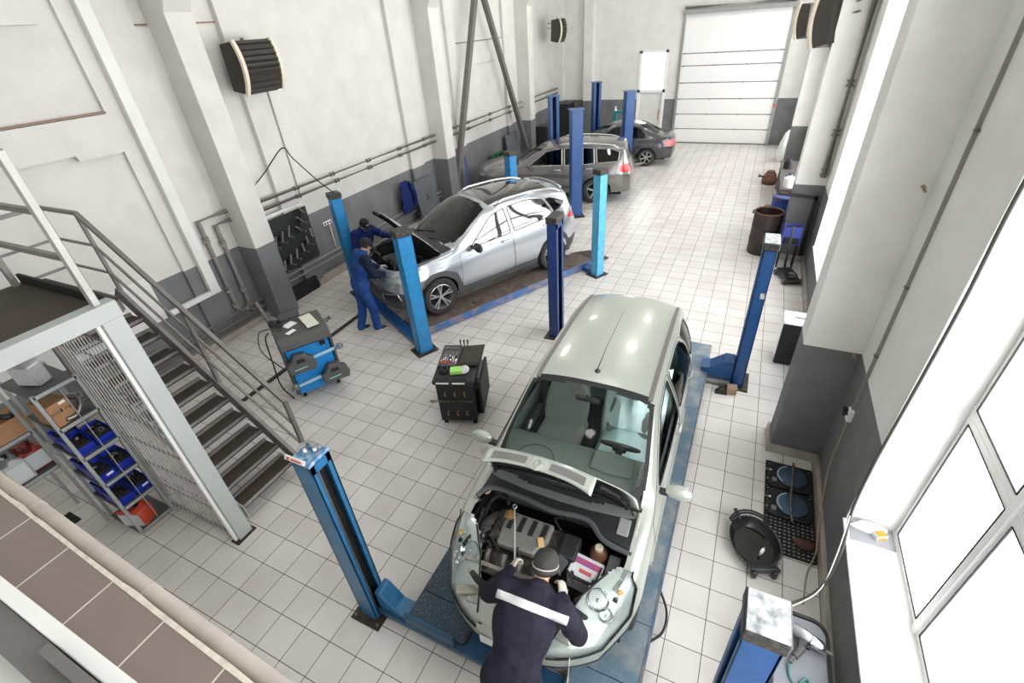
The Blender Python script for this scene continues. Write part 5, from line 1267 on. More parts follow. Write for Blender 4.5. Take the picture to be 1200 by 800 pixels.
def cap(t, H, m, peak=True, band=None):
    c, hd, ht, hr, W = H; V = Vector; M_ = MB(); rings = []
    for k in range(9):
        a = k/8*PI/2; r = math.cos(a)**.8 if k < 8 else .02; z = .038+.092*math.sin(a)
        rings.append([V(c-hd*.008)+V(hd)*(.112*r*math.cos(q))+V(hr)*(.094*r*math.sin(q))+V(ht)*z for q in [2*PI*i/22 for i in range(22)]])
    M_.loft([[p+V(ht)*(-.03) for p in rings[0]]]+rings); o = M_.build('cap', m, t)
    if peak:
        p = MB(); P = lambda i, j: V(c)+V(hd)*(.085+.075*(j/4)*math.cos((i/10-.5)*1.9)**.5)+V(hr)*(.088*(1-.1*j/4)*math.sin((i/10-.5)*2.3))+V(ht)*(.026-.018*(j/4)-.02*(2*(i/10)-1)**2)
        p.grid(P, 11, 5); p.build('peak', m, o, solid=.004)
        e = MB(); e.box(V(c)+V(hd)*.103+V(ht)*.075, (.006, .004, .03)); 
        q = MB(); ay = V(hr); 
        q.add([V(c)+V(hd)*(.110-.008*abs(a)-.014*b)+ay*(.028*a)+V(ht)*(.062+.022*b) for a, b in ((-1, 0), (1, 0), (1, 1), (-1, 1))], [(0, 1, 2, 3)]); q.build('cap_badge', mat('cap_badge', '#c9c9c9', .6), o, solid=.003)
    if band:
        b = MB(); b.tube([V(c-hd*.008)+V(hd)*(.115*math.cos(q))+V(hr)*(.097*math.sin(q))+V(ht)*.012 for q in [2*PI*i/28 for i in range(28)]], .005, 6, closed=True); b.build('cap_piping', band, o)
        b = MB(); b.loft([[V(c-hd*.008)+V(hd)*(.113*math.cos(q))+V(hr)*(.095*math.sin(q))+V(ht)*z for q in [2*PI*i/28 for i in range(28)]] for z in (-.028, .010)], caps=False); b.build('cap_band', m, o, solid=.004)
    hh = MB(); hh.loft([[V(c-hd*.012)+V(hd)*(r*.105*math.cos(q))+V(hr)*(r*.088*math.sin(q))+V(ht)*z for q in [PI*.42+PI*1.16*i/18 for i in range(19)]] for z, r in ((-.045, .86), (-.02, .97), (.01, 1.0))], caps=False, closed=False); hh.build('hair', M_hair, t, solid=.006)
    return o
def L_(v): return Vector(v)
# --- the man in navy leaning over the near car's engine
J1 = dict(pelvis=(.0, .0, .94), chest=(-.01, .27, 1.23), neck=(.03, .50, 1.40), head=(.03, .64, 1.46), face_=(.12, .80, -.55),
  shL=(-.22, .42, 1.32), elL=(-.40, .44, 1.10), wrL=(-.33, .70, 1.06), handL_=(.05, 1, -.05), palmL_=(.8, .1, -.5), thumbL_=1,
  shR=(.24, .44, 1.32), elR=(.36, .43, 1.08), wrR=(.17, .62, 1.14), handR_=(-.35, .9, .12), palmR_=(-.6, -.3, -.7), thumbR_=-1, curl_=.85,
  hipL=(-.11, 0, .88), knL=(-.13, .02, .48), anL=(-.14, -.08, .09), toeL_=(-.15, 1, 0), hipR=(.11, 0, .88), knR=(.13, .03, .48), anR=(.15, -.06, .09), toeR_=(.2, 1, 0))
t1, j1, H1 = person('person in navy jacket with white back stripe and dark cap bending over the open engine', (2.65, .46, 0), 0, J1, M_navy, h=.005, bulk=1.2)
cap(t1, H1, mat('dark_cap_cloth', '#3a3835', .85, noise=(30, .4)), peak=False, band=mat('cap_piping', '#b9b4ae', .7))
def stripe(t, body, a, b, out, w, m, name='reflective_stripe', n=24, bow=.10):
    """band laid over the back by casting onto the body"""
    dg = bpy.context.evaluated_depsgraph_get(); ev = body.evaluated_get(dg); S = MB(); a, b, out = Vector(a), Vector(b), Vector(out).normalized(); d = (b-a).normalized(); side = d.cross(out).normalized()
    rows = []
    for i in range(n+1):
        row = []
        for k in (-1, -.33, .33, 1):
            p = a+(b-a)*(i/n)+side*(w/2*k)+out*.5; ok, loc, nor, ix = ev.ray_cast(p, -out)
            row.append((loc+nor*.004) if ok else None)
        rows.append(row)
    rows = [r for r in rows if all(x is not None for x in r)]
    S.grid(lambda i, j: rows[i][j], len(rows), 4); return S.build(name, m, t, solid=.003)
body1 = [c for c in t1.children if c.name.startswith('body')][0]
sA, sB = j1['shL'], j1['shR']; spn = Vector(j1['neck']-j1['pelvis']).normalized(); outv = Vector((.22, -.43, .87))
M_refl = mat('reflective_white', '#dcdcdc', .5, noise=(30, .1))
stripe(t1, body1, Vector(sA)*1.0-spn*.05+Vector((-.05, 0, 0)), Vector(sB)-spn*.05+Vector((.05, 0, 0)), outv, .058, M_refl)
m = MB(); cc = Vector(j1['neck'])-spn*.02
m.loft([[cc+Vector((math.cos(q)*r, math.sin(q)*r*.8, z)) for q in [2*PI*i/20 for i in range(20)]] for r, z in ((.105, -.035), (.092, .0), (.084, .02))], caps=False); m.build('collar', M_navy, t1, solid=.008)
# bright hem of the jacket's zip seen at the waist
# the spanner he holds
ro = Vector((2.65, .46, 0))+Vector((-.325, .78, 1.075)); q2 = Vector((2.16, 1.62, 1.24))
m = MB(); dr = (q2-ro).normalized(); m.tube([ro-dr*.10, ro, q2], .0095, 8); m.ring(q2+dr*.018, .018, .007, (0, 0, 1), 16, 6); m.tube([ro-dr*.12, ro-dr*.10], .016, 8)
tag(m.build('spanner', M_alu, loc=ro), 'long steel spanner in the left glove of the man in navy', 'spanner')
# --- the two men in blue at the silver car
fd = math.atan2(dv.y, dv.x)-PI/2
o2 = Vector((-2.76, 5.17, 0)); 
J2 = dict(pelvis=(0, .02, .98), chest=(.01, .13, 1.30), neck=(.01, .22, 1.53), head=(.02, .29, 1.64), face_=(.15, .85, -.5),
  shL=(-.20, .16, 1.46), elL=(-.25, .26, 1.18), wrL=(-.10, .47, 1.13), handL_=(.2, 1, -.1), palmL_=(.4, 0, -.9), thumbL_=1,
  shR=(.20, .15, 1.46), elR=(.27, .22, 1.17), wrR=(.16, .44, 1.08), handR_=(-.1, 1, -.1), palmR_=(-.4, 0, -.9), thumbR_=-1, curl_=.6,
  hipL=(-.09, .01, .90), knL=(-.10, -.02, .49), anL=(-.09, -.15, .09), toeL_=(-.1, 1, 0), hipR=(.09, .01, .90), knR=(.11, .10, .49), anR=(.12, .10, .09), toeR_=(.35, 1, 0))
J2 = {k: (tuple(c*1.05 for c in v) if isinstance(v, tuple) and not k.startswith('an') else v) for k, v in J2.items()}
t2, j2, H2 = person('person in blue overalls and black cap standing with both hands over the silver car\'s engine', o2, fd, J2, M_blue, sleeve=M_navy2, h=.006, bulk=1.2)
cap(t2, H2, mat('black_cap_cloth', '#15151a', .8))
o3 = L2o+L2p(.28, 2.93); f3 = math.atan2(-nv.y, -nv.x)-PI/2+.25
J3 = dict(pelvis=(0, 0, .98), chest=(0, .08, 1.30), neck=(0, .16, 1.53), head=(.0, .23, 1.64), face_=(.1, .8, -.55),
  shL=(-.20, .12, 1.46), elL=(-.40, .24, 1.28), wrL=(-.52, .44, 1.24), handL_=(-.4, .9, -.15), palmL_=(.2, .1, -.9), thumbL_=1,
  shR=(.20, .10, 1.46), elR=(.27, .12, 1.18), wrR=(.18, .32, 1.12), handR_=(-.2, 1, -.2), palmR_=(-.4, 0, -.9), thumbR_=-1, curl_=.6,
  hipL=(-.09, 0, .90), knL=(-.10, .03, .49), anL=(-.12, -.02, .09), toeL_=(-.2, 1, 0), hipR=(.09, 0, .90), knR=(.10, .03, .49), anR=(.12, -.02, .09), toeR_=(.2, 1, 0))
t3, j3, H3 = person('person in dark blue jacket and black cap reaching across from behind the other mechanic', o3, f3, J3, M_blue2, h=.007, bulk=1.15)
cap(t3, H3, mat('black_cap_cloth', '#15151a', .8))
# ------------------------------------------------------------------ stairs, platform, grille, shelves under the platform
M_rail = mat('railing_steel', '#7f7b78', .45, .45, noise=(8, .3)); M_railw = mat('railing_pale', '#b9b7b3', .45, .1, noise=(6, .2))
M_wsteel = mat('white_steel', '#adb2b0', .45, noise=(5, .25), col2='#999d9b')
M_tread = mat('stair_tread', '#453b32', .6, .1, noise=(18, .6), col2='#2c2520', bump=(70, .6)); M_deck = mat('deck_brown', '#3f352d', .75, noise=(3, .4), bump=(40, .3))
M_strg = mat('stringer_grey', '#85827f', .5, .3, noise=(6, .35))
T = thing('staircase', 'grey steel staircase with open risers and three-bar handrail going up to the left wall', 'staircase', (-2.5, 1.47, 0))
def sl_(p): return (p[0]+2.5, p[1]-1.47, p[2])
N_ = 11; rise = .21; run = .207; X0 = -1.36
for i in range(N_-1):
    x = X0-run*i; z = rise*(i+1)-.02; m = MB()
    m.bb(sl_((x-.24, 1.06, z-.012)), sl_((x, 1.86, z))); m.bb(sl_((x-.012, 1.06, z-.055)), sl_((x+.004, 1.86, z+.004))); m.build('tread', M_tread, T, smooth=0, bevel=.003)
    m = MB(); m.bb(sl_((x-.25, 1.06, z-.05)), sl_((x-.215, 1.86, z+.035))); m.build('tread_lip', M_strg, T, smooth=0)
    m = MB(); m.bb(sl_((x-.004, 1.06, z-.03)), sl_((x+.010, 1.86, z+.006))); m.build('nosing', M_alu, T, smooth=0)
# stringers: sawtooth plate on the near side, channel on the far side
pts = []
for i in range(N_-1):
    x = X0-run*i; z = rise*(i+1); pts += [(x+.03, z-rise*.55), (x+.03, z+.01), (x-.05, z+.02), (x-.12, z+.075)]
pts += [(X0-run*(N_-1), rise*N_), (X0-run*(N_-1), rise*N_-.34), (X0-.03, 0), (X0+.03, 0)]
m = MB(); m.prism([(a+2.5, b) for a, b in pts], (0, 1.03-1.47, 0), (1, 0, 0), (0, 0, 1), (0, .012, 0)); m.build('stringer', M_wsteel, T, smooth=0)
m = MB(); dx, dz = -run*N_, rise*N_
m.bar(sl_((X0+.22, 1.885, .04)), sl_((X0+.10+dx, 1.885, .10+dz)), .05, .17); m.build('stringer', M_rail, T, smooth=0, bevel=.004)
# landing at the wall
ZL = rise*N_
m = MB(); m.bb(sl_((-5.40, .95, ZL-.05)), sl_((X0+dx+.02, 1.88, ZL))); m.build('landing', M_deck, T, smooth=0)
m = MB(); m.bb(sl_((X0+dx, .95, ZL-.22)), sl_((X0+dx+.012, 1.88, ZL-.0))); m.bb(sl_((-4.2, 1.88, ZL-.2)), sl_((X0+dx+.02, 1.90, ZL))); m.build('landing_edge', M_strg, T, smooth=0)
def hb(a, b, w=.04, h=None, n='rail', mt=M_rail): 
    m = MB(); m.bar(sl_(a), sl_(b), w, h); return m.build(n, mt, T, smooth=0, bevel=.004)
yf = 1.90; up = 1.12
pA_ = (-4.30, yf, ZL); pB_ = (-3.46, yf, ZL)
for p in (pA_, pB_): hb(p, (p[0], p[1], p[2]+up), .04, None, 'railing_post')
k = (pB_[2]-.35)/(pB_[0]+1.20); zl = lambda x: ZL-(x-pB_[0])*.90
for h_ in (up, .72, .36):
    hb((pA_[0], yf, ZL+h_), (pB_[0], yf, ZL+h_), .045 if h_ == up else .028); hb((pB_[0], yf, ZL+h_), (-1.06, yf, zl(-1.06)+h_+.02), .05 if h_ == up else .028)
    hb((pA_[0], yf, ZL+h_), (pA_[0], -1.0, ZL+h_), .045 if h_ == up else .03)
hb((-2.28, yf, zl(-2.28)-.08), (-2.28, yf, zl(-2.28)+up), .045, None, 'railing_post')
hb((-1.06, yf, zl(-1.06)+up+.02), (-1.06, yf, .02), .05, None, 'railing_post')
# the raised platform in front of the stairs
Pf = thing('platform', 'raised steel platform with brown deck and white edge beam above the shelving', 'platform', (-2.2, .3, 0))
def pl_(p): return (p[0]+2.2, p[1]-.3, p[2])
ZP = 3.13
m = MB(); m.bb(pl_((-2.74, -.62, ZP-.05)), pl_((-1.3, .90, ZP))); m.build('deck', M_deck, Pf, smooth=0)
m = MB(); m.bb(pl_((-2.74, .90, ZP-.10)), pl_((-1.3, .93, ZP+.09))); m.build('toe_board', M_dark, Pf, smooth=0)
m = MB(); m.bb(pl_((-1.29, -.62, ZP-.08)), pl_((-1.15, .94, ZP+.07))); m.build('edge_beam', M_wsteel, Pf, smooth=0, bevel=.006)
m = MB(); m.bb(pl_((-1.235, .76, 0)), pl_((-1.15, .93, ZP-.08))); m.build('support_post', M_wsteel, Pf, smooth=0, bevel=.006)
m = MB(); m.bb(pl_((-1.235, .725, 0)), pl_((-1.19, .757, ZP-.08))); m.build('post_cover_strip', M_pvc, Pf, smooth=0)
m = MB(); m.bb(pl_((-1.25, .70, 0)), pl_((-1.12, .96, .012))); m.build('foot_plate', M_plate, Pf, smooth=0)
m = MB(); m.bb(pl_((-2.74, .78, 0)), pl_((-2.66, .86, ZP-.05))); m.build('support_post', M_rail, Pf, smooth=0)
def pb(a, b, w, h=None, n='rail', mt=M_rail):
    m = MB(); m.bar(pl_(a), pl_(b), w, h); return m.build(n, mt, Pf, smooth=0, bevel=.004)
pb((-1.22, .82, ZP+.05), (-1.22, .82, ZP+1.3), .07, .05, 'railing_post', M_railw)
pb((-2.68, .84, ZP), (-2.68, .84, ZP+1.3), .06, .05, 'railing_post')
pb((-1.22, .83, ZP+.48), (-2.7, .83, ZP+.48), .045); pb((-1.22, .83, ZP+.86), (-2.7, .83, ZP+.86), .045); pb((-1.22, .83, ZP+1.28), (-2.7, .83, ZP+1.28), .05)
# vertical-bar grille between the shelving and the stairs
G = thing('grille', 'pale grille of close upright bars standing behind the shelving', 'grille', (-1.85, .77, 0))
for i in range(15):
    x = -2.46+i*.084; m = MB(); m.bar((x+1.85, 0, .03), (x+1.85, 0, 2.82), .008, .016, up=(1, 0, 0)); m.build('bar', M_railw, G, smooth=0)
for z in (.03, .45, .87, 1.29, 1.71, 2.13, 2.55, 2.82):
    m = MB(); m.bar((-2.48+1.85, .012, z), (-1.27+1.85, .012, z), .012, .02 if z not in (.03,) else .05); m.build('cross_bar', M_rail, G, smooth=0)
# --- open rack with blue bins
M_rack = mat('rack_grey', '#a3a6a6', .45, .3, noise=(8, .2)); M_board = mat('rack_shelf', '#5f6162', .55, .3)
def rack(label, x0, x1, y0, y1, levels, h, brace=None):
    t = thing('shelf_rack', label, 'shelf rack', ((x0+x1)/2, (y0+y1)/2, 0)); cx, cy = (x0+x1)/2, (y0+y1)/2
    for x in (x0, x1):
        for y in (y0, y1):
            m = MB(); m.bb((x-cx-.016, y-cy-.016, 0), (x-cx+.016, y-cy+.016, h)); m.build('upright', M_rack, t, smooth=0)
    for z in levels:
        m = MB(); m.bb((x0-cx, y0-cy, z-.012), (x1-cx, y1-cy, z)); m.bb((x1-cx-.004, y0-cy, z-.045), (x1-cx+.012, y1-cy, z+.004)); m.bb((x0-cx, y0-cy-.012, z-.045), (x1-cx, y0-cy+.004, z+.004))
        m.build('shelf', M_board if z < h-.1 else M_board, t, smooth=0)
        m = MB(); m.bb((x1-cx+.010, y0-cy, z-.035), (x1-cx+.016, y1-cy, z+.002)); m.build('shelf_edge', M_rack, t, smooth=0)
    if brace:
        m = MB(); m.bar((x1-cx+.02, .02, .05), (x1-cx+.02, .02, h-.06), .008); m.build('tie_wire', M_rack, t, smooth=0)
    return t
RK = rack('narrow grey rack filled with blue bins, next to the upright-bar grille', -3.02, -2.40, .34, .72, (.06, .49, .90, 1.33, 1.76, 2.2), 2.21, True)
M_bin = mat('blue_bin_plastic', '#1c33a8', .4, noise=(10, .2)); M_bits = mat('metal_bits', '#8d8a86', .35, .8, noise=(40, .5)); M_bitsd = mat('dark_bits', '#29261f', .5, .5, noise=(40, .5))
def bin_(label, x, y, z, w=.17, d=.30, h=.13, card=False, seed=1):
    t = thing('storage_bin', label, 'storage bin', (x, y, z), 0, 'blue bins on the rack'); hw = w/2
    m = MB()
    m.bb((-d/2, -hw, 0), (d/2, hw, .006)); m.bb((-d/2, -hw, 0), (d/2-.03, -hw+.006, h)); m.bb((-d/2, hw-.006, 0), (d/2-.03, hw, h)); m.bb((-d/2, -hw, 0), (-d/2+.006, hw, h))
    m.prism([(-hw, 0), (hw, 0), (hw, h*.62), (-hw, h*.62)], (d/2-.03, 0, 0), (0, 1, 0), (.22, 0, .98), (.006, 0, 0)); m.build('tray', M_bin, t, smooth=0, bevel=.003)
    if card:
        m = MB(); m.box((d/2+.002, hw*.3, h*.42), (.004, .07, .03), Matrix.Rotation(.2, 3, 'Y')); m.build('label_card', M_plate_w, t, smooth=0)
    m = MB(); m.bb((-d/2+.01, -hw+.01, h*.25), (d/2-.05, hw-.01, h*.62)); m.build('contents', mat('shaded_bin_contents', '#1d1b18', .6, .3, noise=(60, .8), col2='#6d6860'), t, smooth=0)  # dark parts, with the shade under the platform put into their colour
    random.seed(seed)
    for k in range(5):
        m = MB(); p = Vector((random.uniform(-d/2+.05, d/2-.08), random.uniform(-hw+.03, hw-.03), random.uniform(h*.6, h)))
        if k % 2: m.cyl(p, p+Vector((random.uniform(-.06, .06), random.uniform(-.05, .05), .03)), .014, n=8)
        else: m.ring(p, .022, .008, (random.uniform(-1, 1), random.uniform(-1, 1), 1), 12, 6)
        m.build('spare_part', random.choice([M_bits, M_bitsd, M_bitsd]), t)
    return t
for (z, n), rows in {(.49, 'lowest'): (.43, .63), (.90, 'middle'): (.43, .63), (1.33, 'topmost'): (.43, .63)}.items():
    for y, side in zip(rows, ('left', 'right')):
        card = (z, side) in ((.90, 'left'), (.49, 'right'))
        bin_('blue bin%s on the %s bin row, %s one at the rack end' % (' with white card' if card else '', n, side), -2.575, y, z+.002, .18, .30, .17 if not (z == 1.33 and side == 'right') else .15, card, int(z*100)+len(side))
    bin_('blue storage bin deep inside the rack, on the %s row of blue bins' % n, -2.88, .46, z+.002, .20, .24, .16, False, int(z*77))
m = MB(); m.box((0, 0, .13), (.30, .20, .26)); cb = thing('cardboard_box', 'brown cardboard box with dark print on the upper shelf of the bin rack', 'box', (-2.58, .45, 1.762), .12)
m.build('carton', mat('cardboard', '#a97f5c', .8, noise=(12, .2)), cb, smooth=0, bevel=.004)
m = MB(); text_mesh(m, 'XXL', (.152, -.055, .16), (0, 1, 0), (0, 0, 1), .045); text_mesh(m, 'mg', (.152, .06, .16), (0, 1, 0), (0, 0, 1), .055); m.add([(.153, .008+.02*math.cos(a), .16+.024*math.sin(a)) for a in [PI/2+PI*i/8 for i in range(9)]], [tuple(range(9))]); m.build('print', mat('box_print', '#2c221b', .8), cb, smooth=0)
m = MB(); m.box((.151, .04, .235), (.004, .06, .03)); m.build('paper_label', M_plate_w, cb, smooth=0)
m = MB(); m.tube(curve_pts([(-2.44, .45, 1.80), (-2.43, .55, 1.80), (-2.47, .63, 1.87), (-2.60, .67, 1.90), (-2.75, .66, 1.84)], 8), .026, 12); m.ring((-2.60, .67, 1.905), .05, .016, (.2, .4, 1))
tag(m.build('exhaust_pipe', M_bits, loc=(-2.5, .55, 1.78)), 'bent metal pipe lying beside the cardboard box on the rack', 'pipe')
random.seed(21)
for k in range(6):
    m = MB(); p = Vector((-2.72-.03*k, .54+.02*(k % 3), 1.77)); m.lathe([(.0, 0), (.03, 0), (.035, .03), (.02, .05), (.02, .08), (0, .08)], p, (random.uniform(-.3, .3), random.uniform(-.3, .3), 1), 12)
    tag(m.build('metal_fitting', random.choice([M_bits, M_bitsd]), loc=p), 'small metal fitting heaped behind the bent pipe on the rack', 'fitting', 'fittings on the upper rack shelf')
# canister on top, canisters on the other rack
def canister(label, loc, rz, w, d, h, mt, lying=False, cap_m=None):
    t = thing('canister', label, 'canister', loc, rz); R = Matrix.Rotation(PI/2, 3, 'Y') if lying else Matrix.Identity(3); off = Vector((-h/2, 0, w/2)) if lying else Vector((0, 0, 0))
    P = lambda x, y, z: R @ Vector((x, y, z))+off
    m = MB(); prof = [(-w/2, 0), (w/2, 0), (w/2, h*.78), (w*.28, h*.95), (w*.10, h*.95), (w*.05, h*.80), (-w*.22, h*.80), (-w*.28, h*.93), (-w*.48, h*.93), (-w/2, h*.7)]
    m.add([P(a, -d/2, b) for a, b in prof]+[P(a, d/2, b) for a, b in prof], [tuple(range(9, -1, -1)), tuple(range(10, 20))]+[(i, (i+1) % 10, (i+1) % 10+10, i+10) for i in range(10)])
    o = m.build('canister_body', mt, t, bevel=.018, seg=3)
    m = MB(); m.tube([P(-w*.38, 0, h*.92), P(-w*.30, 0, h*1.03), P(w*.05, 0, h*1.03), P(w*.14, 0, h*.93)], .018, 8); m.build('grip', mt, t)
    m = MB(); m.cyl(P(w*.20, 0, h*.94), P(w*.20, 0, h*1.04), .028, n=14); m.build('screw_cap', cap_m or M_black, t)
    m = MB(); m.box(P(0, -d/2-.002, h*.40), (.22*w/.26, .004, .2) if not lying else (.2, .004, .22*w/.26)); m.build('label_panel', mat('label_panel', '#c9ccce', .5), t, smooth=0)
    return t
M_can = mat('silver_canister', '#b9bbbd', .35, .5, noise=(8, .3))
canister('silver oil canister standing on the top of the bin rack', (-2.66, .50, 2.204), .35, .26, .15, .30, M_can)
R2k = rack('grey rack of canisters to the left of the blue bins', -3.75, -3.05, -.50, .28, (1.06, 1.58, 2.2), 2.21)
M_can2 = mat('grey_white_canister', '#b3b6b8', .45, noise=(8, .3))
canister('pale grey canister lying on the middle shelf beside the red one', (-3.18, -.06, 1.062), PI/2, .30, .24, .34, M_can2, False)
canister('pale grey canister on the shelf above the one beside the red canister', (-3.20, -.10, 1.582), PI/2, .32, .24, .34, M_can2, False)
canister('red canister beside the pale grey one on the middle shelf', (-3.25, .18, 1.062), PI/2, .22, .24, .32, mat('red_canister', '#8a2c1c', .4, noise=(8, .3)))
canister('red canister on the floor level of the bin rack', (-2.56, .45, .065), .4, .30, .20, .28, mat('orange_red_canister', '#b8452a', .4, noise=(8, .3)))
m = MB(); m.box((0, 0, .11), (.30, .34, .22)); cb2 = thing('cardboard_box', 'brown open carton on the left rack, above the pale canisters', 'box', (-3.2, .16, 1.582), 0); m.build('carton', MATS['cardboard'], cb2, smooth=0, bevel=.004)
m = MB(); m.tube(curve_pts([(0, -.05, .23), (.08, .0, .27), (.12, .08, .24), (.05, .12, .23)], 6), .03, 8); m.build('rag', M_black, cb2)
m = MB(); m.bb((-3.69, .0, 0), (-3.40, .15, .004)); struct(m.build('floor_drain', M_slot, smooth=0))
# ------------------------------------------------------------------ blue diagnostic trolley with two measuring heads
a_ = math.atan2(.60, .36); DT = thing('diagnostic_trolley', 'blue wheel-alignment trolley with dark top and two measuring heads', 'trolley', (-2.52, 3.46, 0), a_); DT.scale = (1.08, 1.08, 1.08)
M_tblue = mat('trolley_blue', '#1f86d0', .4, noise=(5, .12)); M_tgrey = mat('trolley_grey', '#4a4a49', .55, noise=(10, .25))
# local frame: x along the front (towards the right), -y towards the camera
m = MB(); m.prism([(-.27, .10), (-.31, .12), (-.25, 1.0), (.25, 1.0), (.25, .10)], (-.31, 0, 0), (0, 1, 0), (0, 0, 1), (.62, 0, 0)); m.build('cabinet', M_tblue, DT, smooth=0, bevel=.015)
m = MB(); m.prism([(-.30, .88), (-.36, .92), (-.34, 1.0), (-.26, 1.08), (.28, 1.10), (.28, .88)], (-.36, 0, 0), (0, 1, 0), (0, 0, 1), (.72, 0, 0)); m.build('top_tray', M_tgrey, DT, smooth=0, bevel=.02)
m = MB(); m.bb((-.36, -.3, .12), (-.32, .25, .95)); m.bb((.32, -.3, .12), (.36, .25, .95)); m.build('side_cheek', M_tgrey, DT, smooth=0, bevel=.01)
m = MB(); m.bb((.18, -.305, .80), (.25, -.27, .89)); m.build('power_switch', M_black, DT, smooth=0, bevel=.004)
for x in (-.26, .26):
    for y in (-.22, .2):
        m = MB(); m.cyl((x-.02, y, .05), (x+.02, y, .05), .05, n=16); m.box((x, y, .095), (.05, .06, .02)); m.build('castor', M_rubber, DT)
def head(p, q, hx, lab):
    p = Vector(p); q = Vector(q); d = (q-p).normalized()
    m = MB(); m.bar(p, q, .035, .045); A = m.build('measuring_head_arm', mat('pale_blue_bar', '#9cc8dc', .4, .3), DT, smooth=0, bevel=.005)
    c = p+d*hx; m = MB()
    prof = [(a*1.2, b*1.25) for a, b in [(-.16, -.08), (.15, -.09), (.17, -.02), (.15, .06), (.09, .09), (.07, .13), (-.06, .14), (-.10, .08), (-.17, .03)]]
    R_ = Matrix.Rotation(-.1, 3, 'Y'); m.prism(prof, c+Vector((0, -.10, 0)), (1, 0, 0), (0, .25, .97), (0, .13, -.02)); m.build('measuring_head', M_tgrey, A, smooth=0, bevel=.02, seg=3)
    m = MB(); m.prism([(-.07, .05), (.06, .045), (.05, .10), (-.05, .105)], c+Vector((0, -.103, 0)), (1, 0, 0), (0, .25, .97), (0, .004, 0)); m.build('grip_recess', M_slot, A, smooth=0)
    m = MB(); m.bar(c+Vector((-.12, -.108, -.035)), c+Vector((.06, -.108, -.03)), .008, .010); m.build('mint_stripe', mat('mint_stripe', '#8fe0cf', .4), A, smooth=0)
    e = q if hx < .4*(q-p).length else p; m = MB(); m.cyl(e-d*.06, e+d*.06, .045, n=16); m.ball(e+d*.02, .05); m.build('arm_end', mat('pale_grey_plastic', '#74787a', .5), A)
head((-.36, -.36, .66), (.40, -.36, .72), .20, 'l'); head((-.36, -.38, .32), (.42, -.38, .36), .60, 'r')
m = MB(); m.bar((.3, .1, .98), (.44, .1, .98), .03); m.cyl((.40, .1, .95), (.48, .1, .99), .04); m.build('hook_arm', MATS['pale_grey_plastic'], DT)
m = MB(); m.box((.16, -.02, 1.108), (.17, .40, .018), rotz(.1)); kb = m.build('keyboard', mat('keyboard_ivory', '#d9d5c8', .5, noise=(60, .25)), loc=(0, 0, 0)); 
def on(t, o, label, cat, grp=None):
    M_ = Matrix.Translation(t.location) @ Matrix.Rotation(t.rotation_euler.z, 4, 'Z') @ Matrix.Scale(t.scale.x, 4); o.matrix_world = M_; return tag(o, label, cat, grp)
on(DT, kb, 'ivory keyboard on the blue alignment trolley', 'keyboard')
for c, s_, lb in (((-.10, .06, 1.098), (.17, .14, .004), 'larger white paper sheet on the blue alignment trolley'), ((-.13, -.16, 1.094), (.14, .08, .004), 'smaller white paper slip on the blue alignment trolley')):
    m = MB(); m.box(c, s_, rotz(.5)); on(DT, m.build('paper_sheet', M_plate_w, smooth=0), lb, 'paper')
m = MB(); m.box((-.06, .24, 1.17), (.30, .03, .12), Matrix.Rotation(-.3, 3, 'X')); m.build('back_rest', M_black, DT, bevel=.01)
m = MB(); m.bar((-.30, .20, 1.0), (-.40, .40, 1.45), .05, .03); m.build('upright_arm', M_tgrey, DT, bevel=.006)
m = MB(); m.tube(curve_pts([(-.40, .05, 1.08), (-.47, .0, 1.02), (-.5, .1, .6), (-.52, .0, .2), (-.42, -.2, .02)], 8), .010, 6); m.tube(curve_pts([(-.36, .2, 1.06), (-.52, .28, 1.0), (-.58, .1, .8), (-.40, -.25, .6)], 8), .008, 6); m.build('trolley_cable', M_rubber, DT)
for k in range(3):
    m = MB(); m.ring((-.27, .12+.01*k, 1.12+.02*k), .09, .011, (.3, .1, 1), 20, 6); m.build('cable_coil', M_rubber, DT)
# ------------------------------------------------------------------ black tool trolley
b_ = math.radians(20); TT = thing('tool_trolley', 'black pegboard tool trolley with an open tool tray on top', 'tool trolley', (.22, 3.82, 0), b_)
M_tk = mat('black_powder_coat', '#1d1f20', .55, noise=(20, .3)); M_peg = mat('pegboard', '#22292b', .55)
m = MB(); m.bb((-.29, -.40, .10), (.25, .38, .80)); m.build('cabinet', M_tk, TT, smooth=0, bevel=.012)
m = MB(); m.bb((-.32, -.44, .80), (.28, .42, .87)); m.build('top_tray', M_tk, TT, smooth=0, bevel=.02)
m = MB()
for i in range(10):
    for j in range(16): m.box((-.25+i*.052, -.405, .16+j*.04), (.010, .006, .010))
pg = m.build('peg_hole', M_slot, TT, smooth=0); pg['kind'] = 'stuff'
for z, n in ((.66, 3), (.30, 3)):
    for i in range(n):
        x = -.16+i*.14; m = MB(); m.tube([(x, -.40, z), (x, -.44, z), (x, -.45, z-.03), (x+.01, -.44, z-.06)], .009, 6); m.build('hook', mat('brass_hook', '#a8884e', .4, .7), TT)
m = MB(); m.cyl((-.36, -.43, .50), (.22, -.43, .50), .014, n=10); m.cyl((-.39, -.43, .50), (-.33, -.43, .50), .022, n=10); m.build('push_bar', M_bits, TT)
for x in (-.17, .06):
    m = MB(); m.bb((x-.09, -.443, .825), (x+.09, -.438, .85)); m.build('maker_strip', M_plate_w, TT, smooth=0)
    m = MB(); m.bb((x-.10, -.42, .865), (x+.10, -.36, .874)); m.build('tray_recess', M_slot, TT, smooth=0)
m = MB(); m.bb((.30, -.30, .16), (.34, .34, .74)); m.bb((.25, -.3, .16), (.34, .34, .19)); m.build('side_bin', M_tk, TT, smooth=0, bevel=.006)
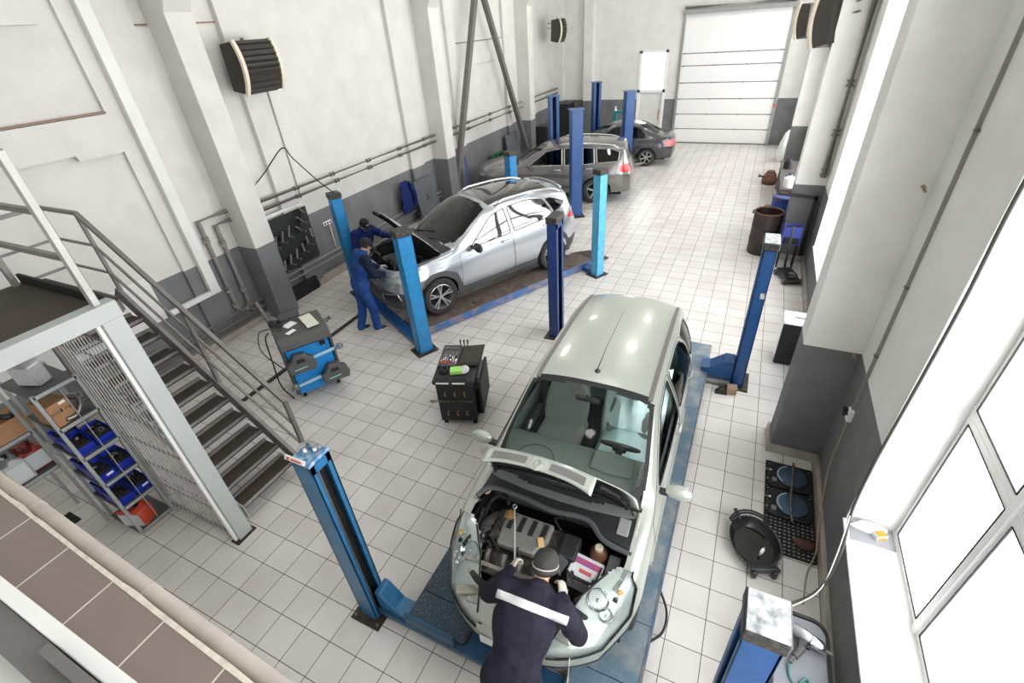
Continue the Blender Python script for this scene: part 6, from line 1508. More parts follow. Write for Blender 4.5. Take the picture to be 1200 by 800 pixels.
m = MB(); m.box((.275, .0, .66), (.03, .44, .24), Matrix.Rotation(.15, 3, 'Y')); m.build('side_panel_grey', mat('worn_grey_panel', '#6a6c6d', .5, noise=(14, .7), col2='#2a2b2c'), TT, smooth=0)
for x in (-.24, .20):
    for y in (-.33, .32): m = MB(); m.cyl((x-.02, y, .05), (x+.02, y, .05), .05, n=16); m.bb((x-.03, y-.04, .08), (x+.03, y+.04, .10)); m.build('castor', M_rubber, TT)
# tool case lying open on the trolley, and what is in it
def onT(o, lab, cat, grp=None): return on(TT, o, lab, cat, grp)
tc = thing('tool_case', 'open grey tool case across the top of the black trolley', 'tool case', TT.matrix_world @ Vector((0, 0, 0)) if 0 else (TT.location.x, TT.location.y, .872), b_)
m = MB(); m.bb((-.30, -.12, 0), (-.02, .40, .015)); 
for q in ((-.30, -.12, -.285, .40), (-.035, -.12, -.02, .40), (-.30, -.12, -.02, -.105), (-.30, .385, -.02, .40)): m.bb((q[0], q[1], 0), (q[2], q[3], .035))
m.build('case_base', mat('case_grey', '#565350', .6, noise=(20, .4)), tc, smooth=0)
m = MB(); m.box((.16, .14, .035), (.34, .50, .02), Matrix.Rotation(-.1, 3, 'Y')); m.box((.16, .14, .05), (.28, .44, .012), Matrix.Rotation(-.1, 3, 'Y')); m.build('case_lid', mat('case_lid', '#302c26', .75, noise=(30, .5), col2='#4b4338'), tc, bevel=.01)
random.seed(31)
for k in range(11):
    x = -.27+.022*k; y = random.uniform(-.02, .22); l_ = random.uniform(.09, .16); m = MB(); z = .893
    m.cyl((x, y, z), (x, y+l_*.55, z+.004), .005, n=8); hcol = random.choice(['#c8562a', '#b9bbbc', '#b9bbbc', '#9a2f24', '#2a2a2b']); m.mi(1); m.cyl((x, y-l_*.5, z), (x, y, z), .010, n=10)
    onT(m.build('screwdriver', [M_chrome, mat('grip_'+hcol[1:], hcol, .45)], loc=(0, 0, 0)), 'hand tool lying among others in the open tool case', 'hand tool', 'hand tools in the open case')
for k in range(7):
    x = -.26+.033*k; y = .31+.02*(k % 2); m = MB(); m.lathe([(.0, 0), (.013, 0), (.013, .03), (.008, .03), (.008, .01), (0, .01)], (x, y, .888), (0, 0, 1), 12); onT(m.build('socket', M_chrome), 'small chrome socket at the back of the open tool case', 'socket', 'sockets in the open case')
m = MB(); m.box((.0, -.23, .905), (.17, .12, .06), rotz(.15)); bx = m.build('green_box', mat('lime_green_carton', '#9fd56a', .5), smooth=0, bevel=.004); onT(bx, 'small lime green box on the front of the black tool trolley', 'box')
m = MB(); m.loft([[(.10+.07*math.cos(q)*s+dx, -.20+.08*math.sin(q)*s, z) for q in [2*PI*i/14 for i in range(14)]] for s, z, dx in ((1, .873, 0), (1.1, .90, .01), (.7, .935, .015), (.2, .95, .01))]); onT(m.build('rag', mat('white_rag', '#c9cac6', .8, noise=(25, .5)), bevel=.01), 'crumpled white rag beside the lime green box', 'rag')
m = MB(); m.ring((-.19, -.21, .89), .055, .016, (0, .1, 1)); m.ring((-.18, -.20, .915), .045, .014, (.2, 0, 1)); onT(m.build('cable_roll', M_rubber), 'small black coil on the left front of the tool trolley', 'coil')
for i in range(3):
    x = -.05+.055*i; m = MB(); m.cyl((x, .40, .87), (x, .42, .98), .013, .016, n=10); m.cyl((x, .42, .98), (x, .422, .995), .016, .008, n=10); onT(m.build('screwdriver', M_black), 'black-handled screwdriver standing at the back edge of the tool trolley', 'screwdriver', 'screwdrivers at the trolley edge')
# ------------------------------------------------------------------ left wall: heaters, pipes, sockets, cables
M_heatb = mat('heater_black', '#3a3531', .5, noise=(14, .3)); M_cream = mat('heater_cream', '#d9d0bb', .45)
def heater(label, loc, rz, tilt=0):
    t = thing('fan_heater', label, 'fan heater', loc, rz)   # local: +x is the blowing side
    R_ = Matrix.Rotation(tilt, 3, 'Y')
    def P(x, y, z): return R_ @ Vector((x, y, z))
    m = MB(); n = 10; prof = [(.24-.9*(1-math.cos(a)), .9*math.sin(a)*.5/.45) for a in [(-.5+i/n)*1.0 for i in range(n+1)]]
    ring = lambda y: [P(x, y, z) for x, z in [(-.22, -.36)]+[(a-.02, b*.86) for a, b in prof]+[(-.22, .36)]]
    m.loft([ring(-.40), ring(.40)]); m.build('casing', M_heatb, t)
    for i in range(9):
        a = (-.42+.84*i/8); x, z = .22-.9*(1-math.cos(a)), .86*a*1.0; m = MB()
        m.box(P(x+.02, 0, z), (.012, .74, .085), R_ @ Matrix.Rotation(a+.75, 3, 'Y')); m.build('louvre', M_heatb, t, smooth=0)
    for y in (-.42, .42):
        m = MB(); pts = [P(a+.015, y, b*.9) for a, b in prof]; m.loft([[p+P(0, -.035, 0), p+P(0, .035, 0), p+P(-.06, .035, 0), p+P(-.06, -.035, 0)] for p in pts]); m.build('side_cheek', M_cream, t, bevel=.006)
    m = MB(); m.box(P(.20, .28, -.40), (.01, .10, .025), R_); m.build('name_strip', M_plate_w, t, smooth=0)
    m = MB(); m.cyl(P(-.2, .1, .2), P(-.5, .1, .25), .022, n=8); m.cyl(P(-.2, .1, .05), P(-.5, .1, .08), .022, n=8); m.cyl(P(-.1, 0, .36), P(-.1, 0, .44), .03, n=8); m.cyl(P(-.1, 0, -.36), P(-.1, 0, -.44), .03, n=8); m.build('bracket', M_pipe, t)
    return t
heater('cream and black louvred fan heater high on the left wall, nearest the stairs', (-4.98, 6.2, 4.58), .06, .05)
heater('fan heater seen edge-on high up beyond the far left column', (-4.55, 18.0, 4.5), -.45, .05) if 0 else heater('fan heater seen edge-on high on the far left wall', (-4.62, 21.0, 4.55), .1, .05)
heater('dark fan heater hanging on the second pier of the right wall', (4.50, 11.3, 4.58), PI-.9, .1)
heater('dark fan heater hanging on the farthest pier of the right wall', (4.35, 17.0, 4.45), PI-.9, .1)
def pipe(label, pts, r, m_=M_pipe, couplers=(), cat='pipe', grp=None, name='pipe'):
    t = thing(name, label, cat, pts[0], 0, grp); o = Vector(pts[0]); m = MB(); m.tube([Vector(p)-o for p in pts], r, 12); m.build('tube', m_, t)
    for c, ax in couplers:
        m = MB(); ax = Vector(ax).normalized(); m.cyl(Vector(c)-o-ax*.05, Vector(c)-o+ax*.05, r*1.45, n=12); m.build('coupler', m_, t)
    return t
Yx = (0, 1, 0); Zx = (0, 0, 1)
pipe('upper of the two grey heating pipes between the first two left columns', [(-5.24, 5.34, 2.29), (-5.24, 11.98, 2.29)], .035, couplers=[((-5.24, y, 2.29), Yx) for y in (5.36, 6.5, 7.6, 8.9, 10.2, 11.4)])
pipe('lower of the two grey heating pipes between the first two left columns', [(-5.24, 5.34, 2.12), (-5.24, 11.98, 2.12)], .035, couplers=[((-5.24, y, 2.12), Yx) for y in (5.36, 6.5, 7.7, 8.9, 10.2, 11.4)])
pipe('upper of the two grey heating pipes past the second left column', [(-5.24, 12.5, 2.29), (-5.24, 22.4, 2.29)], .035, couplers=[((-5.24, y, 2.29), Yx) for y in (12.6, 14.0, 15.6, 17.2)])
pipe('lower of the two grey heating pipes past the second left column', [(-5.24, 12.5, 2.10), (-5.24, 22.4, 2.10)], .035, couplers=[((-5.24, y, 2.10), Yx) for y in (12.6, 14.0, 15.6, 17.2)])
for i, (y, zt) in enumerate(((4.24, 2.33), (4.52, 2.16))):
    pipe('%s riser pipe in the corner of the first left column' % ('tall left' if i == 0 else 'shorter right'), [(-5.30, 4.84, zt), (-5.30, y, zt), (-5.30, y+.02, .45-.1*i), (-5.22, y+.2, .45-.1*i)], .04, couplers=[((-5.30, y, zt-.35), Zx), ((-5.30, y+.01, .95-.12*i), Zx), ((-5.30, y+.01, .62-.12*i), Zx)])
for i, z in enumerate((.46, .30)):
    pipe('%s of the pipes along the left wall behind the stairs' % ('upper' if i == 0 else 'lower'), [(-5.25, 4.8, z), (-5.25, 1.2, z)], .035, couplers=[((-5.25, 4.3-.2*i, z), Yx), ((-5.25, 3.3, z), Yx)])
m = MB(); m.bb((-5.355, 3.9, 1.05), (-5.25, 4.08, 8.4)); tag(m.build('cable_duct', M_white, smooth=0, bevel=.006, loc=(-5.36, 4, 0)), 'white square duct running up the left wall by the stairs', 'duct')
m = MB(); m.bb((-5.35, 3.1, 1.0), (-5.27, 4.1, 1.09)); tag(m.build('cable_tray', M_white, smooth=0, bevel=.006, loc=(-5.4, 3, 1)), 'white cable trunking along the left wall behind the stairs', 'trunking')
m = MB(); m.bb((-5.30, 5.40, 1.92), (-5.24, 6.5, 1.98)); tag(m.build('cable_tray', M_white, smooth=0, bevel=.006, loc=(-5.4, 6, 1.9)), 'short white trunking above the board of wheel clamps', 'trunking')
def sockets(label, loc, n, axis=Yx, face=(1, 0, 0), mt=M_pvc):
    t = thing('power_socket', label, 'power socket', loc); ax = Vector(axis); fc = Vector(face); R_ = Matrix((fc, ax, Vector((0, 0, 1)))).transposed()
    m = MB(); m.box(fc*.02, (.04, .085*n, .085), R_); m.build('socket_plate', mt, t, smooth=0, bevel=.006)
    for i in range(n): m = MB(); m.box(fc*.042+ax*((i-(n-1)/2)*.085), (.004, .045, .045), R_); m.build('socket_face', M_trim, t, smooth=0)
sockets('double white power socket on the left wall behind the stairs', (-5.32, 3.98, 1.25), 2)
sockets('triple white power socket on the left wall behind the blue lift post', (-5.42, 7.2, 1.25), 3)
m = MB(); m.bar((-5.40, 7.25, 1.2), (-5.40, 7.25, .62), .02); tag(m.build('cable_conduit', M_white, smooth=0, loc=(-5.4, 7.25, .6)), 'thin white conduit dropping from the triple wall socket', 'conduit')
for z, r, n_ in ((.60, .025, 'upper'), (.46, .018, 'lower')):
    pipe('%s pale pipe low on the wall past the first left column' % n_, [(-5.30, 5.34, z), (-5.30, 11.95, z)], r, mat('pale_pipe', '#b5b0a9', .5, noise=(6, .3)))
for i, y in enumerate((6.40, 6.68)):
    pipe('%s thin conduit up the left wall under the fan heater' % ('left' if i == 0 else 'right'), [(-5.40, y, 2.0), (-5.40, y, 4.3)], .014, mat('grey_conduit', '#8a8784', .5))
m = MB(); m.tube(curve_pts([(-5.30, 5.62, 2.60), (-5.29, 5.95, 2.78), (-5.28, 6.50, 3.10), (-5.0, 6.45, 2.92), (-4.4, 6.38, 2.52), (-3.99, 6.33, 2.32)], 8), .011, 6); tag(m.build('black_cable', M_rubber, loc=(-5.3, 6.5, 3.0)), 'black cable looped from the wall to the top of a blue lift post', 'cable')
# board with the hanging wheel clamps
m = MB(); m.bb((-5.30, 5.40, .68), (-5.28, 6.62, 1.86)); tag(m.build('dark_board', mat('dark_green_board', '#222826', .6, noise=(4, .4)), smooth=0, loc=(-5.4, 6, .68)), 'dark board on the left wall that carries the wheel clamps', 'board')
def clamp(label, loc, rot):
    t = thing('wheel_clamp', label, 'wheel clamp', loc, 0, 'wheel clamps on the board'); R_ = Matrix.Rotation(rot, 3, 'X')
    m = MB(); m.bar(R_ @ Vector((.06, -.26, 0)), R_ @ Vector((.06, .26, 0)), .03, .035); m.build('beam', M_black, t, bevel=.004)
    for s_ in (-1, 0, 1):
        m = MB(); m.bar(R_ @ Vector((.07, .2*s_, -.04)), R_ @ Vector((.16, .2*s_+.06, .18)), .04, .03); m.cyl(R_ @ Vector((.08, .2*s_, -.05)), R_ @ Vector((.20, .2*s_, -.05)), .018, n=10); m.build('claw', M_alu, t)
    m = MB(); m.cyl((.06, 0, -.06), (.06, 0, .06), .05, n=14); m.build('hub', M_black, t)
    return t
clamp('wheel clamp at the top left of the dark board', (-5.28, 5.70, 1.42), .25); clamp('wheel clamp at the top right of the dark board', (-5.28, 6.32, 1.62), 1.1)
clamp('wheel clamp at the bottom left of the dark board', (-5.28, 5.72, .90), .3); clamp('wheel clamp at the bottom right of the dark board', (-5.28, 6.32, 1.12), .6)
m = MB(); m.bb((-5.34, 5.36, .0), (-5.24, 6.3, .30)); struct(m.build('wall_left_recess', M_slot, smooth=0))
# bracing between the columns
for lab, a, b in (('left leg of the grey steel bracing between the left columns', (-5.02, 12.62, .9), (-5.02, 15.0, 6.0)), ('right leg of the grey steel bracing between the left columns', (-5.02, 18.2, .6), (-5.02, 15.2, 6.0))):
    m = MB(); m.bar(a, b, .17, .15, up=(1, 0, 0)); tag(m.build('steel_brace', mat('brace_grey', '#6e6a67', .5, .2, noise=(5, .3)), smooth=0, bevel=.008, loc=a), lab, 'brace')
# gear panels leaning on the wall, a hanging blue jacket, oddments
def panel(label, y, w, h, z0=.15):
    t = thing('leaning_board', label, 'panel', (-5.10, y, z0)); R_ = Matrix.Rotation(-.12, 3, 'Y')
    m = MB(); m.box(R_ @ Vector((0, 0, h/2)), (.05, w, h), R_); m.build('sheet', mat('panel_grey', '#5d6468', .5, .2, noise=(5, .2)), t, smooth=0, bevel=.01)
    m = MB(); c = R_ @ Vector((.03, .02, h*.5))
    for a, b in (((-.08, -.08), (0, .08)), ((0, .08), (.08, -.08)), ((-.05, -.02), (.06, -.02))): m.bar(c+R_ @ Vector((0, a[0], a[1])), c+R_ @ Vector((0, b[0], b[1])), .012, .02)
    m.build('emblem', mat('emblem_dark', '#26282a', .5), t, smooth=0); return t
panel('grey metal panel with dark emblem leaning on the wall next to the blue jacket', 11.0, .95, 1.15); panel('grey metal panel with dark emblem leaning on the wall behind the grey off-road car', 17.2, 1.0, 1.35, .0)
t = thing('jacket', 'blue work jacket hanging on the left wall beside the grey panel', 'jacket', (-5.30, 10.12, .55))
m = MB(); m.loft([[(.07+.05*math.cos(q)*w_, .26*w_*math.sin(q)+.03*math.sin(5*q+z*9), z) for q in [2*PI*i/22 for i in range(22)]] for z, w_ in ((0, .9), (.25, 1.0), (.5, .85), (.75, .75), (.88, .4))]); m.build('jacket_body', M_blue2, t, bevel=.0)
m = MB(); m.tube(curve_pts([(.08, .16, .80), (.13, .30, .5), (.12, .30, .12)], 5), [.07]*11, 10); m.build('sleeve', M_blue2, t)
for k, (x, y, s_, mt, lab) in enumerate(((-4.75, 9.7, .26, M_black, 'black rubber part on the floor below the blue jacket'), (-4.65, 11.0, .20, M_black, 'black part on the floor in front of the leaning panel'), (-4.9, 11.5, .16, MATS['white_rag'], 'white crumpled rag on the floor beside the second left column'))):
    t = thing('scrap_part', lab, 'scrap part', (x, y, 0)); m = MB(); m.lathe([(s_*1.2, 0), (s_*1.3, .05), (s_*.9, .14), (s_*.3, .2), (0, .2)], (0, 0, 0), (0, 0, 1), 16); m.build('lump', mt, t)
    m = MB(); m.tube(curve_pts([(-s_, 0, .1), (0, s_*.6, .22), (s_, .1, .12)], 6), .03, 8); m.build('strap', mt, t)
m = MB()
for i in range(30): m.ring((-4.72+.01*(i % 2), 12.72, .035+.05*i), .032, .009, (1, 0, 0) if i % 2 else (0, 1, 0), 12, 6)
t = tag(m.build('chain', mat('blue_chain', '#27429a', .45, .3), loc=(-4.72, 12.72, .25)), 'blue chain hanging beside the second left column', 'chain')
t = thing('parts_crate', 'low green crate of parts by the wall, above the bonnet of the grey off-road car', 'crate', (-5.06, 15.75, 0)); m = MB(); m.bb((-.2, -.45, .75), (.25, .45, .80)); m.bb((-.2, -.45, .8), (-.18, .45, .92)); m.bb((.23, -.45, .8), (.25, .45, .92)); m.bb((-.2, -.45, .8), (.25, -.43, .92)); m.bb((-.2, .43, .8), (.25, .45, .92)); m.build('tray', mat('crate_green', '#2f7a45', .5), t, smooth=0)
for x in (-.17, .22):
    for y in (-.42, .42): m = MB(); m.bb((x-.02, y-.02, 0), (x+.02, y+.02, .76)); m.build('leg', M_trim, t, smooth=0)
m = MB(); m.cyl((-.05, -.2, .80), (.0, -.2, .90), .10, n=12); m.box((.05, .2, .84), (.2, .25, .08)); m.build('contents', M_black, t)
# channel cover in the floor
m = MB(); m.prism([(-3.62, 3.07), (-3.48, 3.0), (-2.95, 5.62), (-3.08, 5.68)], (0, 0, 0), (1, 0, 0), (0, 1, 0), (0, 0, .004)) if 0 else m.bb((-3.45, 2.6, 0), (-3.34, 5.75, .004)); struct(m.build('floor_channel', mat('channel_cover', '#2c2420', .7), smooth=0))
# far end: jib with a blue head and bottles, dark gear behind the lift posts
t = thing('tyre_machine', 'teal tyre machine near the back wall, left of the far lift post', 'machine', (-2.0, 20.6, 0)); m = MB(); m.bb((-.3, -.3, 0), (.25, .3, .75)); m.build('cabinet', M_trim, t, smooth=0, bevel=.02)
m = MB(); m.bb((-.08, -.08, .75), (.06, .08, 1.6)); m.bar((-.02, 0, 1.58), (.65, 0, 1.58), .12, .10); m.build('jib', mat('teal_paint', '#1f7f83', .4), t, smooth=0, bevel=.01); m = MB(); m.cyl((.0, 0, 1.63), (.0, 0, 1.78), .07, n=12); m.build('lubricator', M_plate_w, t)
m = MB(); m.cyl((0, 0, .75), (0, 0, .82), .26, n=24); m.build('turntable', M_steel_grey, t)
for k, (x, y, h_, lab) in enumerate(((-4.6, 21.9, 1.75, 'tall dark cabinet in the far left corner'), (-4.85, 19.7, 1.2, 'dark tool stand against the wall behind the far lift'))):
    t = thing('tool_cabinet', lab, 'cabinet', (x, y, 0)); m = MB(); m.bb((-.25, -.35, 0), (.25, .35, h_)); m.build('cabinet', M_trim, t, smooth=0, bevel=.01)
    for q in range(3): m = MB(); m.bb((.25, -.32, .1+q*h_*.3), (.262, .32, .06+(q+1)*h_*.3)); d_ = m.build('drawer', M_black, t, smooth=0); m = MB(); m.bar((.275, -.1, .02+(q+.9)*h_*.3), (.275, .1, .02+(q+.9)*h_*.3), .02); m.build('handle', M_alu, d_, smooth=0)
t = thing('hydraulic_unit', 'small blue hydraulic unit on the floor between the two far lifts', 'hydraulic unit', (-3.1, 17.6, 0)); m = MB(); m.bb((-.2, -.2, 0), (.2, .2, .55)); m.build('tank', B_two, t, smooth=0, bevel=.02); m = MB(); m.cyl((0, 0, .55), (0, 0, .9), .12, n=16); m.build('motor', mat('red_motor', '#a0413a', .4), t)
# ------------------------------------------------------------------ right side: mat with turn plates, drip pan, bin, drums, jack, stool with wrench
m = MB(); X_, Y_ = 4.43, 3.0; w_, l_ = .50, 1.33; nx, ny = 11, 28; px, py = w_/nx, l_/ny
for i in range(nx+1): m.bb((X_+i*px-.009, Y_, .002), (X_+i*px+.009, Y_+l_, .022))
for j in range(ny+1): m.bb((X_, Y_+j*py-.009, .002), (X_+w_, Y_+j*py+.009, .022))
tag(m.build('rubber_mat', M_rubber, smooth=0, loc=(4.65, 3.6, 0)), 'perforated black rubber mat on the floor against the right wall', 'mat')
def turnplate(label, x, y):
    t = thing('turn_plate', label, 'turn plate', (x, y, .022)); m = MB(); m.prism([(-.24, -.17), (-.17, -.21), (.19, -.20), (.235, -.1), (.235, .12), (.17, .20), (-.17, .20), (-.24, .14)], (0, 0, 0), (1, 0, 0), (0, 1, 0), (0, 0, .035)); m.build('base', M_black, t, smooth=0, bevel=.008)
    m = MB(); m.lathe([(0, .035), (.165, .035), (.165, .05), (.15, .056), (0, .054)], (0.02, 0, 0), (0, 0, 1), 36); m.build('disc', mat('turn_disc_blue', '#4a5e72', .4, .5, noise=(10, .4)), t)
    m = MB(); R_ = .155; pts = [(.02+R_*math.cos(a), R_*math.sin(a), .057) for a in [PI*.62+PI*.65*i/16 for i in range(17)]]; m.tube(pts, .008, 6); m.build('scale_arc', mat('scale_pale', '#9db0bd', .4), t)
    m = MB(); m.cyl((-.27, .05, .03), (-.2, .05, .03), .014, n=8); m.cyl((-.25, -.1, .03), (-.17, -.1, .03), .012, n=8); m.box((-.17, -.12, .05), (.05, .06, .02)); m.build('locking_pin', M_alu, t)
turnplate('round blue-grey turn plate closer to the pier on the rubber mat', 4.68, 4.10); turnplate('round blue-grey turn plate farther from the pier on the rubber mat', 4.68, 3.66)
m = MB(); m.tube(curve_pts([(4.72, 4.32, .09), (4.70, 4.0, .10), (4.68, 3.7, .10), (4.70, 3.42, .06)], 6), .016, 8); tag(m.build('steel_bar', M_oily, loc=(4.7, 3.9, .09)), 'thin dark bar lying across both turn plates', 'bar')
t = thing('rag', 'reddish oily rag on the rubber mat near the wall', 'rag', (4.82, 3.18, .02)); m = MB(); m.loft([[(.10*s_*math.cos(q)*(1+.2*math.sin(3*q)), .07*s_*math.sin(q), z) for q in [2*PI*i/16 for i in range(16)]] for s_, z in ((1, 0), (1.05, .03), (.7, .06), (.2, .07))]); m.build('cloth', mat('oily_rag', '#4a2a20', .8, noise=(30, .6), col2='#2a1d18'), t)
# drip pan
t = thing('drip_pan', 'black oil drip pan with a spout on the floor beside the rubber mat', 'drip pan', (4.33, 2.96, 0), .35)
def ov(q, k): 
    return Vector((.23*k*math.cos(q), .29*k*math.sin(q)*(1.0 if math.sin(q) < .8 else 1.0), 0))
m = MB(); N2 = 36; R_ = lambda k, z: [ov(2*PI*i/N2, k)+Vector((0, 0, z)) for i in range(N2)]
m.loft([R_(.8, .0), R_(.95, .06), R_(1.04, .13), R_(1.10, .135), R_(1.10, .12)], caps=False); m.loft([R_(1.04, .13), R_(.93, .06), R_(.78, .02)], caps=False); m.add(R_(.79, .02), [tuple(range(N2))]); m.build('basin', mat('pan_black', '#1b1c1e', .3, coat=.3), t)
m = MB(); m.add(R_(.84, .035), [tuple(range(N2))]); m.build('old_oil', mat('old_oil', '#0c0a09', .08, coat=1.0), t)
m = MB(); m.prism([(-.12, -.26), (-.15, -.33), (.15, -.33), (.12, -.26)], (0, 0, .06), (1, 0, 0), (0, 1, 0), (0, 0, .075)); m.box((-.10, -.33, .05), (.05, .05, .1)); m.box((.10, -.33, .05), (.05, .05, .1)); m.build('spout', MATS['pan_black'], t, bevel=.01)
for k in (1.08, 1.16): m = MB(); m.tube([ov(q, k)+Vector((0, .02, .15+.02*(k-1)*8)) for q in [PI*.18+PI*.6*i/16 for i in range(17)]], .012, 6); m.build('hose_loop', MATS['pan_black'], t)
m = MB(); m.bar((-.08, .27, .12), (-.11, .38, .17), .03, .03); m.build('grip', MATS['pan_black'], t)
t = thing('spark_plug', 'white spark plug lying in the oil drip pan', 'spark plug', (4.40, 2.88, .045), 1.2); m = MB(); m.cyl((0, 0, .02), (.06, 0, .025), .016, n=10); m.build('insulator', M_plate_w, t); m = MB(); m.cyl((-.05, 0, .018), (0, 0, .02), .010, n=8); m.cyl((.06, 0, .025), (.09, 0, .027), .006, n=8); m.build('thread', M_chrome, t)
# low stool with impact wrench
t = thing('roller_stool', 'low grey roller stool at the right wall with the impact wrench on it', 'stool', (4.66, 1.72, 0)); m = MB()
def rr(w, l, r, z, n=6):
    o = []
    for cx, cy, a0 in ((w-r, l-r, 0), (-w+r, l-r, PI/2), (-w+r, -l+r, PI), (w-r, -l+r, PI*1.5)): o += [Vector((cx+r*math.cos(a0+PI/2*i/n), cy+r*math.sin(a0+PI/2*i/n), z)) for i in range(n+1)]
    return o
m.loft([rr(.19, .36, .1, .36), rr(.2, .37, .1, .38), rr(.2, .37, .1, .41), rr(.19, .36, .1, .42)]); m.build('seat', mat('stool_grey', '#7d8188', .5, noise=(5, .15)), t)
m = MB(); m.tube(rr(.215, .40, .12, .395), .018, 8, closed=True); m.build('rim', M_black, t)
for x in (-.15, .15):
    for y in (-.3, .3): m = MB(); m.cyl((x, y, .07), (x*.9, y*.9, .37), .014, n=8); m.ball((x, y, .04), .04); m.build('leg', M_black, t)
m = MB(); m.cyl((-.15, .37, .33), (.15, .37, .33), .016, n=8); m.build('tie_bar', M_alu, t)
W = thing('impact_wrench', 'silver air impact wrench lying on the grey stool', 'impact wrench', (4.70, 1.90, .422), -.35); W.scale = (1.25, 1.25, 1.25)
m = MB(); m.lathe([(0, -.09), (.035, -.09), (.042, -.06), (.042, .0), (.034, .03), (0, .03)], (0, 0, .045), (1, -.05, 0), 18); m.build('motor_housing', M_alu, W); m = MB(); m.lathe([(.03, .02), (.042, .03), (.036, .09), (.022, .11), (.018, .12), (0, .12)], (0, 0, .045), (1, -.05, 0), 18); m.build('hammer_case', M_chrome, W); m = MB(); m.box((.135, -.008, .045), (.04, .02, .02)); m.build('drive_square', M_steel_grey, W)
m = MB(); m.tube([(-.01, -.02, .045), (.0, -.09, .035), (-.015, -.17, .03)], [.026, .024, .022], 12); m.build('grip', M_tgrey, W, bevel=.0); m = MB(); m.box((.03, -.06, .04), (.02, .02, .025)); m.build('trigger', M_black, W); m = MB(); m.cyl((-.015, -.17, .03), (-.02, -.22, .025), .012, n=10); m.build('air_nipple', M_steel_grey, W)
m = MB(); m.tube(curve_pts([(4.57, 1.65, .445), (4.58, 1.55, .43), (4.65, 1.46, .43), (4.72, 1.50, .44), (4.70, 1.58, .44), (4.64, 1.50, .44), (4.68, 1.40, .43), (4.78, 1.44, .44), (4.80, 1.30, .40), (4.7, 1.2, .2), (4.6, 1.1, .02)], 8), .009, 6); tag(m.build('air_hose', mat('teal_hose', '#2f7472', .45), loc=(4.6, 1.6, .4)), 'teal air hose curling off the impact wrench', 'hose')
# cables along the right wall
m = MB(); m.tube(curve_pts([(5.03, 3.03, 4.9), (5.0, 3.05, 3.95), (5.0, 3.02, 3.2), (5.01, 3.06, 2.6), (4.99, 3.03, 2.1), (4.99, 3.05, 1.5), (4.985, 2.99, .95), (4.95, 2.72, .72), (4.86, 2.45, .60), (4.74, 2.28, .52), (4.58, 2.14, .5), (4.36, 2.0, .46)], 8), .013, 8); tag(m.build('power_cable', mat('grey_cable', '#37332f', .6), loc=(5, 3, 3)), 'thick grey cable sagging down the window reveal to the right front lift post', 'cable')
m = MB(); m.tube(curve_pts([(4.975, 2.95, .92), (4.90, 2.62, .68), (4.80, 2.34, .56), (4.63, 2.16, .50), (4.42, 2.02, .45)], 8), .005, 6); tag(m.build('power_cable', M_pvc, loc=(4.9, 2.7, .7)), 'thin white cable beside the thick grey one', 'cable')
m = MB(); m.tube(curve_pts([(4.985, 4.06, 1.22), (4.97, 4.0, 1.0), (4.95, 3.9, .6), (4.94, 3.6, .3), (4.93, 3.3, .12), (4.92, 3.1, .05), (4.84, 2.85, .01), (4.80, 2.5, .01)], 8), .007, 6); tag(m.build('extension_cord', mat('tan_cord', '#a08a68', .5), loc=(4.98, 4, 1)), 'tan cord hanging from the white socket down to the rubber mat', 'cord')
m = MB(); m.bar((4.985, 4.06, 1.30), (4.985, 4.08, 4.4), .028, .02); c_ = thing('conduit', 'grey conduit down the right wall to the white socket', 'conduit', (4.985, 4.06, 1.3)); o = MB(); o.bar((0, 0, 0), (0, .04, 4.2), .03, .02); o.build('conduit_tube', mat('grey_conduit', '#8a8784', .5), c_, smooth=0)
for z in (.7, 1.45, 2.75): o = MB(); o.box((-.004, .008, z), (.03, .05, .02)); o.build('clip', M_steel_grey, c_, smooth=0)
t = thing('power_socket', 'white power socket with black plug on the right wall by the pier', 'power socket', (5.0, 4.05, 1.24)); m = MB(); m.box((-.025, 0, 0), (.05, .10, .14)); m.build('socket_plate', M_pvc, t, smooth=0, bevel=.008); m = MB(); m.box((-.07, .03, .03), (.05, .06, .05)); m.cyl((-.06, -.02, .02), (-.10, -.06, .03), .018, n=8); m.build('plug', M_black, t, bevel=.006)
for lab, z, y in (('rusty pipe stub at the top of the pier corner', 3.5, 4.50), ('rusty pipe stub low in the pier corner', 1.68, 4.50)):
    t = thing('pipe_stub', lab, 'pipe stub', (4.93, y, z)); m = MB(); m.cyl((0, .05, 0), (0, 0, 0), .016, n=12); m.build('stub', mat('rusty_stub', '#a88a72', .7, noise=(20, .6), col2='#6e4630'), t); m = MB(); m.cyl((.02, .05, -.03), (.02, .01, -.03), .012, n=10); m.build('fitting', M_bits, t)
# sill things
t = thing('sponge_box', 'small orange and white packet on the near window sill', 'packet', (5.26, 2.97, .716), .5); m = MB(); m.box((0, 0, .03), (.10, .075, .06)); m.build('packet', M_plate_w, t, smooth=0, bevel=.006); m = MB(); m.box((0, 0, .062), (.085, .06, .008)); m.box((0, -.039, .03), (.08, .004, .035)); m.build('orange_print', mat('orange_print', '#dd9233', .5, noise=(30, .4)), t, bevel=.003)
t = thing('paper_cup', 'crumpled clear plastic bag in the corner of the near window sill', 'plastic bag', (5.18, 3.03, .716)); m = MB(); m.loft([[(.13*s_*math.cos(q)*(1+.15*math.sin(4*q)), .05*s_*math.sin(q), z) for q in [2*PI*i/18 for i in range(18)]] for s_, z in ((1, 0), (1.1, .03), (.8, .07), (.3, .09))]); m.build('bag', mat('milky_plastic', '#e4e8e8', .3), t); t.name = 'plastic_bag'
m = MB(); m.bb((5.03, 2.86, .716), (5.38, 3.08, .722)); tag(m.build('grey_card', mat('grey_card', '#8f9296', .6), smooth=0, loc=(5.2, 2.95, .716)), 'grey card lying under the packet on the near window sill', 'card')
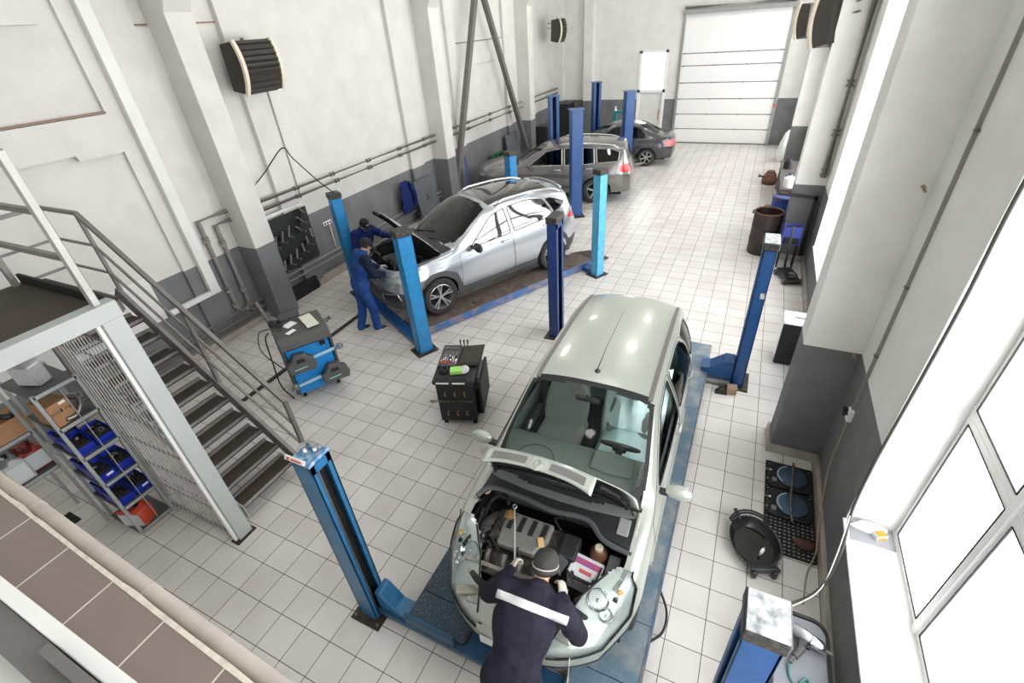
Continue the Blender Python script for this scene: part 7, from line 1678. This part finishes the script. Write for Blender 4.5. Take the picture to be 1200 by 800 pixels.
# white-topped black waste bin, wood blocks at the lift post
t = thing('waste_bin', 'black waste bin with a slotted white lid behind the first right pier', 'waste bin', (4.66, 6.80, 0)); m = MB(); m.bb((-.20, -.18, 0), (.30, .18, .76)); m.build('bin_body', M_black, t, smooth=0, bevel=.01); m = MB(); m.bb((-.205, -.185, .76), (.305, .185, .80)); m.bb((-.208, -.14, .02), (-.20, .185, .76)); m.build('bin_lid', M_pvc, t, smooth=0, bevel=.006); m = MB(); m.box((.02, .0, .801), (.17, .035, .004)); m.build('slot', M_slot, t, smooth=0)
t = thing('wood_block', 'light wooden block at the foot of the deep blue right lift post', 'wood block', (3.90, 5.60, 0), .1); m = MB(); m.bb((-.07, -.06, 0), (.07, .06, .12)); m.build('timber', mat('raw_timber', '#a98b6c', .75, noise=(10, .3)), t, smooth=0, bevel=.005); m = MB(); m.bb((-.071, -.061, .118), (.071, .061, .122)); m.build('worn_top', mat('worn_timber', '#8d7660', .8, noise=(20, .5)), t, smooth=0)
t = thing('wheel_chock', 'small dark wedge beside the light wooden block', 'wheel chock', (3.76, 5.55, 0), .1); m = MB(); m.prism([(-.09, 0), (.09, 0), (.05, .09), (-.03, .09)], (0, -.05, 0), (1, 0, 0), (0, 0, 1), (0, .1, 0)); m.build('wedge', M_trim, t, smooth=0, bevel=.005); m = MB(); m.bb((-.03, -.04, .09), (.05, .04, .095)); m.build('wedge_pad', M_rubber, t, smooth=0)
# drums
def drum(label, loc, col, r=.29, h=.88, open_=True, cat='drum'):
    t = thing('steel_drum', label, cat, loc); m = MB(); pr = [(r*.96, 0), (r, .02), (r, h*.32), (r*1.03, h*.34), (r, h*.36), (r, h*.64), (r*1.03, h*.66), (r, h*.68), (r, h)]
    m.lathe(pr+([(r*.96, h), (r*.95, .05), (0, .05)] if open_ else [(r*.95, h), (r*.94, h-.02), (0, h-.02)]), (0, 0, 0), (0, 0, 1), 32); m.build('drum_body', col, t); m = MB(); m.ring((0, 0, h), r, .014, (0, 0, 1), 32, 6); m.build('drum_rim', mat('rusty_rim', '#6a3f30', .6, noise=(14, .5)), t); return t
drum('open black steel drum on the floor at the second right pier', (4.10, 11.25, 0), mat('drum_black', '#2a2523', .5, noise=(8, .5), col2='#4a342a'), .30, .98)
drum('blue closed drum just beyond the open black one', (4.45, 12.6, 0), mat('drum_blue', '#1f3f86', .4, noise=(8, .2)), .29, .95, False)
t = thing('trolley_jack', 'black trolley jack with upright handle at the foot of the second right pier', 'trolley jack', (4.66, 9.92, 0), 1.9); m = MB(); m.prism([(-.32, .03), (-.34, .10), (-.1, .17), (.25, .15), (.30, .05)], (0, -.14, 0), (1, 0, 0), (0, 0, 1), (0, .28, 0)); m.build('chassis', M_black, t, bevel=.01)
for x in (-.26, .22):
    for y in (-.16, .16): m = MB(); m.cyl((x, y-.02, .06), (x, y+.02, .06), .06, n=16); m.build('wheel', M_steel_grey, t)
m = MB(); m.bar((.22, 0, .14), (.30, 0, 1.05), .04, .04); m.cyl((.30, -.14, 1.05), (.30, .14, 1.05), .02, n=10); m.build('handle', M_black, t); m = MB(); m.cyl((-.2, 0, .16), (-.2, 0, .22), .07, n=16); m.build('saddle', M_steel_grey, t)
t = thing('battery_charger', 'blue and black charger on a stand behind the deep blue lift post', 'charger', (4.60, 10.55, 0)); m = MB(); m.bb((-.18, -.14, .55), (.18, .14, .95)); m.build('casing', mat('charger_blue', '#3b4a9c', .45), t, smooth=0, bevel=.02); m = MB(); m.bb((-.15, -.145, .58), (.15, -.14, .72)); m.build('front_plate', M_black, t, smooth=0)
for x in (-.15, .15):
    for y in (-.1, .1): m = MB(); m.bb((x-.015, y-.015, 0), (x+.015, y+.015, .56)); m.build('leg', M_black, t, smooth=0)
# wall crane arm on the second pier
t = thing('swing_bracket', 'black swing arm bracket on the second right pier', 'bracket', (4.9, 10.93, 1.45)); m = MB(); m.bar((0, -.03, .0), (-.75, -.03, .05), .06, .05); m.bar((0, -.03, .05), (.0, -.03, -1.3), .08, .06); m.build('arm', M_black, t, smooth=0, bevel=.006); m = MB(); m.cyl((0, -.06, .0), (0, -.02, .0), .04, n=10); m.build('pivot', M_chrome, t)
pipe('grey downpipe with couplers on the second right pier', [(4.90, 10.84, 5.2), (4.90, 10.84, 1.9)], .06, couplers=[((4.90, 10.84, z), Zx) for z in (3.6, 2.75, 2.0)])
# bench along the right wall with what stands on it
BN = thing('workbench', 'low grey workbench along the right wall beyond the blue drum', 'workbench', (4.62, 15.0, 0)); m = MB(); m.bb((-.30, -1.5, .82), (.32, 1.5, .86)); m.build('bench_top', M_steel_grey, BN, smooth=0, bevel=.005)
for x in (-.26, .28):
    for y in (-1.4, 0, 1.4): m = MB(); m.bb((x-.02, y-.02, 0), (x+.02, y+.02, .82)); m.build('leg', M_steel_grey, BN, smooth=0)
m = MB(); m.bb((-.28, -1.45, .25), (.30, 1.45, .28)); m.build('bench_shelf', M_steel_grey, BN, smooth=0)
for k, (y, r, h_, mt, lab) in enumerate(((13.7, .13, .30, M_plate_w, 'white round canister at the near end of the right workbench'), (14.1, .10, .24, mat('drum_blue', '#1f3f86', .4), 'blue tin beside the white canister on the right workbench'), (15.6, .12, .26, M_black, 'black tin in the middle of the right workbench'))):
    t = thing('tin', lab, 'tin', (4.50, y, .86)); m = MB(); m.lathe([(r, 0), (r, h_*.8), (r*.5, h_*.9), (r*.4, h_), (0, h_)], (0, 0, 0), (0, 0, 1), 20); m.build('tin_body', mt, t); m = MB(); m.cyl((0, 0, h_), (0, 0, h_+.03), r*.3, n=12); m.build('tin_cap', M_black, t)
for k, (y, h_) in enumerate(((14.4, 1.1), (14.7, 1.3), (15.1, .9))):
    t = thing('lever_rod', 'pale metal rod leaning on the right wall over the workbench', 'rod', (4.85, y, .86), 0, 'rods leaning over the workbench'); m = MB(); m.cyl((-.2, 0, 0), (.1, .1, h_), .02, n=8); m.build('rod', M_chrome, t); m = MB(); m.cyl((-.2, -.06, .02), (-.2, .06, .02), .02, n=8); m.build('rod_foot', M_chrome, t)
t = thing('parts_heap', 'white sacking heaped by the right wall near the roller gate', 'sack', (4.55, 20.2, 0)); m = MB(); m.loft([[(.25*s_*math.cos(q), .35*s_*math.sin(q)*(1+.1*math.sin(5*q)), z) for q in [2*PI*i/18 for i in range(18)]] for s_, z in ((1, 0), (1.1, .25), (.9, .6), (.5, .95), (.1, 1.05))]); m.build('sacking', M_plate_w, t); t.name = 'sack'
for y, lab in ((17.0, 'reddish brown gearbox on the floor by the right wall, beyond the workbench'), (13.4, 'dark brown part on the floor in front of the workbench')):
    t = thing('gearbox', lab, 'gearbox', (4.15, y, 0)); m = MB(); m.lathe([(.2, 0), (.24, .12), (.18, .3), (.1, .42), (0, .42)], (0, 0, 0), (0, 0, 1), 18); m.build('bell_housing', mat('rust_brown', '#6b4434', .6, noise=(14, .6), col2='#3a2720'), t); m = MB(); m.cyl((-.1, 0, .2), (-.35, 0, .25), .06, n=12); m.build('shaft', M_oily, t)
for y in (12.95, 12.0):
    t = thing('bar_stand', 'dark bent bar sticking out near the blue drum', 'bar', (4.1, y, 0), 0, 'bent bars by the blue drum'); m = MB(); m.tube([(.15, 0, .5), (-.15, 0, .52), (-.18, 0, .4)], .025, 8); m.build('bar', M_black, t); m = MB(); m.cyl((.15, 0, 0), (.15, 0, .5), .02, n=8); m.build('stand', M_black, t)
# the man's dropped cord at the bumper
m = MB(); m.tube(curve_pts([(3.0, .78, .62), (3.0, .73, .40), (2.99, .70, .12), (3.03, .62, .17)], 6), .006, 6) if 0 else m.tube([(2.96, .86, .70), (2.965, .80, .45), (2.97, .77, .17)], .005, 6)
tag(m.build('white_cord', M_pvc, loc=(2.96, .8, .4)), 'thin white cord hanging over the front bumper of the pale green car', 'cord')
# ------------------------------------------------------------------ camera, daylight, hall lamps
cam = bpy.data.cameras.new('camera'); co = bpy.data.objects.new('camera', cam); C.objects.link(co)
cam.sensor_width = 36; cam.lens = 16.664800868882843; cam.clip_start = .02
Rm = Matrix(((RT[0], UP[0], -FW[0]), (RT[1], UP[1], -FW[1]), (RT[2], UP[2], -FW[2])))
co.matrix_world = Matrix.Translation((3.527948754, -.783249, 4.93025)) @ Rm.to_4x4()
sc = bpy.context.scene; sc.camera = co
w = bpy.data.worlds.new('world'); sc.world = w; w.use_nodes = True
bg = w.node_tree.nodes['Background']; bg.inputs[0].default_value = (.98, .985, 1, 1); bg.inputs[1].default_value = SKY
for n, (a, b) in enumerate(WIN, 1):      # sampling portals in the window openings: the light itself is the sky outside
    l = bpy.data.lights.new('daylight', 'AREA'); l.shape = 'RECTANGLE'; l.size = b-a; l.size_y = 5.7; l.cycles.is_portal = True
    o = bpy.data.objects.new('daylight', l); C.objects.link(o); o.location = (5.55, (a+b)/2, 3.55)
    o.rotation_euler = Matrix(((0, 0, 1), (1, 0, 0), (0, 1, 0))).to_euler()
# hall lamps under the ceiling
M_lamp = emit('lamp_diffuser', '#fff8ee', 14)
for i in range(4):
    for x in (-2.9, 1.6):
        y = 1.2+i*5.6
        t = thing('ceiling_lamp', 'hall lamp hanging under the ceiling', 'ceiling lamp', (x, y, 8.0), 0, 'ceiling lamps')
        m = MB(); m.lathe([(.05, .3), (.12, .28), (.3, .0), (.29, -.005), (.1, .25)], (0, 0, 0)); m.cyl((0, 0, .28), (0, 0, .4), .02); m.build('lamp_shade', M_alu, t)
        m = MB(); m.lathe([(.0, .05), (.2, .05), (.22, .02), (0, .0)], (0, 0, 0)); m.build('diffuser', M_lamp, t)
        l = bpy.data.lights.new('lamp', 'AREA'); l.shape = 'DISK'; l.size = .56; l.energy = 165*POW*(.5, 1.3, 2.6, 4.0)[i]; l.color = (1, .97, .93)
        o = bpy.data.objects.new('lamp', l); C.objects.link(o); o.location = (x, y, 7.97)
sc.view_settings.view_transform = 'Standard'; sc.view_settings.look = 'None'; sc.view_settings.gamma = 1; sc.view_settings.use_curve_mapping = False
sc.view_settings.exposure = EXPO
sc.cycles.use_denoising = True
sc.cycles.max_bounces = 8; sc.cycles.diffuse_bounces = 4; sc.cycles.glossy_bounces = 4; sc.cycles.transparent_max_bounces = 16; sc.cycles.caustics_reflective = False; sc.cycles.caustics_refractive = False
